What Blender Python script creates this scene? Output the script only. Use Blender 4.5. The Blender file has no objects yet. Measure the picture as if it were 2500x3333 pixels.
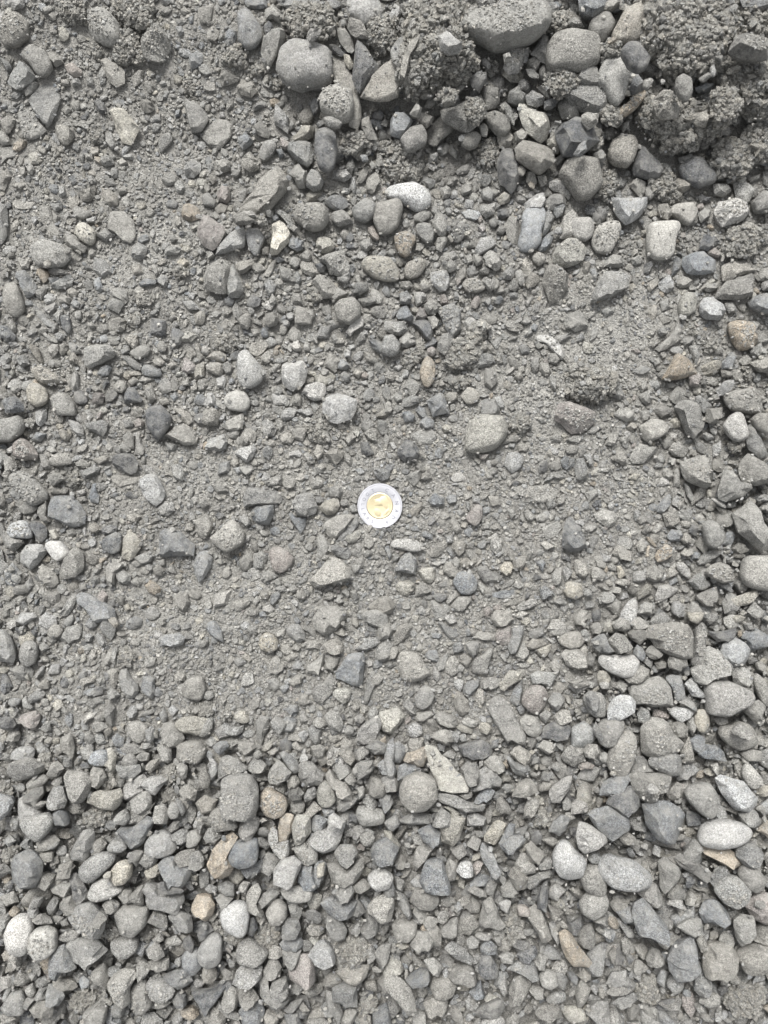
import bpy, math, random
import numpy as np

# ---------------------------------------------------------------- camera, world, sun, exposure
SC = bpy.context.scene
HCAM = 0.52                    # camera height above the ground, metres
MM = 0.028 / 148.0             # metres per photo pixel at ground level (the coin is 28 mm across)
FW, FH = 2500 * MM, 3333 * MM
cam = bpy.data.cameras.new('camera')
cam.sensor_fit = 'VERTICAL'
cam.sensor_height = 9.8
cam.lens = 9.8 * HCAM / FH
cam.clip_start, cam.clip_end = 0.01, 50
cam.dof.use_dof = True
cam.dof.focus_distance = HCAM - 0.006
cam.dof.aperture_fstop = 1.9
camo = bpy.data.objects.new('camera', cam)
SC.collection.objects.link(camo)
camo.location = (0, 0, HCAM)
SC.camera = camo

SUN_EL, SUN_AZ = 54, 104        # degrees; azimuth from +x, so the light comes from the top of the picture
wd = bpy.data.worlds.new('World'); SC.world = wd; wd.use_nodes = True
nt = wd.node_tree; nt.nodes.clear()
sky = nt.nodes.new('ShaderNodeTexSky'); sky.sky_type = 'NISHITA'; sky.sun_disc = False
sky.sun_elevation = math.radians(SUN_EL); sky.sun_rotation = math.radians(90 - SUN_AZ)
sky.dust_density = 4.0; sky.air_density = 1.0
hsv = nt.nodes.new('ShaderNodeHueSaturation'); hsv.inputs['Saturation'].default_value = 0.12
bg = nt.nodes.new('ShaderNodeBackground'); bg.inputs['Strength'].default_value = 0.08
wo = nt.nodes.new('ShaderNodeOutputWorld')
nt.links.new(sky.outputs[0], hsv.inputs['Color']); nt.links.new(hsv.outputs[0], bg.inputs[0]); nt.links.new(bg.outputs[0], wo.inputs[0])
sl = bpy.data.lights.new('sun', 'SUN'); sl.energy = 1.5; sl.angle = math.radians(18); sl.color = (1, 0.98, 0.95)
so = bpy.data.objects.new('sun', sl); SC.collection.objects.link(so)
so.rotation_euler = (math.radians(90 - SUN_EL), 0, math.radians(SUN_AZ + 90))
so.location = (0, 1, 2)
SC.view_settings.view_transform = 'Standard'; SC.view_settings.look = 'None'
SC.view_settings.gamma = 1; SC.view_settings.use_curve_mapping = False
SC.view_settings.exposure = 1.8

rng = np.random.default_rng(7)
DATA = """rw 45 99 -37,-24 -15,-54 23,-54 49,-24 45,25 8,55 -30,52 -45,22#dirt coated round lump at the left end of the top edge
al 50 15 -31,-15 33,-15 29,8 -5,19 -27,4
rl 1 71 -12,-41 14,-33 10,34 -12,38
cw 240 44 -37,-36 24,-44 43,-6 35,35 5,43 -25,24 -44,-14#leftmost crumbly dirt clod along the top edge
rw 336 80 -46,-57 -20,-65 14,-50 56,3 52,56 29,67 -35,48 -53,-5#rough buff stone between two crumbly clods near the top left corner
cw 442 52 -65,-52 52,-52 59,-7 48,42 10,53 -35,31 -65,-14#bigger crumbly dirt clod at the top edge above a smaller clod, upper left
cg 413 156 -21,-47 9,-54 35,-35 39,2 24,32 -2,63 -36,40 -44,2#crumbly greyish clod just below a bigger clod, upper left
rw 504 145 -48,-21 -22,-47 23,-51 54,-24 50,13 16,62 -22,51 -48,13#buff wide topped stone right of a small crumbly clod, upper left
cw 465 189 -17,-16 13,-27 29,-4 6,22 -32,26
aw 369 235 -45,-39 -22,-47 19,-28 38,-1 38,36 12,51 -11,32 -30,-1#buff grey angular stone above the yellowish white stone at upper left
aw 450 251 -24,5 6,-29 21,-21 10,13 -13,32
ry 206 111 -18,-9 -6,-24 13,-21 20,10 5,25 -14,17
aw 73 249 -43,-8 2,-49 25,-34 44,0 32,22 -16,45 -47,22#buff grey angular stone to the upper left of the two overlapping slabs at upper left
rw 119 199 -51,-41 -6,-52 35,-29 54,20 32,50 5,50 -21,12 -47,-11#brownish rounded stone leaning behind an angular one, upper left corner
aw 177 193 -26,-23 11,-20 30,10 4,26 -19,7
rp 239 229 -32,-18 -2,-26 28,-3 25,20 2,23 -20,5
rw 213 269 -17,-9 13,-9 13,10 -10,10
rl 248 268 -18,-8 12,-12 16,7 -11,15
sg 103 397 -1,-65 14,-24 36,10 51,29 29,51 -20,55 -35,21 -46,-24 -28,-50#lower of two overlapping flat grey slabs beside the dirt lumps, upper left
sg 149 321 -17,-61 -6,-61 39,-31 51,3 13,90 -32,52 -51,11#upper of two overlapping flat grey slabs, pointed lower end, upper left
rw 100 289 -21,5 13,-25 24,-18 2,16 -17,24
ay 408 405 -50,-40 -31,-55 -5,-55 18,-24 48,9 44,24 18,66 -12,55 -31,17#yellowish white angular stone alone on fine dirt in the upper left
ad 329 347 -24,-15 -1,-27 14,0 18,22 -5,22
sb 387 334 -22,-6 16,-10 20,9 -14,9
ag 359 460 -16,-23 3,-34 22,22 6,30 -16,3
rw 212 440 -31,-26 3,-33 29,-11 22,20 -1,35 -24,12
cw 313 441 -23,-19 3,-30 26,-15 19,19 -8,34 -19,11
aw 346 524 -18,-15 16,-19 27,11 -3,18 -22,3
al 408 489 -5,-7 10,-22 18,-11 -5,23 -16,16
sw 33 505 -33,-23 24,-27 35,-4 20,7 -10,11 -33,34
rw 96 543 -17,-19 -2,-31 17,11 9,26 -6,15
aw 288 510 -17,-16 13,-5 13,10 -9,10
ab 238 586 -16,-6 3,-17 14,5 -1,17
rw 288 628 -32,-6 2,-14 21,-25 25,-6 6,28 -24,24
aw 357 640 -29,-30 1,-26 27,0 27,31 1,31 -25,-3
aw 65 605 -16,-2 7,-17 18,-2 3,13 -12,9
ag 373 562 -11,-16 8,-20 11,14 -8,22
ag 359 595 -20,-4 10,-15 18,8 -9,12
ab 586 99 -17,-12 5,-16 13,6 -2,22
rw 293 402 -18,-6 8,-10 16,1 -7,16
rw 468 392 -16,-15 10,-4 14,11 -8,7
ag 26 217 -26,-25 12,-10 15,9 0,24
cw 317 166 -23,-19 -1,-27 15,-8 15,19 -4,34
ag 298 588 -19,-15 7,-15 15,7 -4,22
cw 615 284 -24,-17 7,-28 18,-1 10,29 -12,17
ag 397 622 -16,-4 10,-19 17,3 -9,18
ag -2 739 -28,-83 21,-72 25,33 10,56 -28,64#long grey angular stone above the long oval stone at the left edge
sw 79 667 -41,-15 49,-8 26,11 -34,11
sw 160 728 -28,-61 2,-61 17,-8 36,33 32,52 -9,48 -17,14 -32,-16#long thin buff slab pointing down on dusty ground, left side
ag 187 673 -25,-14 16,-14 16,9 -6,17
rw 263 693 -29,-11 -14,-22 12,-11 38,4 12,23 -18,15
al 297 717 -18,-1 16,-16 12,7 -11,10
aw 317 723 -16,4 11,-15 15,1 -8,8
ag 351 694 -8,-23 3,-19 11,22 -4,22
ry 277 760 -28,-18 -17,-36 6,-33 36,-6 32,28 17,39 -13,24 -28,5#smooth cream oval pebble alone on the dusty bare patch, upper left
aw 244 791 -33,-34 -3,-26 12,-3 39,12 31,34 -10,19 -33,-3
sw 401 745 -39,-48 13,-55 32,-25 40,27 25,46 -2,35 -24,12 -47,5#dust covered buff slab half sunk in fine dirt, upper left
rw 160 827 -62,-24 -17,-47 43,-32 77,6 43,43 -32,43 -55,13#large buff grey rounded stone to the lower left of the lone cream oval pebble
rg 185 854 -19,-10 3,-17 18,1 7,16 -12,9
rw 151 861 -12,-6 7,-17 15,-2 3,13 -12,9
al 116 716 -14,-8 5,-15 12,4 -3,19
rw 37 831 -14,-6 8,-13 12,6 -7,13
rw 91 849 -16,-5 7,-12 14,3 -4,14
rg 35 861 -16,-6 3,-17 18,-2 6,13 -12,9
rw 17 891 -17,2 6,-21 21,-9 6,10 -13,17
aw 183 710 -10,-20 13,-5 5,17 -10,10
ab 82 923 -33,-19 -25,-37 1,-41 16,-19 39,19 31,34 1,45 -7,23 -18,-7#pale blue grey angular wedge beside the long oval stone at the left edge
rw 44 976 -33,-15 -25,-53 1,-64 20,-38 35,11 35,38 9,60 -14,49 -29,15#long oval grey stone lying at the left edge below the blue grey wedge
ao 141 897 -20,-19 -2,-27 21,-11 13,19 2,26 -13,11#small orange tan stone beside the blue grey wedge at the left
rg 184 884 -30,-10 -11,-17 35,-2 35,13 -3,13 -26,5
ab 184 914 -30,-10 4,-13 23,-2 19,13 -18,13
aw 202 923 -32,0 17,-30 39,-15 32,11 -14,19 -40,11
ag 138 949 -25,1 5,-18 20,-26 16,-3 -2,27 -17,19
sg 142 1030 -37,-39 -29,-43 -6,-16 16,10 39,25 31,36 9,29 -21,-1
rl 168 1001 -29,5 -2,-14 20,-18 24,-2 5,16 -21,13
aw 191 1029 -18,-4 5,-23 16,-15 5,26 -10,15
rd 217 1053 -21,-24 -2,-32 13,-17 17,21 5,36 -14,17#small dark charcoal upright pebble in the gravel on the left
rg 289 925 -14,-9 -3,-21 12,-9 12,17 -6,21
rb 321 928 -16,-20 3,-27 18,10 7,25 -12,14
aw 234 953 -19,-7 0,-19 22,0 11,15 -12,8
aw 209 977 -21,-1 -2,-20 21,-5 17,14 -13,14
al 245 991 -15,0 -4,-19 15,-4 11,11 -8,11
rl 213 995 -13,-4 2,-12 13,4 -2,11
rw 255 1027 -10,-13 9,-17 12,9 -3,17 -10,5
aw 288 1024 -13,-7 6,-10 13,5 -5,12
ag 316 1028 -7,-7 4,-18 8,4 -3,20
ab 320 998 -11,-11 4,-7 12,8 -4,8
ad 24 1088 -24,-29 -1,-29 29,5 25,20 -1,27 -24,8
ag 38 1060 -19,-20 0,-24 15,6 11,25 -8,10
aw 164 1100 -28,-15 -17,-19 6,0 28,4 24,15 2,12 -13,4
rl 194 1097 -17,-8 2,-16 17,-1 9,15 -9,11
rl 173 1137 -15,-3 -3,-18 15,-18 19,5 0,24 -15,12
rw 206 1134 -10,-11 5,-26 16,-11 9,15 -6,23 -14,8
rg 74 1174 -21,-10 -2,-21 16,-13 24,13 1,24 -17,9
ad 108 1143 -14,-1 5,-16 13,6 -3,10
ay 40 1213 -10,-4 5,-15 9,4 -2,15
aw 240 1170 -21,-2 1,-25 20,2 12,17 -14,9
aw 154 1223 -56,-29 -18,-36 27,-6 65,17 34,28 -11,28 -41,2#triangular buff slab dusted with grit above the flat oval stone, left
ry 121 1285 -34,-15 -23,-38 3,-38 30,-19 37,15 22,34 -4,41 -27,22#flat oval greenish buff stone at the left edge of the photo
rd 41 1314 -37,-10 -18,-22 12,-22 34,-3 38,24 -26,31
rw 203 1314 -37,-14 -30,-29 8,-37 38,1 46,39 -22,39#buff grey rounded pebble right of the greenish oval stone at the left
aw 318 1160 -47,16 -43,-26 -17,-37 40,-37 66,-15 51,4 14,27 -24,38 -43,31#big buff stone with a ridge and flat end, lying sideways on the left
aw 431 1110 -28,-6 -9,-21 17,-17 21,5 10,28 -9,13#pale angular piece leaning on other stones right of the ridged stone
ag 409 1141 -21,-3 13,-14 17,1 -10,16
rw 461 1145 -43,4 -13,-18 21,-22 33,-3 21,12 -16,27
ag 431 1181 -43,-20 -17,-24 14,-5 32,13 25,25 -9,10
rb 491 1209 -31,0 -24,-22 -1,-22 36,0 36,16 6,19 -24,12
ab 342 1206 -26,11 -10,-15 12,-19 23,-8 12,15 -10,19
ag 389 1214 -24,3 7,-16 14,-1 3,14
aw 527 1126 -18,-3 -7,-18 8,-14 19,1 12,19 -11,16#small orange buff pebble at the right of the ridged stone on the left side
rl 384 1103 -11,1 4,-10 12,1 -3,9
aw 439 1216 -25,-3 13,-10 21,5 -10,9
aw 480 1236 -32,7 2,-11 29,-4 2,7
ap 614 1191 -23,15 -19,-27 -4,-27 23,-4 23,18 0,26
aw 570 1252 -16,18 -5,-35 10,-12 14,10 -5,22
rw 516 1179 -19,-7 4,-15 23,0 8,15 -15,8
aw 561 1190 -19,-3 8,-11 19,1 -7,12
rw 393 1260 -24,-2 -5,-24 18,-17 21,6 6,21 -16,14
ad 429 1295 -30,5 -15,-33 8,-37 38,5 31,16 -7,20 -26,20#dark grey angular cone shaped stone on the left side gravel
ap 320 1294 -19,-9 -11,-17 19,-13 23,-2 12,21 -22,21#brownish pink four sided flat stone on the left side gravel
rg 314 1267 -20,-5 -1,-12 18,3 2,14
rw 434 1242 -20,1 3,-17 22,-2 -5,16
ad 519 1082 -18,-1 1,-19 20,-4 8,14 -10,11
ad 576 1096 -18,8 -15,-30 4,-26 27,-7 12,27 -11,31
rg 561 1034 -15,2 4,-13 15,-2 -3,14
rl 571 1057 -13,-2 2,-13 13,2 -2,13
aw 293 1098 -10,14 -3,-17 12,-13 1,17
aw 298 1059 -12,0 0,-15 15,4 -4,11
ag 527 913 -22,-1 0,-20 19,-12 12,25 -11,10
sg 550 961 -23,-19 -8,-19 23,19 8,19
sw 590 944 -32,2 13,-13 24,-2 -6,13
rg 506 882 -12,-12 3,-19 10,11 -1,19
rl 452 719 -11,-11 4,-14 11,8 -4,16
rw 370 1085 -16,-4 7,-11 14,4 -5,11
cw 471 977 -34,-9 4,-24 30,-1 19,22 -19,14
cw 439 1043 -32,-7 13,-22 36,-11 6,23 -25,16
cw 584 881 -26,-18 19,-26 34,12 0,27 -26,5
aw 487 1284 -20,-22 7,-33 22,16 3,31 -12,8
rw 536 1308 -20,-8 10,-12 18,7 -9,15
aw 605 1246 -14,-6 9,-14 13,9 -10,12
rw 37 1392 -67,-20 8,-35 31,-43 46,-13 35,17 1,47 -52,47#buff grey rounded stone to the lower left of the greenish oval stone at the left
aw 96 1375 -21,-11 2,-18 21,-3 9,23 -13,12
ap 83 1468 -15,-44 4,-36 19,-17 41,13 34,32 11,28 -8,32 -45,13 -42,-25#pinkish buff angular block above the grit covered oblong stone, left edge
rw 32 1512 -21,-24 -2,-27 21,-8 25,18 -6,33 -17,10
rw 89 1587 -66,-38 -44,-57 -14,-57 16,-42 39,-16 69,18 69,41 39,60 13,63 -14,41 -44,3 -63,-19#oblong stone crusted with coarse grit, lying diagonally at the left edge
ag 317 1391 -46,-16 15,-27 37,-19 33,11 18,33 -16,18 -42,0
al 252 1396 -33,-32 4,-21 19,2 23,21 8,25 -18,2
aw 209 1417 -21,-15 -2,-23 21,4 10,22 -9,11
ag 183 1415 -17,-9 -2,-13 17,9 2,13
rw 198 1499 -40,-3 -17,-22 21,-26 39,1 36,12 -10,20 -32,16
al 248 1492 -18,4 1,-11 23,-11 8,8 -14,12
aw 267 1510 -26,-3 -3,-18 27,1 19,12 -18,9
aw 336 1494 -35,2 3,-13 26,-13 18,6 -12,17
ag 293 1537 -37,0 1,-18 35,-18 27,0 -7,16 -18,23
rd 513 1379 -38,-15 -31,-60 14,-60 45,-22 45,-4 29,30 7,53 -8,53 -27,23 -38,0#large dark grey stone with a central ridge, on the left side of the photo
rg 419 1380 -20,-12 3,-16 18,-1 10,14 -12,14
ap 454 1379 -17,-4 -2,-19 17,-4 13,12 -13,15
sw 422 1401 -15,-7 30,-7 0,8 -15,5
aw 591 1416 -56,1 -22,-29 12,-37 42,-14 42,31 12,35 -26,16#rough pale grey three sided stone right of the dark ridged stone, left side
aw 598 1353 -37,-27 5,-27 31,19 16,30 -14,4
al 453 1447 -5,-41 3,-38 18,15 14,34 -16,30 -12,0#narrow pale spike shaped stone pointing up, left side
aw 420 1436 -21,-12 -2,-34 17,-19 17,26 2,26 -13,11
rw 405 1457 -21,-2 -6,-21 9,-14 21,9 9,16 -13,13
rd 407 1506 -42,-14 -30,-29 0,-36 26,-25 41,-2 38,31 19,39 -11,28 -42,5#dark grey flat topped stone below the narrow pale spike, left
sw 406 1563 -48,-14 -29,-18 46,-10 50,1 35,12 -14,23 -37,8#pale fish shaped flat stone touching a white faceted stone, left
al 499 1593 -47,-25 -17,-48 13,-48 28,-22 40,12 32,39 10,54 -21,39 -43,-3#white faceted stone right of the fish shaped flat stone, left side
ab 308 1607 -18,6 -7,-32 5,-36 8,-2 16,6 12,32 -14,28
ab 216 1667 -46,-47 -35,-54 18,-54 48,-24 63,6 59,40 33,51 10,51 -35,25 -58,17 -58,-17#large pale blue grey stone with white veins, left side
aw 147 1674 -19,-24 11,-46 11,10 19,25 -4,29 -19,7
rl 67 1721 -44,9 -29,-18 1,-29 23,-25 38,5 38,31 -29,31#smooth pale half oval stone near the left edge, below the grit crusted oblong
rd 126 1726 -39,-23 -21,-30 10,-23 28,-4 28,22 10,41 -13,15
ag 41 1757 -41,-39 -3,-16 34,-1 38,10 4,40 -33,6
ag 108 1810 -44,-9 -25,-35 28,-39 50,-20 35,6 13,29 -10,48 -44,21#grey faceted stone at the left edge, second below the smooth pale half oval
rl 187 1791 -40,-20 -29,-31 9,-31 28,-12 43,10 32,25 1,37 -14,25 -33,-1#smooth pale grey block shaped pebble in the left stone cluster
aw 234 1836 -42,25 -23,-12 -4,-42 11,-57 30,-42 37,-20 37,18 15,40 -15,48 -42,44#curved grey stone like a thick crescent in the left stone cluster
aw 159 1879 -35,-25 -20,-44 14,-25 29,-3 33,20 14,35 -8,31 -27,9
aw 66 1919 -28,3 -6,-20 24,-12 24,10 -13,18
ry 178 1741 -20,-15 3,-19 18,7 10,19 -12,7
aw 308 1718 -18,-7 1,-19 24,8 -7,19
ad 357 1725 -29,1 1,-18 27,-7 20,8 -18,16
rb 368 1767 -44,0 -21,-22 9,-37 28,-30 31,-4 24,27 1,38 -29,27#blue grey triangular rounded stone left of the cream oval, lower left of coin
ay 426 1779 -30,11 -23,-23 -4,-49 11,-42 34,-16 30,7 11,33 -4,45 -27,33#cream yellowish oval stone with rough edges beside the blue grey triangular one
aw 435 1684 -21,-7 6,-15 25,-3 6,19 -17,8
sg 476 1694 -13,17 -1,-21 6,-13 6,17
ab 567 1773 -51,2 -47,-40 -25,-51 21,-43 43,-17 66,-2 66,39 13,39 -40,43 -51,28#flat squarish pale grey stone with worn edges, left of centre
aw 473 1817 -36,-1 2,-20 32,-8 17,11 -13,18
aw 370 1860 -27,5 -23,-21 -1,-44 44,-29 22,-6 7,9 3,43 -23,39
rw 403 1880 -26,-15 -4,-30 23,-7 23,12 4,23 -19,15
rw 442 1895 -20,-3 3,-19 21,0 10,15 -13,8
rw 518 1859 -21,-9 2,-20 21,-1 9,17 -13,14
aw 561 1854 -22,0 0,-19 12,4 12,15
ab 305 1971 -56,-34 -34,-42 -4,-34 27,-15 64,11 72,49 11,56 -26,11 -53,-4#long grey stone with a smaller pinkish one on its end, lower left
ap 334 1949 -21,7 1,-31 16,-12 9,14 -6,22
aw 225 1968 -37,37 -6,-16 24,-39 24,-16 -6,37
rw 192 1974 -19,0 4,-18 19,0 -4,19
rw 270 1912 -14,-5 9,-13 13,6 -6,13
rl 235 1608 -9,-7 6,-7 10,5 -5,9
rl 266 1602 -21,-4 9,-12 13,3 -2,15
rg 269 1625 -20,-5 10,-12 17,7 -5,10
aw 138 1940 -25,-3 13,-7 24,1 -10,8
aw 595 1961 -30,-24 15,-32 23,-2 8,36 -15,21
rw 549 1949 -14,-12 9,-12 12,14 -7,10
rg 514 1928 -13,-10 10,-10 13,9 -9,13
rw 464 1966 -19,-7 3,-10 22,1 -4,16
ry 414 1976 -11,-5 4,-13 12,6 -3,14
aw 395 1956 -11,-19 12,-12 8,18 -11,11
rw 617 1716 -14,-5 1,-17 16,-5 12,14 -14,14
aw 581 1534 -27,-23 7,-27 22,-4 14,34 -16,19
rl 615 1648 -5,-13 10,-5 3,10 -8,6
ag 557 1454 -22,-15 1,-11 23,-7 8,16 -11,16
rw 322 1844 -9,-5 10,-13 10,10 -9,10
sg 265 1881 -20,-5 6,-12 21,7 -9,11
rw 231 1731 -16,-5 10,-13 18,10 -12,10
ag 146 1505 -18,-28 5,-24 20,17 5,25 -10,10
aw 179 1559 -21,-14 17,-22 32,1 -6,24 -21,9
cw 243 1562 -17,-17 6,-21 21,6 6,21 -17,13
rg 526 1831 -14,-7 9,-11 13,8 -10,12
rw 258 1776 -13,-9 6,-13 9,6 -2,14
al 86 2015 -41,9 -18,-22 27,-22 35,-6 4,16 -7,24
ag 21 2110 -44,-64 -6,-64 13,-34 24,-4 32,27 24,49 -6,45 -36,42#long grey stone cut off by the left edge, lower half
rg 93 2126 -25,-20 -14,-38 9,-42 28,-27 31,-1 20,33 1,45 -21,37 -29,14#oval grey stone beside the long stone at the left edge, lower half
rw 180 2057 -26,-3 -7,-26 16,-22 27,-3 16,16 -7,23 -22,16
aw 144 2105 -16,1 -8,-14 7,-10 18,5 -1,17
rg 289 2075 -14,-6 1,-14 16,-6 9,13 -10,13
rg 330 2083 -21,-14 -10,-25 9,-14 20,12 9,23 -6,16
aw 350 2041 -26,-21 -3,-40 19,-25 27,5 12,43 -3,32 -22,5
rw 370 2025 -23,-16 7,-16 18,6 7,21 -8,6
rw 527 2023 -22,1 -3,-14 15,-11 15,8 -3,16
ab 560 2083 -48,-3 -25,-18 24,-25 47,-7 35,16 -2,23 -33,16#flat blue grey leaf shaped stone in the left part of the lower half
rw 442 2088 -20,0 3,-19 21,-4 10,15 -13,11
aw 304 2131 -10,6 -6,-21 9,-13 12,6 -3,21
aw 372 2137 -14,0 5,-34 12,-19 5,30 -7,22
cw 413 2145 -29,-1 -14,-27 16,-27 32,-8 20,14 -6,29 -21,22
rw 488 2155 -17,-3 2,-18 21,-15 17,8 -6,19 -17,12
aw 369 2204 -19,-22 0,-30 15,-22 12,23 4,42 -11,8
rg 416 2225 -35,-28 -20,-47 -2,-51 10,-21 32,2 36,25 21,47 -2,47 -17,25 -28,2#grey foot shaped stone, left of a smaller grey block, lower left
ab 485 2233 -25,2 -18,-29 1,-36 20,-25 20,17 12,43 -10,32#upright blue grey block right of the grey foot shaped stone, lower left
rw 366 2261 -19,-11 -1,-23 26,0 7,19 -12,15
aw 451 2268 -14,-3 1,-15 16,0 5,12 -10,8
rw 628 2240 -40,2 -25,-24 -3,-39 31,-39 43,2 28,40 -3,36 -29,25#buff grey rounded pebble right of the grey foot shaped stone
aw 586 2203 -21,-6 -2,-17 17,-6 17,13 -10,17
aw 286 2216 -26,-4 -7,-12 23,-8 23,4 -15,19
rw 328 2217 -15,-5 4,-13 15,-1 7,10 -12,10
ab 301 2254 -30,3 0,-16 23,-8 15,7 -7,14
ag 206 2251 -21,-13 5,-5 20,10 -3,6
al 199 2270 -18,-9 4,-5 23,2 4,10 -14,2
aw 143 2228 -15,-1 0,-16 15,-12 15,14 -15,14
rw 90 2291 -18,-15 -3,-30 8,4 23,11 8,19 -15,11
ag 112 2270 -33,10 1,-20 20,-28 35,-13 24,6 -14,25 -29,17
rw 144 2287 -12,-7 -1,-15 14,-11 14,8 -1,15 -12,8
ay 89 2203 -10,-2 1,-17 9,13 -2,9
aw 146 2146 -18,-9 -3,-9 12,-2 12,9 -3,9
rg 170 2137 -12,-4 3,-8 15,0 3,7 -12,7
ag 208 2308 -16,-17 -5,-17 18,9 14,21 -12,2
rl 430 2319 -19,2 -8,-17 11,-24 18,-2 7,17 -8,21
aw 479 2321 -27,12 -12,-4 18,-15 26,-4 -4,12
rg 501 2291 -11,-4 4,-11 11,4 -4,11
rg 7 2314 -18,-15 8,-19 19,-4 8,19 -18,19
ad 23 2353 -34,-13 0,-20 22,-13 30,6 7,25 -23,17
ap 100 2343 -40,-3 -28,-18 13,-29 32,-18 28,12 9,35 -17,23#pinkish triangular stone with rounded corners, left side of lower gravel
aw 153 2366 -21,4 -6,-18 13,-18 13,12 1,19
rw 44 2395 -25,13 -14,-17 9,-29 24,-10 16,17 -10,28
aw 324 2336 -19,0 0,-11 15,-15 15,8 -11,15
rw 446 2382 -35,-12 -20,-34 6,-34 36,-16 32,18 14,37 -9,30 -24,11
ay 617 2362 -52,-3 -29,-26 8,-29 54,-22 61,8 23,31 -22,27 -41,16#flat squarish pale stone leaning on a rounded one, lower left middle
rw 560 2393 -40,-15 -25,-42 1,-45 35,-11 43,11 20,37 -2,45 -33,22#buff block shaped stone under a flat pale slab, lower left
ay 499 2387 -24,6 -5,-9 13,-13 17,17
rw 472 2407 -12,1 -1,-14 10,1 3,12
aw 222 2432 -26,6 -19,-32 8,-43 15,-17 19,21 12,40 -11,21#rough tan upright stone in the left part of the bottom gravel
rw 291 2402 -16,-17 3,-24 18,-2 18,13 -5,21 -16,6
aw 327 2366 -26,-11 -11,-22 20,-11 27,4 5,16 -14,23
rw 352 2382 -13,-4 6,-16 13,0 -5,18
ab 383 2413 -18,-13 -2,-28 20,-9 16,17 -2,25 -14,6
ag 436 2439 -44,10 -37,-16 9,-20 54,3 35,7 -14,18#grey strip shaped stone lying across in the lower left gravel
ag 478 2428 -15,-9 16,-9 16,6 -15,10
aw 536 2452 -24,-14 -1,-37 22,-14 22,24 -1,31 -16,9
rw 620 2447 -40,-24 -10,-32 28,-32 51,-1 28,36 -17,29 -40,21#buff grey rounded pebble between the big gritty topped boulder and the grey foot shaped stone
rl 73 2454 -39,-1 -20,-20 17,-27 40,-20 40,7 17,25 -20,22 -35,14#pale lumpy stone resting on a wide grey stone at the left edge
ag 75 2505 -52,8 -45,-18 -7,-33 30,-37 61,-14 61,8 15,31 -22,35 -45,23#wide grey stone under the pale lumpy one at the left edge
rg 140 2442 -19,-12 -4,-23 22,4 18,11 -1,15 -16,4
rw 159 2411 -12,1 -1,-14 14,-7 7,12 -8,8
cw 150 2479 -29,-7 -7,-22 16,-22 23,4 8,31 -11,16
aw 176 2508 -25,13 -6,-25 9,-29 31,-6 12,20 -18,28
rw 120 2547 -33,4 -7,-19 23,-26 38,-11 16,12 -7,19 -30,19
ag 187 2545 -21,6 -6,-13 13,-17 16,6 -2,17
ag 251 2556 -40,-28 -32,-50 -10,-43 32,-39 47,-16 39,18 20,48 -2,55 -25,40 -32,10#large dark grey angular stone with a narrow lower end, lower left gravel
rb 322 2467 -36,1 -21,-18 2,-25 25,-21 36,1 25,24 -6,24 -28,16#smooth blue grey oval pebble leaning on a pale flat stone, lower left gravel
ay 361 2473 -14,-35 4,-39 20,-12 12,33 1,40 -22,18 -3,-5
rg 422 2476 -26,7 -15,-15 4,-23 26,0 19,15 -8,19
rw 416 2511 -39,-20 -9,-16 36,-20 40,2 13,25 -9,25 -32,6
rw 468 2462 -23,-1 -1,-16 18,-9 14,14 -8,14
aw 494 2491 -19,0 -4,-15 26,-23 18,0 0,22 -19,15
aw 315 2531 -14,-33 17,-25 32,-3 1,35 -14,28 -21,-3
cd 358 2545 -26,6 -11,-24 11,-28 26,-5 11,21 -11,29
aw 390 2549 -25,13 -2,-13 17,-13 9,13
al 436 2563 -37,3 -29,-12 9,-35 31,-42 39,-27 24,3 31,11 1,33 -29,41 -37,26#pale grey angular stone in the lower left gravel next to a leaf shaped pale one
al 500 2551 -48,4 -25,-15 5,-23 27,-26 42,-11 20,15 5,34 -25,23#leaf shaped pale grey stone with pointed right end, lower left gravel
ay 345 2601 -59,10 -51,-20 -21,-27 17,-27 47,-35 54,-12 43,22 24,37 -13,33 -44,22#big cream stone with a jagged upper rim, lower left gravel
ag 187 2602 -29,-6 -14,-36 20,-40 32,2 24,24 -6,32 -25,24
aw 116 2596 -33,-7 -11,-26 23,-34 27,-15 12,15 23,38 -11,23 -29,8
rl 95 2636 -31,-32 -12,-47 -5,-25 33,-2 41,17 26,43 -20,43 -31,5#pale grey rounded pebble to the lower left of the dark angular stone at lower left
ab 13 2620 -36,-31 2,-31 25,-24 32,-9 2,37 -28,59#smooth blue grey slab corner poking in at the left edge
ag 460 2610 -38,-2 -8,-29 22,-36 34,-14 30,16 -8,39 -31,24#grey rounded slab below the leaf shaped pale stone, lower left gravel
ag 463 2645 -34,-11 -11,4 27,-22 42,-34 27,-4 -11,34 -41,34
rw 522 2653 -25,4 -17,-27 13,-34 28,4 20,26 -17,26
rw 566 2638 -20,3 -12,-23 7,-27 22,-4 14,22 -8,26
rw 609 2580 -25,-6 -14,-21 9,-29 31,-6 24,24 -6,24 -21,12
cw 555 2520 -28,1 -13,-25 18,-29 25,1 10,23 -13,31
rg 593 2507 -17,-16 2,-28 17,-9 14,21 2,29 -17,3
ag 589 2629 -16,-18 -1,-21 14,12 2,28
cw 552 2586 -32,-12 6,-31 28,-1 13,25 -17,18
rg 420 2629 -9,-10 2,-25 9,-3 6,20 -6,20
ab 197 2660 -24,-11 -1,-26 14,-11 29,19 -16,27
rw 247 2636 -21,-10 17,-13 20,5 2,13 -17,5
cw 323 2653 -44,-4 -22,-23 31,-15 46,-12 24,26 -37,26#small crumbly elongated dirt clod to the lower left of the jagged cream stone
rw 399 2660 -30,12 -7,-19 8,-26 23,4 8,27
cg 24 2574 -24,-12 6,-23 21,0 14,18 -16,15
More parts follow.
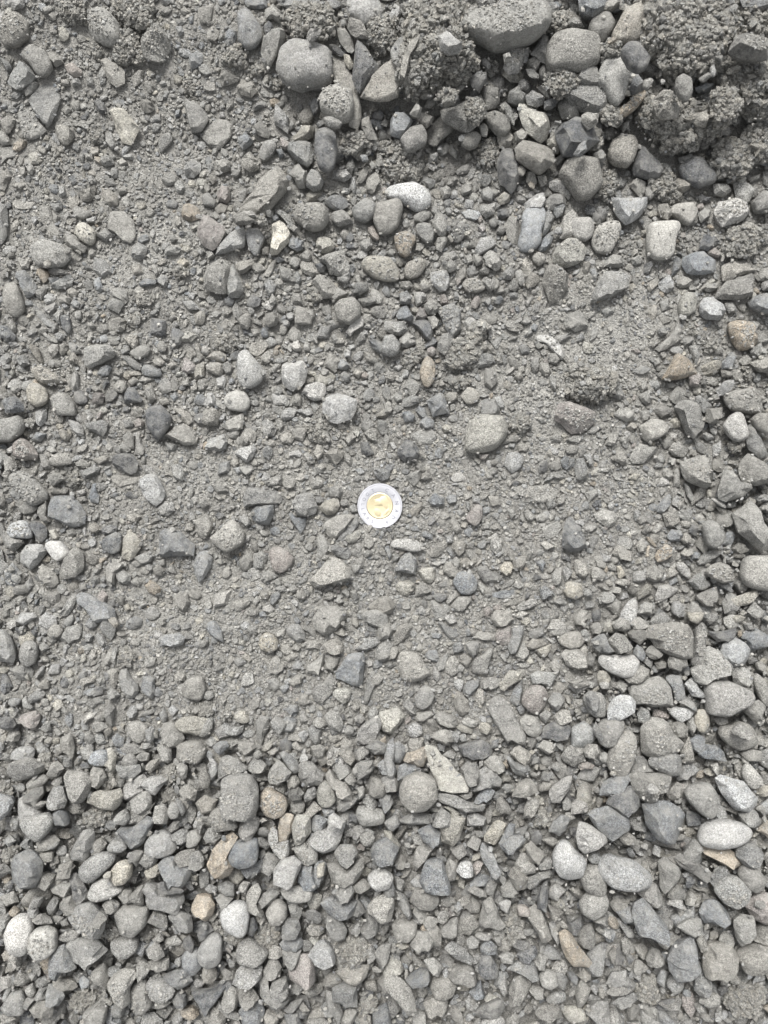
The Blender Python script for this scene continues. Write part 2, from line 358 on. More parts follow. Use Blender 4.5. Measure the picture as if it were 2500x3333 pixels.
ag 53 2681 -23,-15 22,-30 19,0 0,26 -15,19
rw 124 2692 -56,-26 27,-41 49,-18 34,12 4,42 -19,27 -41,4#buff grey rounded pebble above the rusty topped bluish stone
rg 87 2744 -19,1 -4,-14 18,-21 18,20 -12,16
rw 152 2748 -35,-3 -9,-29 25,-29 40,-10 29,12 6,23 -24,23 -35,12
cd 38 2778 -30,1 -8,-29 22,-22 30,1 7,24 -23,24
ab 86 2828 -48,-19 -33,-45 4,-60 35,-45 53,-19 53,11 31,57 -11,68 -41,41 -48,11#large pale bluish stone with a rusty top stain, lower left edge
rw 151 2787 -23,-8 7,-16 22,-12 22,15 -8,18 -19,3
ag 270 2753 -40,22 -21,-12 1,-49 20,-57 35,-42 35,0 9,49 -6,52 -36,41#upright grey block shaped stone with a rounded top, lower left
rw 323 2756 -29,15 -14,-22 9,-26 24,-11 16,8 -3,34
rg 312 2821 -52,3 -33,-19 1,-42 42,-46 65,-31 57,-12 20,26 -11,48 -33,48 -52,26#smooth grey oval stone slanting below the upright block, lower left
ry 395 2839 -30,-11 -14,-30 12,-37 34,-22 31,12 12,34 -18,38 -30,15#round cream cratered stone beside a tiny pale pebble, lower left
ry 350 2848 -15,3 -3,-9 12,-12 12,6 -3,14
rg 380 2756 -30,0 -11,-22 19,-15 34,4 12,19 -26,15
ab 442 2707 -61,0 -43,-18 -13,-11 33,-49 63,-41 48,-3 25,34 -9,57 -43,27#grey angular stone with outstretched corners at the start of the bottom strip, left
rl 519 2751 -44,-6 -29,-28 8,-47 31,-36 54,5 46,24 8,36 -25,36 -44,17#plump pale buff stone with a ragged lower side, lower left
ag 565 2690 -26,6 0,-16 19,-16 15,6 -7,21
rg 586 2724 -32,-5 2,-24 24,-20 24,10 2,25 -21,17
ag 441 2791 -27,-4 -4,-23 26,-20 19,3 4,29 -19,14
ag 485 2797 -33,5 -14,-26 5,-26 27,-10 20,20 -7,35
ay 503 2834 -32,5 2,-25 24,-17 24,5 -21,32
ab 570 2836 -50,-23 -28,-49 -5,-42 3,-19 48,-12 48,11 25,49 -12,60 -31,26#dark grey angular stone with a broad lower tip, lower left bottom gravel
rg 609 2795 -44,-1 -21,-24 24,-31 39,7 24,22 -21,25
al 526 2921 -63,-29 -44,-44 -14,-36 1,-18 73,-10 73,9 47,54 9,39 -36,31 -51,1#wide pale blocky stone with a pointed lower right corner, lower left bottom
ad 550 2893 -38,-16 -15,-24 0,7 45,7 38,14 -30,14
aw 154 2869 -37,16 -11,-30 23,-15 19,8 4,23
aw 211 2845 -34,32 -8,-28 23,-36 34,-25 8,9 -23,47
aw 204 2891 -34,1 7,-22 30,-14 15,24 -16,9
ad 261 2896 -39,-42 -12,-53 25,-4 33,26 10,45 -20,26#long dark grey angular stone right of the rusty topped bluish stone
rg 338 2897 -48,10 -29,-28 9,-43 39,-12 69,-5 24,21 -22,33 -44,25#long pale grey boulder with a smooth top, lower left bottom gravel
aw 411 2917 -27,-2 -4,-21 15,-17 22,20 -4,20
aw 448 2914 -30,8 4,-29 19,-33 19,31 -11,23
aw 226 2949 -34,-4 -15,-31 8,-34 26,3 23,30 -7,33
ab 288 2992 -69,-2 -32,-47 13,-55 36,-25 59,-13 36,66 -2,51 -39,28#large pale grey stone with dirt on its shoulders, lower left bottom gravel
aw 327 2998 -26,15 -3,-31 23,-8 5,22
ag 362 2950 -27,-5 0,-28 26,-5 19,21 -15,17
rw 431 2990 -54,-23 -17,-45 51,-38 44,15 6,53 -32,38#buff grey rounded stone to the lower left of the wide pale block at lower left
cw 369 3026 -37,2 -7,-44 23,-28 45,24 8,28 -30,17#small crumbly dirt clod to the lower left of the wide pale block at lower left
rl 62 3046 -43,-11 -28,-48 -2,-67 28,-64 43,-26 40,19 25,53 -2,68 -24,53 -39,19#smooth pale oval boulder standing upright at the lower left edge
rw 137 3068 -47,-10 -24,-40 14,-48 44,-33 44,20 21,43 -16,50 -39,20#large dirt crusted rounded stone touching the smooth pale oval boulder
ro 47 2970 -17,-3 -2,-21 17,-3 10,12 -9,12
ab 199 3134 -41,-8 -18,-46 12,-61 35,-8 50,14 4,22 -11,52 -33,37#blue grey angular stone to the lower right of the pale oval boulder at lower left
ag 273 3094 -54,-14 -39,-36 6,-36 43,-36 74,1 28,32 21,47 -32,32 -47,9#wide grey slab like stone with a bright centre, bottom left gravel
rg 406 3083 -44,-18 -7,-33 42,-25 42,5 16,28 -14,31 -37,9#dark grey half round stone in the bottom left gravel
ag 228 3047 -40,3 6,-19 36,-12 21,11 -25,15
ag 591 3002 -41,-20 -11,-42 27,-20 34,26 12,37 -18,18#pale grey angular stone with flat facets in the bottom left
aw 517 2993 -35,-3 -12,-33 25,-11 25,27 -5,20
rg 516 3056 -19,2 4,-21 19,2 -4,17
ag 507 3098 -25,-10 -2,-33 20,-10 28,13 -2,28 -21,13
rg 533 3090 -17,-10 2,-21 17,-2 9,21 -9,13
rw 520 3140 -38,-7 -8,-14 30,-22 30,8 7,20 -23,16
rw 462 3157 -17,-16 1,-31 28,-9 13,21 -6,29 -17,6
aw 398 3209 -48,-8 -29,-38 9,-53 39,-46 47,-31 24,7 24,52 9,67 -29,37 -44,15#large dusty blunt arrow shaped stone pointing down, bottom left
rg 460 3243 -38,-12 -23,-42 15,-57 22,-12 37,26 7,56 -23,41#long grey rounded boulder beside a paler gritty one, bottom left
rl 518 3220 -40,-19 -28,-34 9,-30 47,-4 47,19 17,37 -21,30 -36,4#pale round stone with a gritty middle, bottom left gravel
ab 574 3187 -47,-1 -16,-24 29,-27 51,3 6,29 -24,21
rb 623 3126 -28,-15 -5,-46 25,-31 33,22 2,52 -28,15#blue grey rounded pebble to the lower left of the smooth grey egg shaped stone
rd 586 3255 -25,2 -6,-24 17,-13 21,14 -6,21
rw 384 3288 -19,-4 -7,-27 23,-12 15,18 -15,26
ab 371 3314 -21,-30 -2,-45 -2,0 21,8 21,30 -17,38
aw 524 3269 -34,7 3,-15 34,-8 -4,15
rl 583 3312 -18,2 1,-17 16,-6 1,21
rw 212 3204 -39,-11 -9,-22 29,-11 37,12 7,20 -24,12
rw 99 3227 -16,-11 6,-26 18,4 3,23 -12,8
ag 31 3218 -20,43 -12,-2 14,-47 18,-25 -1,28
rg 67 3193 -22,0 1,-22 31,-7 8,15 -18,15
rg 136 3199 -23,-6 7,-21 30,-6 7,17 -19,13
ag 178 3239 -24,0 -20,-38 18,-23 33,0 10,37 -20,22
ag 135 3237 -22,9 -7,-21 16,-21 19,9 -7,24
rg 50 3266 -42,10 -12,-35 18,-35 33,-5 25,33 -20,33#grey rounded pebble below the pale oval boulder at lower left
rw 134 3287 -44,-3 -6,-26 39,-18 32,19 -21,27
ag 90 3265 -22,11 0,-19 23,-11 0,19
rw 24 3316 -24,-10 6,-17 29,-2 6,17 -16,13
rg 144 2994 -42,-4 -8,-19 22,-4 29,11 -1,15
ag 106 2966 -19,1 -8,-21 18,-10 18,13 -8,16
ag 173 2949 -19,3 0,-27 19,-19 8,18 -11,26
rg 117 2939 -19,6 -4,-21 22,-17 11,13 -12,17
rg 15 3001 -23,12 0,-34 15,-26 15,12 -7,38
aw 50 3120 -20,21 -16,-25 18,-17 18,21
rg 366 3162 -19,-6 3,-14 26,-6 11,16 -19,9
aw 330 3180 -29,-17 9,-47 24,21 17,36 -21,6
cw 279 3251 -53,-1 -15,-27 45,-20 37,18 -15,33#small crumbly dirt clod to the lower right of the pale oval boulder at lower left
cw 482 3035 -30,-15 8,-22 38,0 8,23 -22,15
rw 312 3303 -41,-4 4,-34 35,-19 27,26 -26,34
sw 1137 311 -52,-138 -18,-123 8,-62 38,36 38,66 27,103 -3,96 8,51 -45,-28#long grey slab sticking out behind the big pale boulder
rl 991 223 -87,-16 -80,-57 -34,-91 26,-80 82,-61 94,3 90,44 60,60 15,60 -12,71 -57,56 -95,11#biggest pale grey rounded boulder near the top of the photo
ab 837 15 -46,-15 29,-15 33,8 14,15 -31,8
rb 810 96 -38,-55 -4,-70 15,-47 41,-6 45,28 22,58 -8,66 -34,40 -34,-13#blue grey rounded stone to the upper left of the biggest pale boulder near the top
ab 748 121 -14,-19 1,-27 24,-19 13,22 -2,30 -21,15
rg 965 16 -65,-16 67,-16 59,7 18,14 -24,14 -54,-5
cw 1006 77 -80,-24 -42,-43 -4,-36 41,-62 71,-28 82,25 56,55 -4,59 -49,47 -68,6#big crumbly dirt clod above the biggest pale boulder near the top
aw 894 49 -32,-19 -5,-38 17,-15 32,19 17,26 -5,11 -28,15
aw 884 150 -29,-7 -14,-45 35,-60 46,-45 35,8 -10,76 -25,53 -37,20#long buff grey angular stone left of the dark pointed stone near the top
cw 764 191 -37,-14 0,-33 42,-21 34,28 -7,28 -30,12#small crumbly dirt clod left of the biggest pale boulder near the top
al 1021 114 -23,10 -12,-20 22,-24 26,-9 0,18 -15,25
rl 1192 39 -62,-39 36,-39 55,-1 32,25 -6,48 -55,6#pale grey rounded stone above the dark pointed stone near the top
ag 1167 99 -30,-35 8,-24 34,14 27,29 -7,22 -33,-5
aw 1126 129 -26,-35 -4,-39 23,-1 23,41 4,37 -19,-1
ad 1187 213 -23,-77 3,-55 29,-17 48,6 33,28 -16,88 -38,43 -35,-17#dark blue grey pointed stone right of the biggest pale boulder
cg 1240 113 -39,-45 -1,-53 44,-38 56,38 10,60 -31,38 -42,0#crumbly dirt clod to the upper right of the dark pointed stone near the top
rw 1083 399 -32,-15 -6,-18 32,0 20,19 -13,15
rw 1095 336 -37,-42 1,-53 50,-35 54,11 39,56 -3,56 -48,22 -56,-16#round buff stone caked with grit resting on the long slab
ad 1024 350 -15,-15 15,-30 15,12 -3,27 -15,8
ad 1095 165 -25,-18 -3,-18 24,8 16,20 -10,8
ry 1134 200 -15,-23 7,-19 15,15 3,26 -12,3
cw 894 275 -17,-19 2,-23 25,8 6,23 -17,11
sw 1243 269 -68,44 -30,-13 7,-58 53,-81 53,47 -15,59#large buff grey flat stone right of the biggest pale boulder near the top
ag 636 383 -37,-63 8,-44 42,9 19,43 -11,50 -22,5#grey angular stone right of the yellowish white stone at upper left
sw 704 435 -45,-6 -26,-39 34,-47 57,-28 45,17 8,55 -22,40 -49,10#buff grey flat stone to the upper left of the large tilted buff block
ab 797 462 -25,-17 1,-33 31,-2 20,16 -6,28 -21,9
rg 870 490 -26,0 -8,-30 26,-34 34,-15 15,19 -11,37 -26,26
aw 983 498 -42,-27 -11,-38 30,-35 34,7 34,29 19,48 -15,26 -49,-8#buff grey angular stone left of the dark upright oblong stone
ap 928 469 -17,-21 -5,-21 21,2 17,13 -2,21 -17,6
ay 987 438 -38,10 -4,-27 37,-27 34,7 3,22 -30,18
rd 1062 490 -34,-61 -4,-72 30,-53 34,0 26,52 8,71 -23,60 -38,0#dark grey upright oblong stone with a rounded top, upper middle
cw 1156 464 -45,-19 -4,-38 42,-19 57,3 27,22 -30,37 -49,14#crumbly dirt clod right of the dark upright oblong stone
rw 815 530 -28,-18 -2,-40 29,-6 29,20 -2,31 -28,12
rw 726 539 -22,-12 4,-23 23,-12 23,15 -7,26 -22,7
rg 768 559 -19,-9 0,-24 19,-5 8,17 -7,21
aw 862 639 -22,-59 12,-85 46,-104 87,-51 83,-29 49,17 12,62 -11,84 -94,88 -101,73 -64,9#large buff angular block tilted to the upper right, upper middle
aw 976 581 -38,-16 -4,-50 26,-16 22,14 18,33 -4,33 -19,3
rg 1023 587 -25,-14 -10,-37 16,-29 31,4 24,27 -6,35 -29,16
rp 729 634 -25,-9 -6,-31 17,-24 20,14 9,29 -17,22
rg 790 634 -14,-9 8,-24 20,-9 1,29 -14,14
al 1113 548 -17,2 13,-13 9,2 -6,10
ag 1141 542 -11,-15 8,-30 15,0 4,23 -15,19
aw 1183 569 -23,26 0,-23 18,-30 15,-4 -8,30
rb 1186 515 -15,-10 8,-10 15,9 -7,12
rl 772 421 -8,-10 4,-14 7,8 -4,16
aw 852 424 -31,-10 -1,-32 29,5 22,24 -20,13
ab 913 498 -17,-8 6,-16 13,7 -2,18
rg 680 654 -25,-14 -2,-29 24,2 20,24 -17,17
ag 949 405 -8,-6 0,-21 15,6 -8,21
rw 691 584 -13,-15 9,-19 17,7 2,19 -13,7
aw 746 343 -8,-11 11,-27 15,0 -4,22 -12,15
cw 836 231 -15,-5 0,-20 19,-5 8,14 -11,14
aw 1201 422 -22,-30 0,-41 19,11 27,30 -3,30 -18,0
ag 1149 601 -8,-21 7,-28 11,9 3,32 -12,9
ap 683 757 -35,-30 -32,-60 -5,-60 47,-22 47,4 25,46 10,61 -20,46 -39,15#reddish grey angular stone at the left of a row of three, upper left
ag 761 788 -61,45 -38,-4 -8,-31 30,-46 41,-31 37,15 15,26 -15,30#crescent shaped grey stone between the reddish one and the smooth blue grey one
rb 829 788 -31,-27 -23,-42 15,-42 37,-12 22,18 11,45 -4,45 -23,15#smooth blue grey tapering stone right of the crescent shaped one
rw 791 713 -38,-1 -15,-23 15,-20 41,7 22,18 -23,18
rl 810 697 -27,-7 -12,-11 18,-7 26,8 11,11 -19,4
rl 810 736 -12,-5 0,-12 11,-5 7,10 -8,10
cw 850 718 -18,-6 -6,-21 16,-6 16,17 -6,17
rw 877 694 -11,-8 0,-12 12,-4 8,14 -7,11
ab 897 712 -12,-4 -1,-19 14,0 7,12 -8,12
aw 928 713 -36,-31 -13,-31 17,-12 32,18 29,41 13,29 -9,-1 -32,-16
ay 911 775 -26,-44 0,-55 15,-48 34,-18 30,13 8,35 -7,54 -30,54 -26,5#tall buff angular stone right of the smooth blue grey tapering stone
ab 967 796 -22,-20 5,-24 23,-8 20,18 1,25 -29,7
rw 1017 710 -68,2 -53,-51 30,-51 53,-20 53,14 30,40 0,47 -45,17#large buff boulder with a worn rim and dusty hollow top, upper middle
ag 1110 712 -37,-15 5,-30 35,0 39,12 -10,27 -29,8
rw 1188 689 -43,-7 2,-45 40,-22 32,16 2,35 -36,23#buff grey rounded pebble left of the pale pear shaped pebble
ay 1060 798 -32,-14 -13,-33 17,-22 32,-7 28,12 10,27 -13,27 -32,8
aw 1095 861 -59,-13 -33,-32 12,-47 35,-21 46,9 39,28 16,40 -22,32 -33,2#dust freckled grey stone with a broad lower edge, upper middle
rw 996 835 -24,-2 6,-25 21,-2 13,17 -13,13
ap 1216 760 -18,-18 0,-25 19,9 12,28 -11,9
rw 1190 796 -23,-5 -7,-20 19,-20 23,7 4,25 -15,14
ry 1235 874 -60,-19 -45,-37 -7,-41 38,-34 68,12 61,42 15,42 -22,30 -49,8#cream dusty rounded oblong stone, lying flat above the centre of the photo
rw 1178 892 -14,-10 1,-14 12,9 1,16
aw 1168 919 -16,-18 3,-26 15,27 -1,19
rw 1170 940 -29,-2 -10,-24 28,-17 31,2 1,21 -21,21
ad 1043 871 -19,-8 4,-16 19,-1 8,18 -11,7
aw 1058 935 -41,-23 -19,-42 4,-38 38,-1 34,22 15,37 -7,37 -26,7#buff chunky stone beside the small speckled crystalline pebble, upper middle
cb 1030 960 -28,-14 -6,-26 24,5 17,20 -9,16#small dark and white speckled crystalline pebble against a buff stone
aw 1103 963 -30,9 -3,-29 34,-6 19,5 -18,20
rg 1122 904 -26,-3 19,-26 19,-3 8,19 -22,12
aw 1203 981 -32,-9 25,-13 29,2 -20,18
rw 1133 1010 -26,-34 19,-42 42,-15 42,19 4,49 -33,34 -48,-11#buff grey rounded stone to the upper left of the elongated white stone
al 1155 1062 -25,12 -3,-30 12,-41 31,-18 28,1 -3,19 -14,34 -29,19#elongated white quartz like stone above the middle of the photo
aw 712 901 -46,0 -38,-38 7,-64 37,-49 41,-23 26,30 26,56 -4,56 -49,37#large buff grey angular stone below the reddish grey stone
aw 761 920 -23,-42 0,-61 15,-27 34,26 15,45 -15,48 -23,11#long buff grey angular stone to the lower right of the reddish grey stone
aw 796 867 -32,-8 -13,-19 32,-23 25,3 2,22 -17,26
aw 882 872 -27,25 -1,-17 22,-32 14,-5 -8,29
ag 866 920 -15,18 0,-12 19,-19 -4,14
rw 799 1047 -27,-7 3,-30 18,-22 14,12 7,27 -16,19
rw 884 1039 -29,-3 -14,-22 12,-22 24,-3 16,20 -10,27
aw 652 1035 -19,-14 11,-25 18,-3 7,24 -16,20
al 947 1029 -17,-8 2,-15 13,-4 10,11 -9,15
al 932 1052 -13,-1 -2,-12 13,-8 9,11 -9,11
ab 860 1085 -13,-4 -1,-22 14,0 10,15 -9,11
rw 830 1080 -17,-10 6,-10 14,5 -2,16
aw 886 977 -12,3 -1,-31 14,-1 10,14 -9,14
aw 827 995 -17,4 9,-12 13,-4 -6,11
rw 809 961 -11,-4 4,-11 8,4 -3,11
aw 1014 1024 -20,-10 10,-18 10,8 -1,20
rg 1067 1037 -13,-1 6,-16 14,-5 3,11 -9,11
rg 1041 1060 -13,3 2,-9 10,-1 2,6
rw 1090 1102 -13,-6 2,-17 13,6 -2,17
aw 1027 1099 -10,13 -3,-18 9,-14 5,20
al 966 1125 -21,2 -6,-25 6,-21 17,9 13,20 -9,17#small pale three sided stone with a ridge, above the white blocky stone
aw 1000 1128 -13,6 -6,-16 9,-9 9,17
rw 927 1128 -12,-1 -1,-9 11,2 3,10
rl 785 1127 -13,-4 6,-8 10,3 -2,7
rl 1131 1150 -12,-8 -1,-16 14,-5 10,14 -9,14
ab 1235 1131 -37,-23 -15,-27 30,-4 30,26 8,26 -19,3
sw 838 1139 -28,-1 -21,-27 28,-27 36,-12 2,40 -13,25
rg 814 1204 -38,-62 -16,-74 7,-47 30,-21 45,-2 48,21 30,47 -1,62 -23,58 -38,36 -42,-17#large smooth teardrop shaped grey stone, rounded end down, left of the white blocky stone
rw 868 1166 -21,-2 6,-28 17,-17 17,6 -2,21 -17,17
aw 895 1198 -18,19 -21,8 1,-15 20,-15 16,4
aw 714 1159 -44,5 -14,-17 16,-14 24,5 16,20
rw 701 1199 -31,-8 -16,-20 29,-12 29,10 18,26 -31,7
ay 650 1207 -21,2 -10,-20 16,-31 16,-1 13,21 -14,29
al 953 1222 -34,-35 -12,-46 37,-46 49,-16 41,18 26,40 -4,52 -27,36 -38,18 -38,-16#white blocky stone with rough corners, upper of a pale trio above the coin
al 1025 1274 -42,3 -27,-16 14,-31 33,-19 33,0 22,26 -4,30 -31,11#small black and white speckled stone, middle of a pale trio above the coin
al 1104 1330 -53,-30 -27,-49 22,-45 56,-26 56,8 41,38 -4,53 -34,41 -53,8#pale grey faceted stone, lowest and largest of a pale trio above the coin
rw 770 1307 -43,-7 -32,-26 -2,-37 32,-30 47,0 40,23 21,34 -24,27 -40,12#buff grey rounded pebble to the lower left of the smooth grey teardrop stone
sw 710 1310 -36,-40 -2,-10 28,16 20,28 -10,5
rw 967 1301 -18,-5 5,-24 16,-12 12,22 -14,18
rw 1054 1212 -15,-6 0,-14 19,-3 8,13 -11,9
ab 1113 1190 -25,-3 2,-22 28,1 9,16 -13,8
ag 1124 1227 -17,-6 -2,-21 17,-2 10,16 -9,13
aw 1071 1242 -17,-2 2,-14 17,-2 -1,16
rp 1188 1223 -13,-2 2,-14 13,-2 6,9 -9,9
ag 908 1274 -16,7 -4,-19 15,0 3,15
aw 873 1299 -11,-3 1,-14 16,8 -7,8
rw 648 1149 -15,-19 -4,-34 7,0 15,15 3,27 -8,8
rl 670 1140 -15,-13 4,-17 15,2 8,17 -11,13
aw 657 960 -9,-10 9,-14 13,12 -13,12
rl 654 821 -14,-3 1,-11 12,0 1,12
rw 863 816 -12,-2 -1,-13 11,-10 11,13 -8,13
cw 737 1117 -37,-17 9,-36 31,-5 31,17 -7,28 -29,13#small crumbly dirt clod to the upper left of the smooth grey teardrop stone
aw 684 828 -14,-10 5,-14 16,5 -6,20
rw 635 1260 -6,-9 5,-13 9,10 -6,14
rw 1218 1173 -20,3 -5,-12 17,-5 10,14
aw 684 1356 -29,-14 -14,-33 24,-22 31,-7 24,27 -6,31 -29,16
aw 759 1378 -40,5 -13,-14 36,-36 32,20 -13,24
rg 760 1412 -22,-6 4,-14 23,-10 12,16 -18,12
aw 810 1423 -31,5 -12,-29 3,-32 26,-14 22,9 11,28 -19,32
ag 804 1475 -43,2 -13,-20 24,-32 32,-13 21,13 2,32 -21,17#smooth grey three pointed stone left of centre
rg 877 1397 -26,1 -11,-25 8,-25 23,-3 15,24 -11,27
rw 935 1426 -27,-2 -9,-20 14,-17 22,2 14,17 -16,17
cw 1038 1399 -40,-1 -21,-35 1,-42 24,-12 32,18 24,37 -21,33#small crumbly dirt clod to the lower left of the pale faceted stone of the trio
aw 767 1507 -18,4 -6,-15 12,-11 12,4 -3,15
aw 804 1527 -28,-1 -13,-12 17,-12 24,3 -2,22
aw 831 1507 -14,0 -3,-15 13,-7 13,8 -6,12
al 865 1555 -14,5 -6,-21 16,-6 12,9 -10,13
aw 899 1565 -44,6 -3,-16 20,-24 24,-5 16,18 -10,21
rw 1031 1574 -25,1 -7,-18 12,-18 23,1 8,16 -14,16
rw 1038 1531 -21,-5 -2,-12 16,-5 16,10 -10,10
aw 1009 1491 -22,-14 -7,-21 19,1 15,16 -7,20
aw 1037 1469 -20,8 -5,-26 10,-18 17,4 -1,31
aw 1093 1482 -39,-5 -8,-24 26,-12 22,10 -1,33
ab 848 1622 -57,25 -53,-21 -38,-36 -8,-32 33,-32 60,-21 71,-2 67,17 26,25 -8,21 -35,28 -53,28#dark blue grey oblong stone above its smaller mate, left of the coin
ab 854 1673 -37,-7 -26,-26 5,-26 35,-30 35,-7 27,23 20,34 -22,30 -33,11#smaller blue grey stone tucked under the dark oblong one, left of the coin
al 994 1642 -45,-7 -30,-29 4,-37 27,-37 30,-14 42,8 34,31 8,39 -26,35 -41,12#pale speckled faceted stone left of the coin
ab 968 1696 -30,-23 -19,-30 -4,-12 30,-12 26,19 11,41 -11,15
rw 1089 1599 -23,-13 -1,-20 22,-13 26,2 14,21 -12,21 -23,2
ry 1076 1649 -40,1 -14,-21 24,-29 31,-2 16,24 -14,28
rg 799 1694 -20,-10 -1,-25 14,-6 18,13 3,24 -16,5
aw 662 1715 -33,-19 -7,-34 16,-42 31,-4 16,33 1,41 -22,26
rw 748 1750 -70,2 -33,-24 5,-62 28,-47 50,-13 47,17 20,36 -10,51 -33,36#large flat rounded stone half buried in dust, lower left of the coin
rp 913 1821 -39,-24 -24,-42 -5,-42 21,-31 44,-5 40,14 21,37 -2,48 -24,37 -32,7#pinkish cream heart shaped rounded stone, lower left of the coin
rw 844 1827 -23,12 -19,-26 7,-33 30,-11 15,27 -12,31
aw 801 1830 -25,-6 -6,-25 16,-33 27,-6 16,24 -3,28 -25,16
rw 871 1876 -20,-7 3,-22 21,-11 21,8 -5,23 -24,12
aw 832 1781 -15,1 4,-21 12,5 0,16
ab 660 1839 -27,-23 -12,-42 18,-49 33,-23 29,0 3,49 -12,60 -27,30#flat pale grey leaf shaped stone standing point down, lower left of the coin
ag 1136 1723 -44,40 -29,14 9,-31 24,-42 35,-24 20,7 -14,33#long slanted dark sided slab just lower left of the coin
aw 1099 1715 -52,-4 -22,-27 38,-42 61,-34 8,26 -7,45 -29,33#buff grey angular stone to the lower left of the coin
ay 1151 1748 -29,8 -14,-11 24,-26 24,-7 9,15 -14,23
rw 1050 1779 -18,-23 -11,-42 4,-38 23,0 20,22 1,45 -18,33
ag 1109 1795 -36,-9 -17,-24 6,-13 28,-13 36,6 21,25 -9,17 -28,6
rg 1007 1781 -17,-2 2,-18 14,-6 10,13 -9,13
aw 1079 1872 -73,20 -32,-26 -2,-60 28,-52 58,-18 66,8 43,20 -2,27 -32,42 -55,42#large pale grey wedge with a long slanting left side, below the coin
aw 1201 1768 -18,-5 4,-27 15,-12 15,11 0,22 -18,11
rw 1198 1801 -19,0 0,-15 15,-7 15,8 -8,15
aw 984 1889 -27,10 6,-16 18,-13 14,3 -12,18
aw 905 1895 -16,-3 3,-15 14,8 -1,12
rg 916 1918 -24,0 -5,-15 18,-4 18,7 -8,11
rw 952 1918 -14,-4 5,-15 20,0 5,11 -14,7
rw 981 1937 -17,-8 2,-19 17,0 9,15 -13,11
rw 863 1938 -19,-1 3,-20 14,-5 11,14 -8,14
ab 896 1946 -15,-9 8,-24 19,-13 15,2 -7,25 -19,21#small blue grey angular stone below the pinkish cream heart shaped stone
aw 788 1968 -35,-9 -5,-16 29,-16 25,-1 3,18 -20,22
aw 822 1991 -20,-9 -1,-17 22,-1 14,14 -12,14
rw 834 1956 -13,3 2,-19 13,-4 -2,18
al 873 1983 -18,-5 8,-16 19,-1 8,14 -18,7
rw 1071 1940 -17,-3 -1,-18 21,-3 10,12 -13,12
aw 1127 1930 -16,-5 -1,-20 14,7 3,18
aw 1156 1937 -15,-12 4,-19 15,11 -4,19
aw 1103 1956 -18,3 -3,-19 19,3 4,11
aw 1242 1974 -48,8 -29,-15 16,-37 46,-7 31,23 -14,31#buff grey angular stone between the large wedge below the coin and the coin
rw 737 1864 -7,-14 9,-25 16,5 1,20 -18,12
rw 720 1828 -20,-4 3,-12 18,3 -1,11
rw 1161 1848 -20,-9 18,-17 10,6 -9,21
rl 933 1904 -7,-5 8,-5 5,6 -7,3
aw 1204 1899 -6,-7 16,-15 1,8 -10,15
ab 1242 1542 -33,-20 1,-20 31,-8 23,18 1,26 -22,7
aw 1210 1415 -27,-6 3,-24 18,-13 18,24 -12,17
ad 1192 1462 -17,-23 6,-23 28,15 -2,23 -17,8
rw 1244 1391 -16,-27 14,-19 21,18 -1,26 -16,3
ay 1161 1408 -16,-6 -1,-14 14,1 3,20
aw 1139 1427 -20,5 6,-25 21,-3 -5,24
al 946 1583 -8,0 7,-8 3,7
rl 1003 1343 -28,-1 6,-17 21,6 -1,14
aw 1001 1367 -14,5 1,-14 16,-3 -3,12
al 936 1349 -21,-7 5,-23 32,-15 21,8 -10,23 -25,15
rw 889 1360 -15,-3 7,-11 15,4 -8,12
aw 911 1382 -15,-18 8,-14 15,5 0,24 -11,5
ag 1121 1638 -18,-3 9,-14 16,5 -6,12
rw 1151 1656 -14,-6 5,-17 13,10 -6,13
aw 709 1445 -46,13 -24,-21 21,-32 33,-6 25,17 -9,28
rw 707 1613 -22,-15 -7,-15 20,11 8,19
rw 664 1640 -20,-5 6,-16 18,3 -5,18
rw 752 1649 -14,-6 9,-14 16,1 -10,17
aw 635 1432 -6,-23 13,-8 5,15 -10,15
rb 700 2054 -34,-15 -22,-30 0,-38 12,-19 27,22 27,37 8,30 -18,11#blue grey tear shaped stone on fine grit, lower middle left
aw 661 2096 -21,3 -6,-12 17,-12 17,3 -6,18
ry 873 2092 -29,-16 -7,-34 16,-27 35,-1 31,22 8,33 -22,22 -33,3#round cream tan pebble, on grit in the lower middle
ag 962 2061 -28,-15 -13,-30 10,-30 32,0 32,23 10,34 -13,15 -32,0
aw 911 2061 -19,0 0,-11 19,-15 12,12 -11,15
aw 1073 2017 -56,-1 -34,-39 19,-46 57,-24 53,-1 27,33 -19,52 -49,29#buff grey angular stone below the large wedge below the coin
aw 1107 2059 -22,2 8,-20 23,10 -7,10
rw 1156 2027 -15,-11 4,-18 15,4 8,19 -11,8
aw 1222 2016 -47,-23 28,-30 43,15 13,30 -39,8#buff grey angular stone between the dark triangle below the coin and the round tan pebble
rw 1085 2105 -34,-6 -15,-21 11,-29 30,-14 30,24 7,28 -27,20
rw 1080 2160 -26,7 -10,-20 12,-27 27,-20 16,11 5,29 -22,18
ab 1143 2178 -55,11 -36,-15 -13,-49 17,-56 40,-53 47,-34 40,11 36,60 2,57 -28,38 -51,30#large dark grey triangular stone with a vertical right side, below the coin
ag 1196 2098 -44,16 -21,1 2,-22 39,-25 43,-7 9,16 -29,24
rw 1249 2124 -29,13 -17,-18 9,-48 32,-25 24,20 1,31 -21,28
ag 1053 2242 -40,15 -29,-7 1,-22 24,-53 43,-22 35,8 -6,45 -29,38#grey oblong stone with a pointed upper end, lower middle
ry 1115 2263 -34,-6 -23,-21 15,-25 30,-13 22,13 7,32 -15,17
aw 1017 2099 -27,-8 0,-15 26,-8 22,15 -23,15
rw 933 2116 -18,2 -10,-17 8,-13 20,6 1,21
rw 967 2109 -18,5 -7,-14 16,-3 8,13
aw 952 2137 -26,3 -3,-12 23,-12 20,3 -14,18
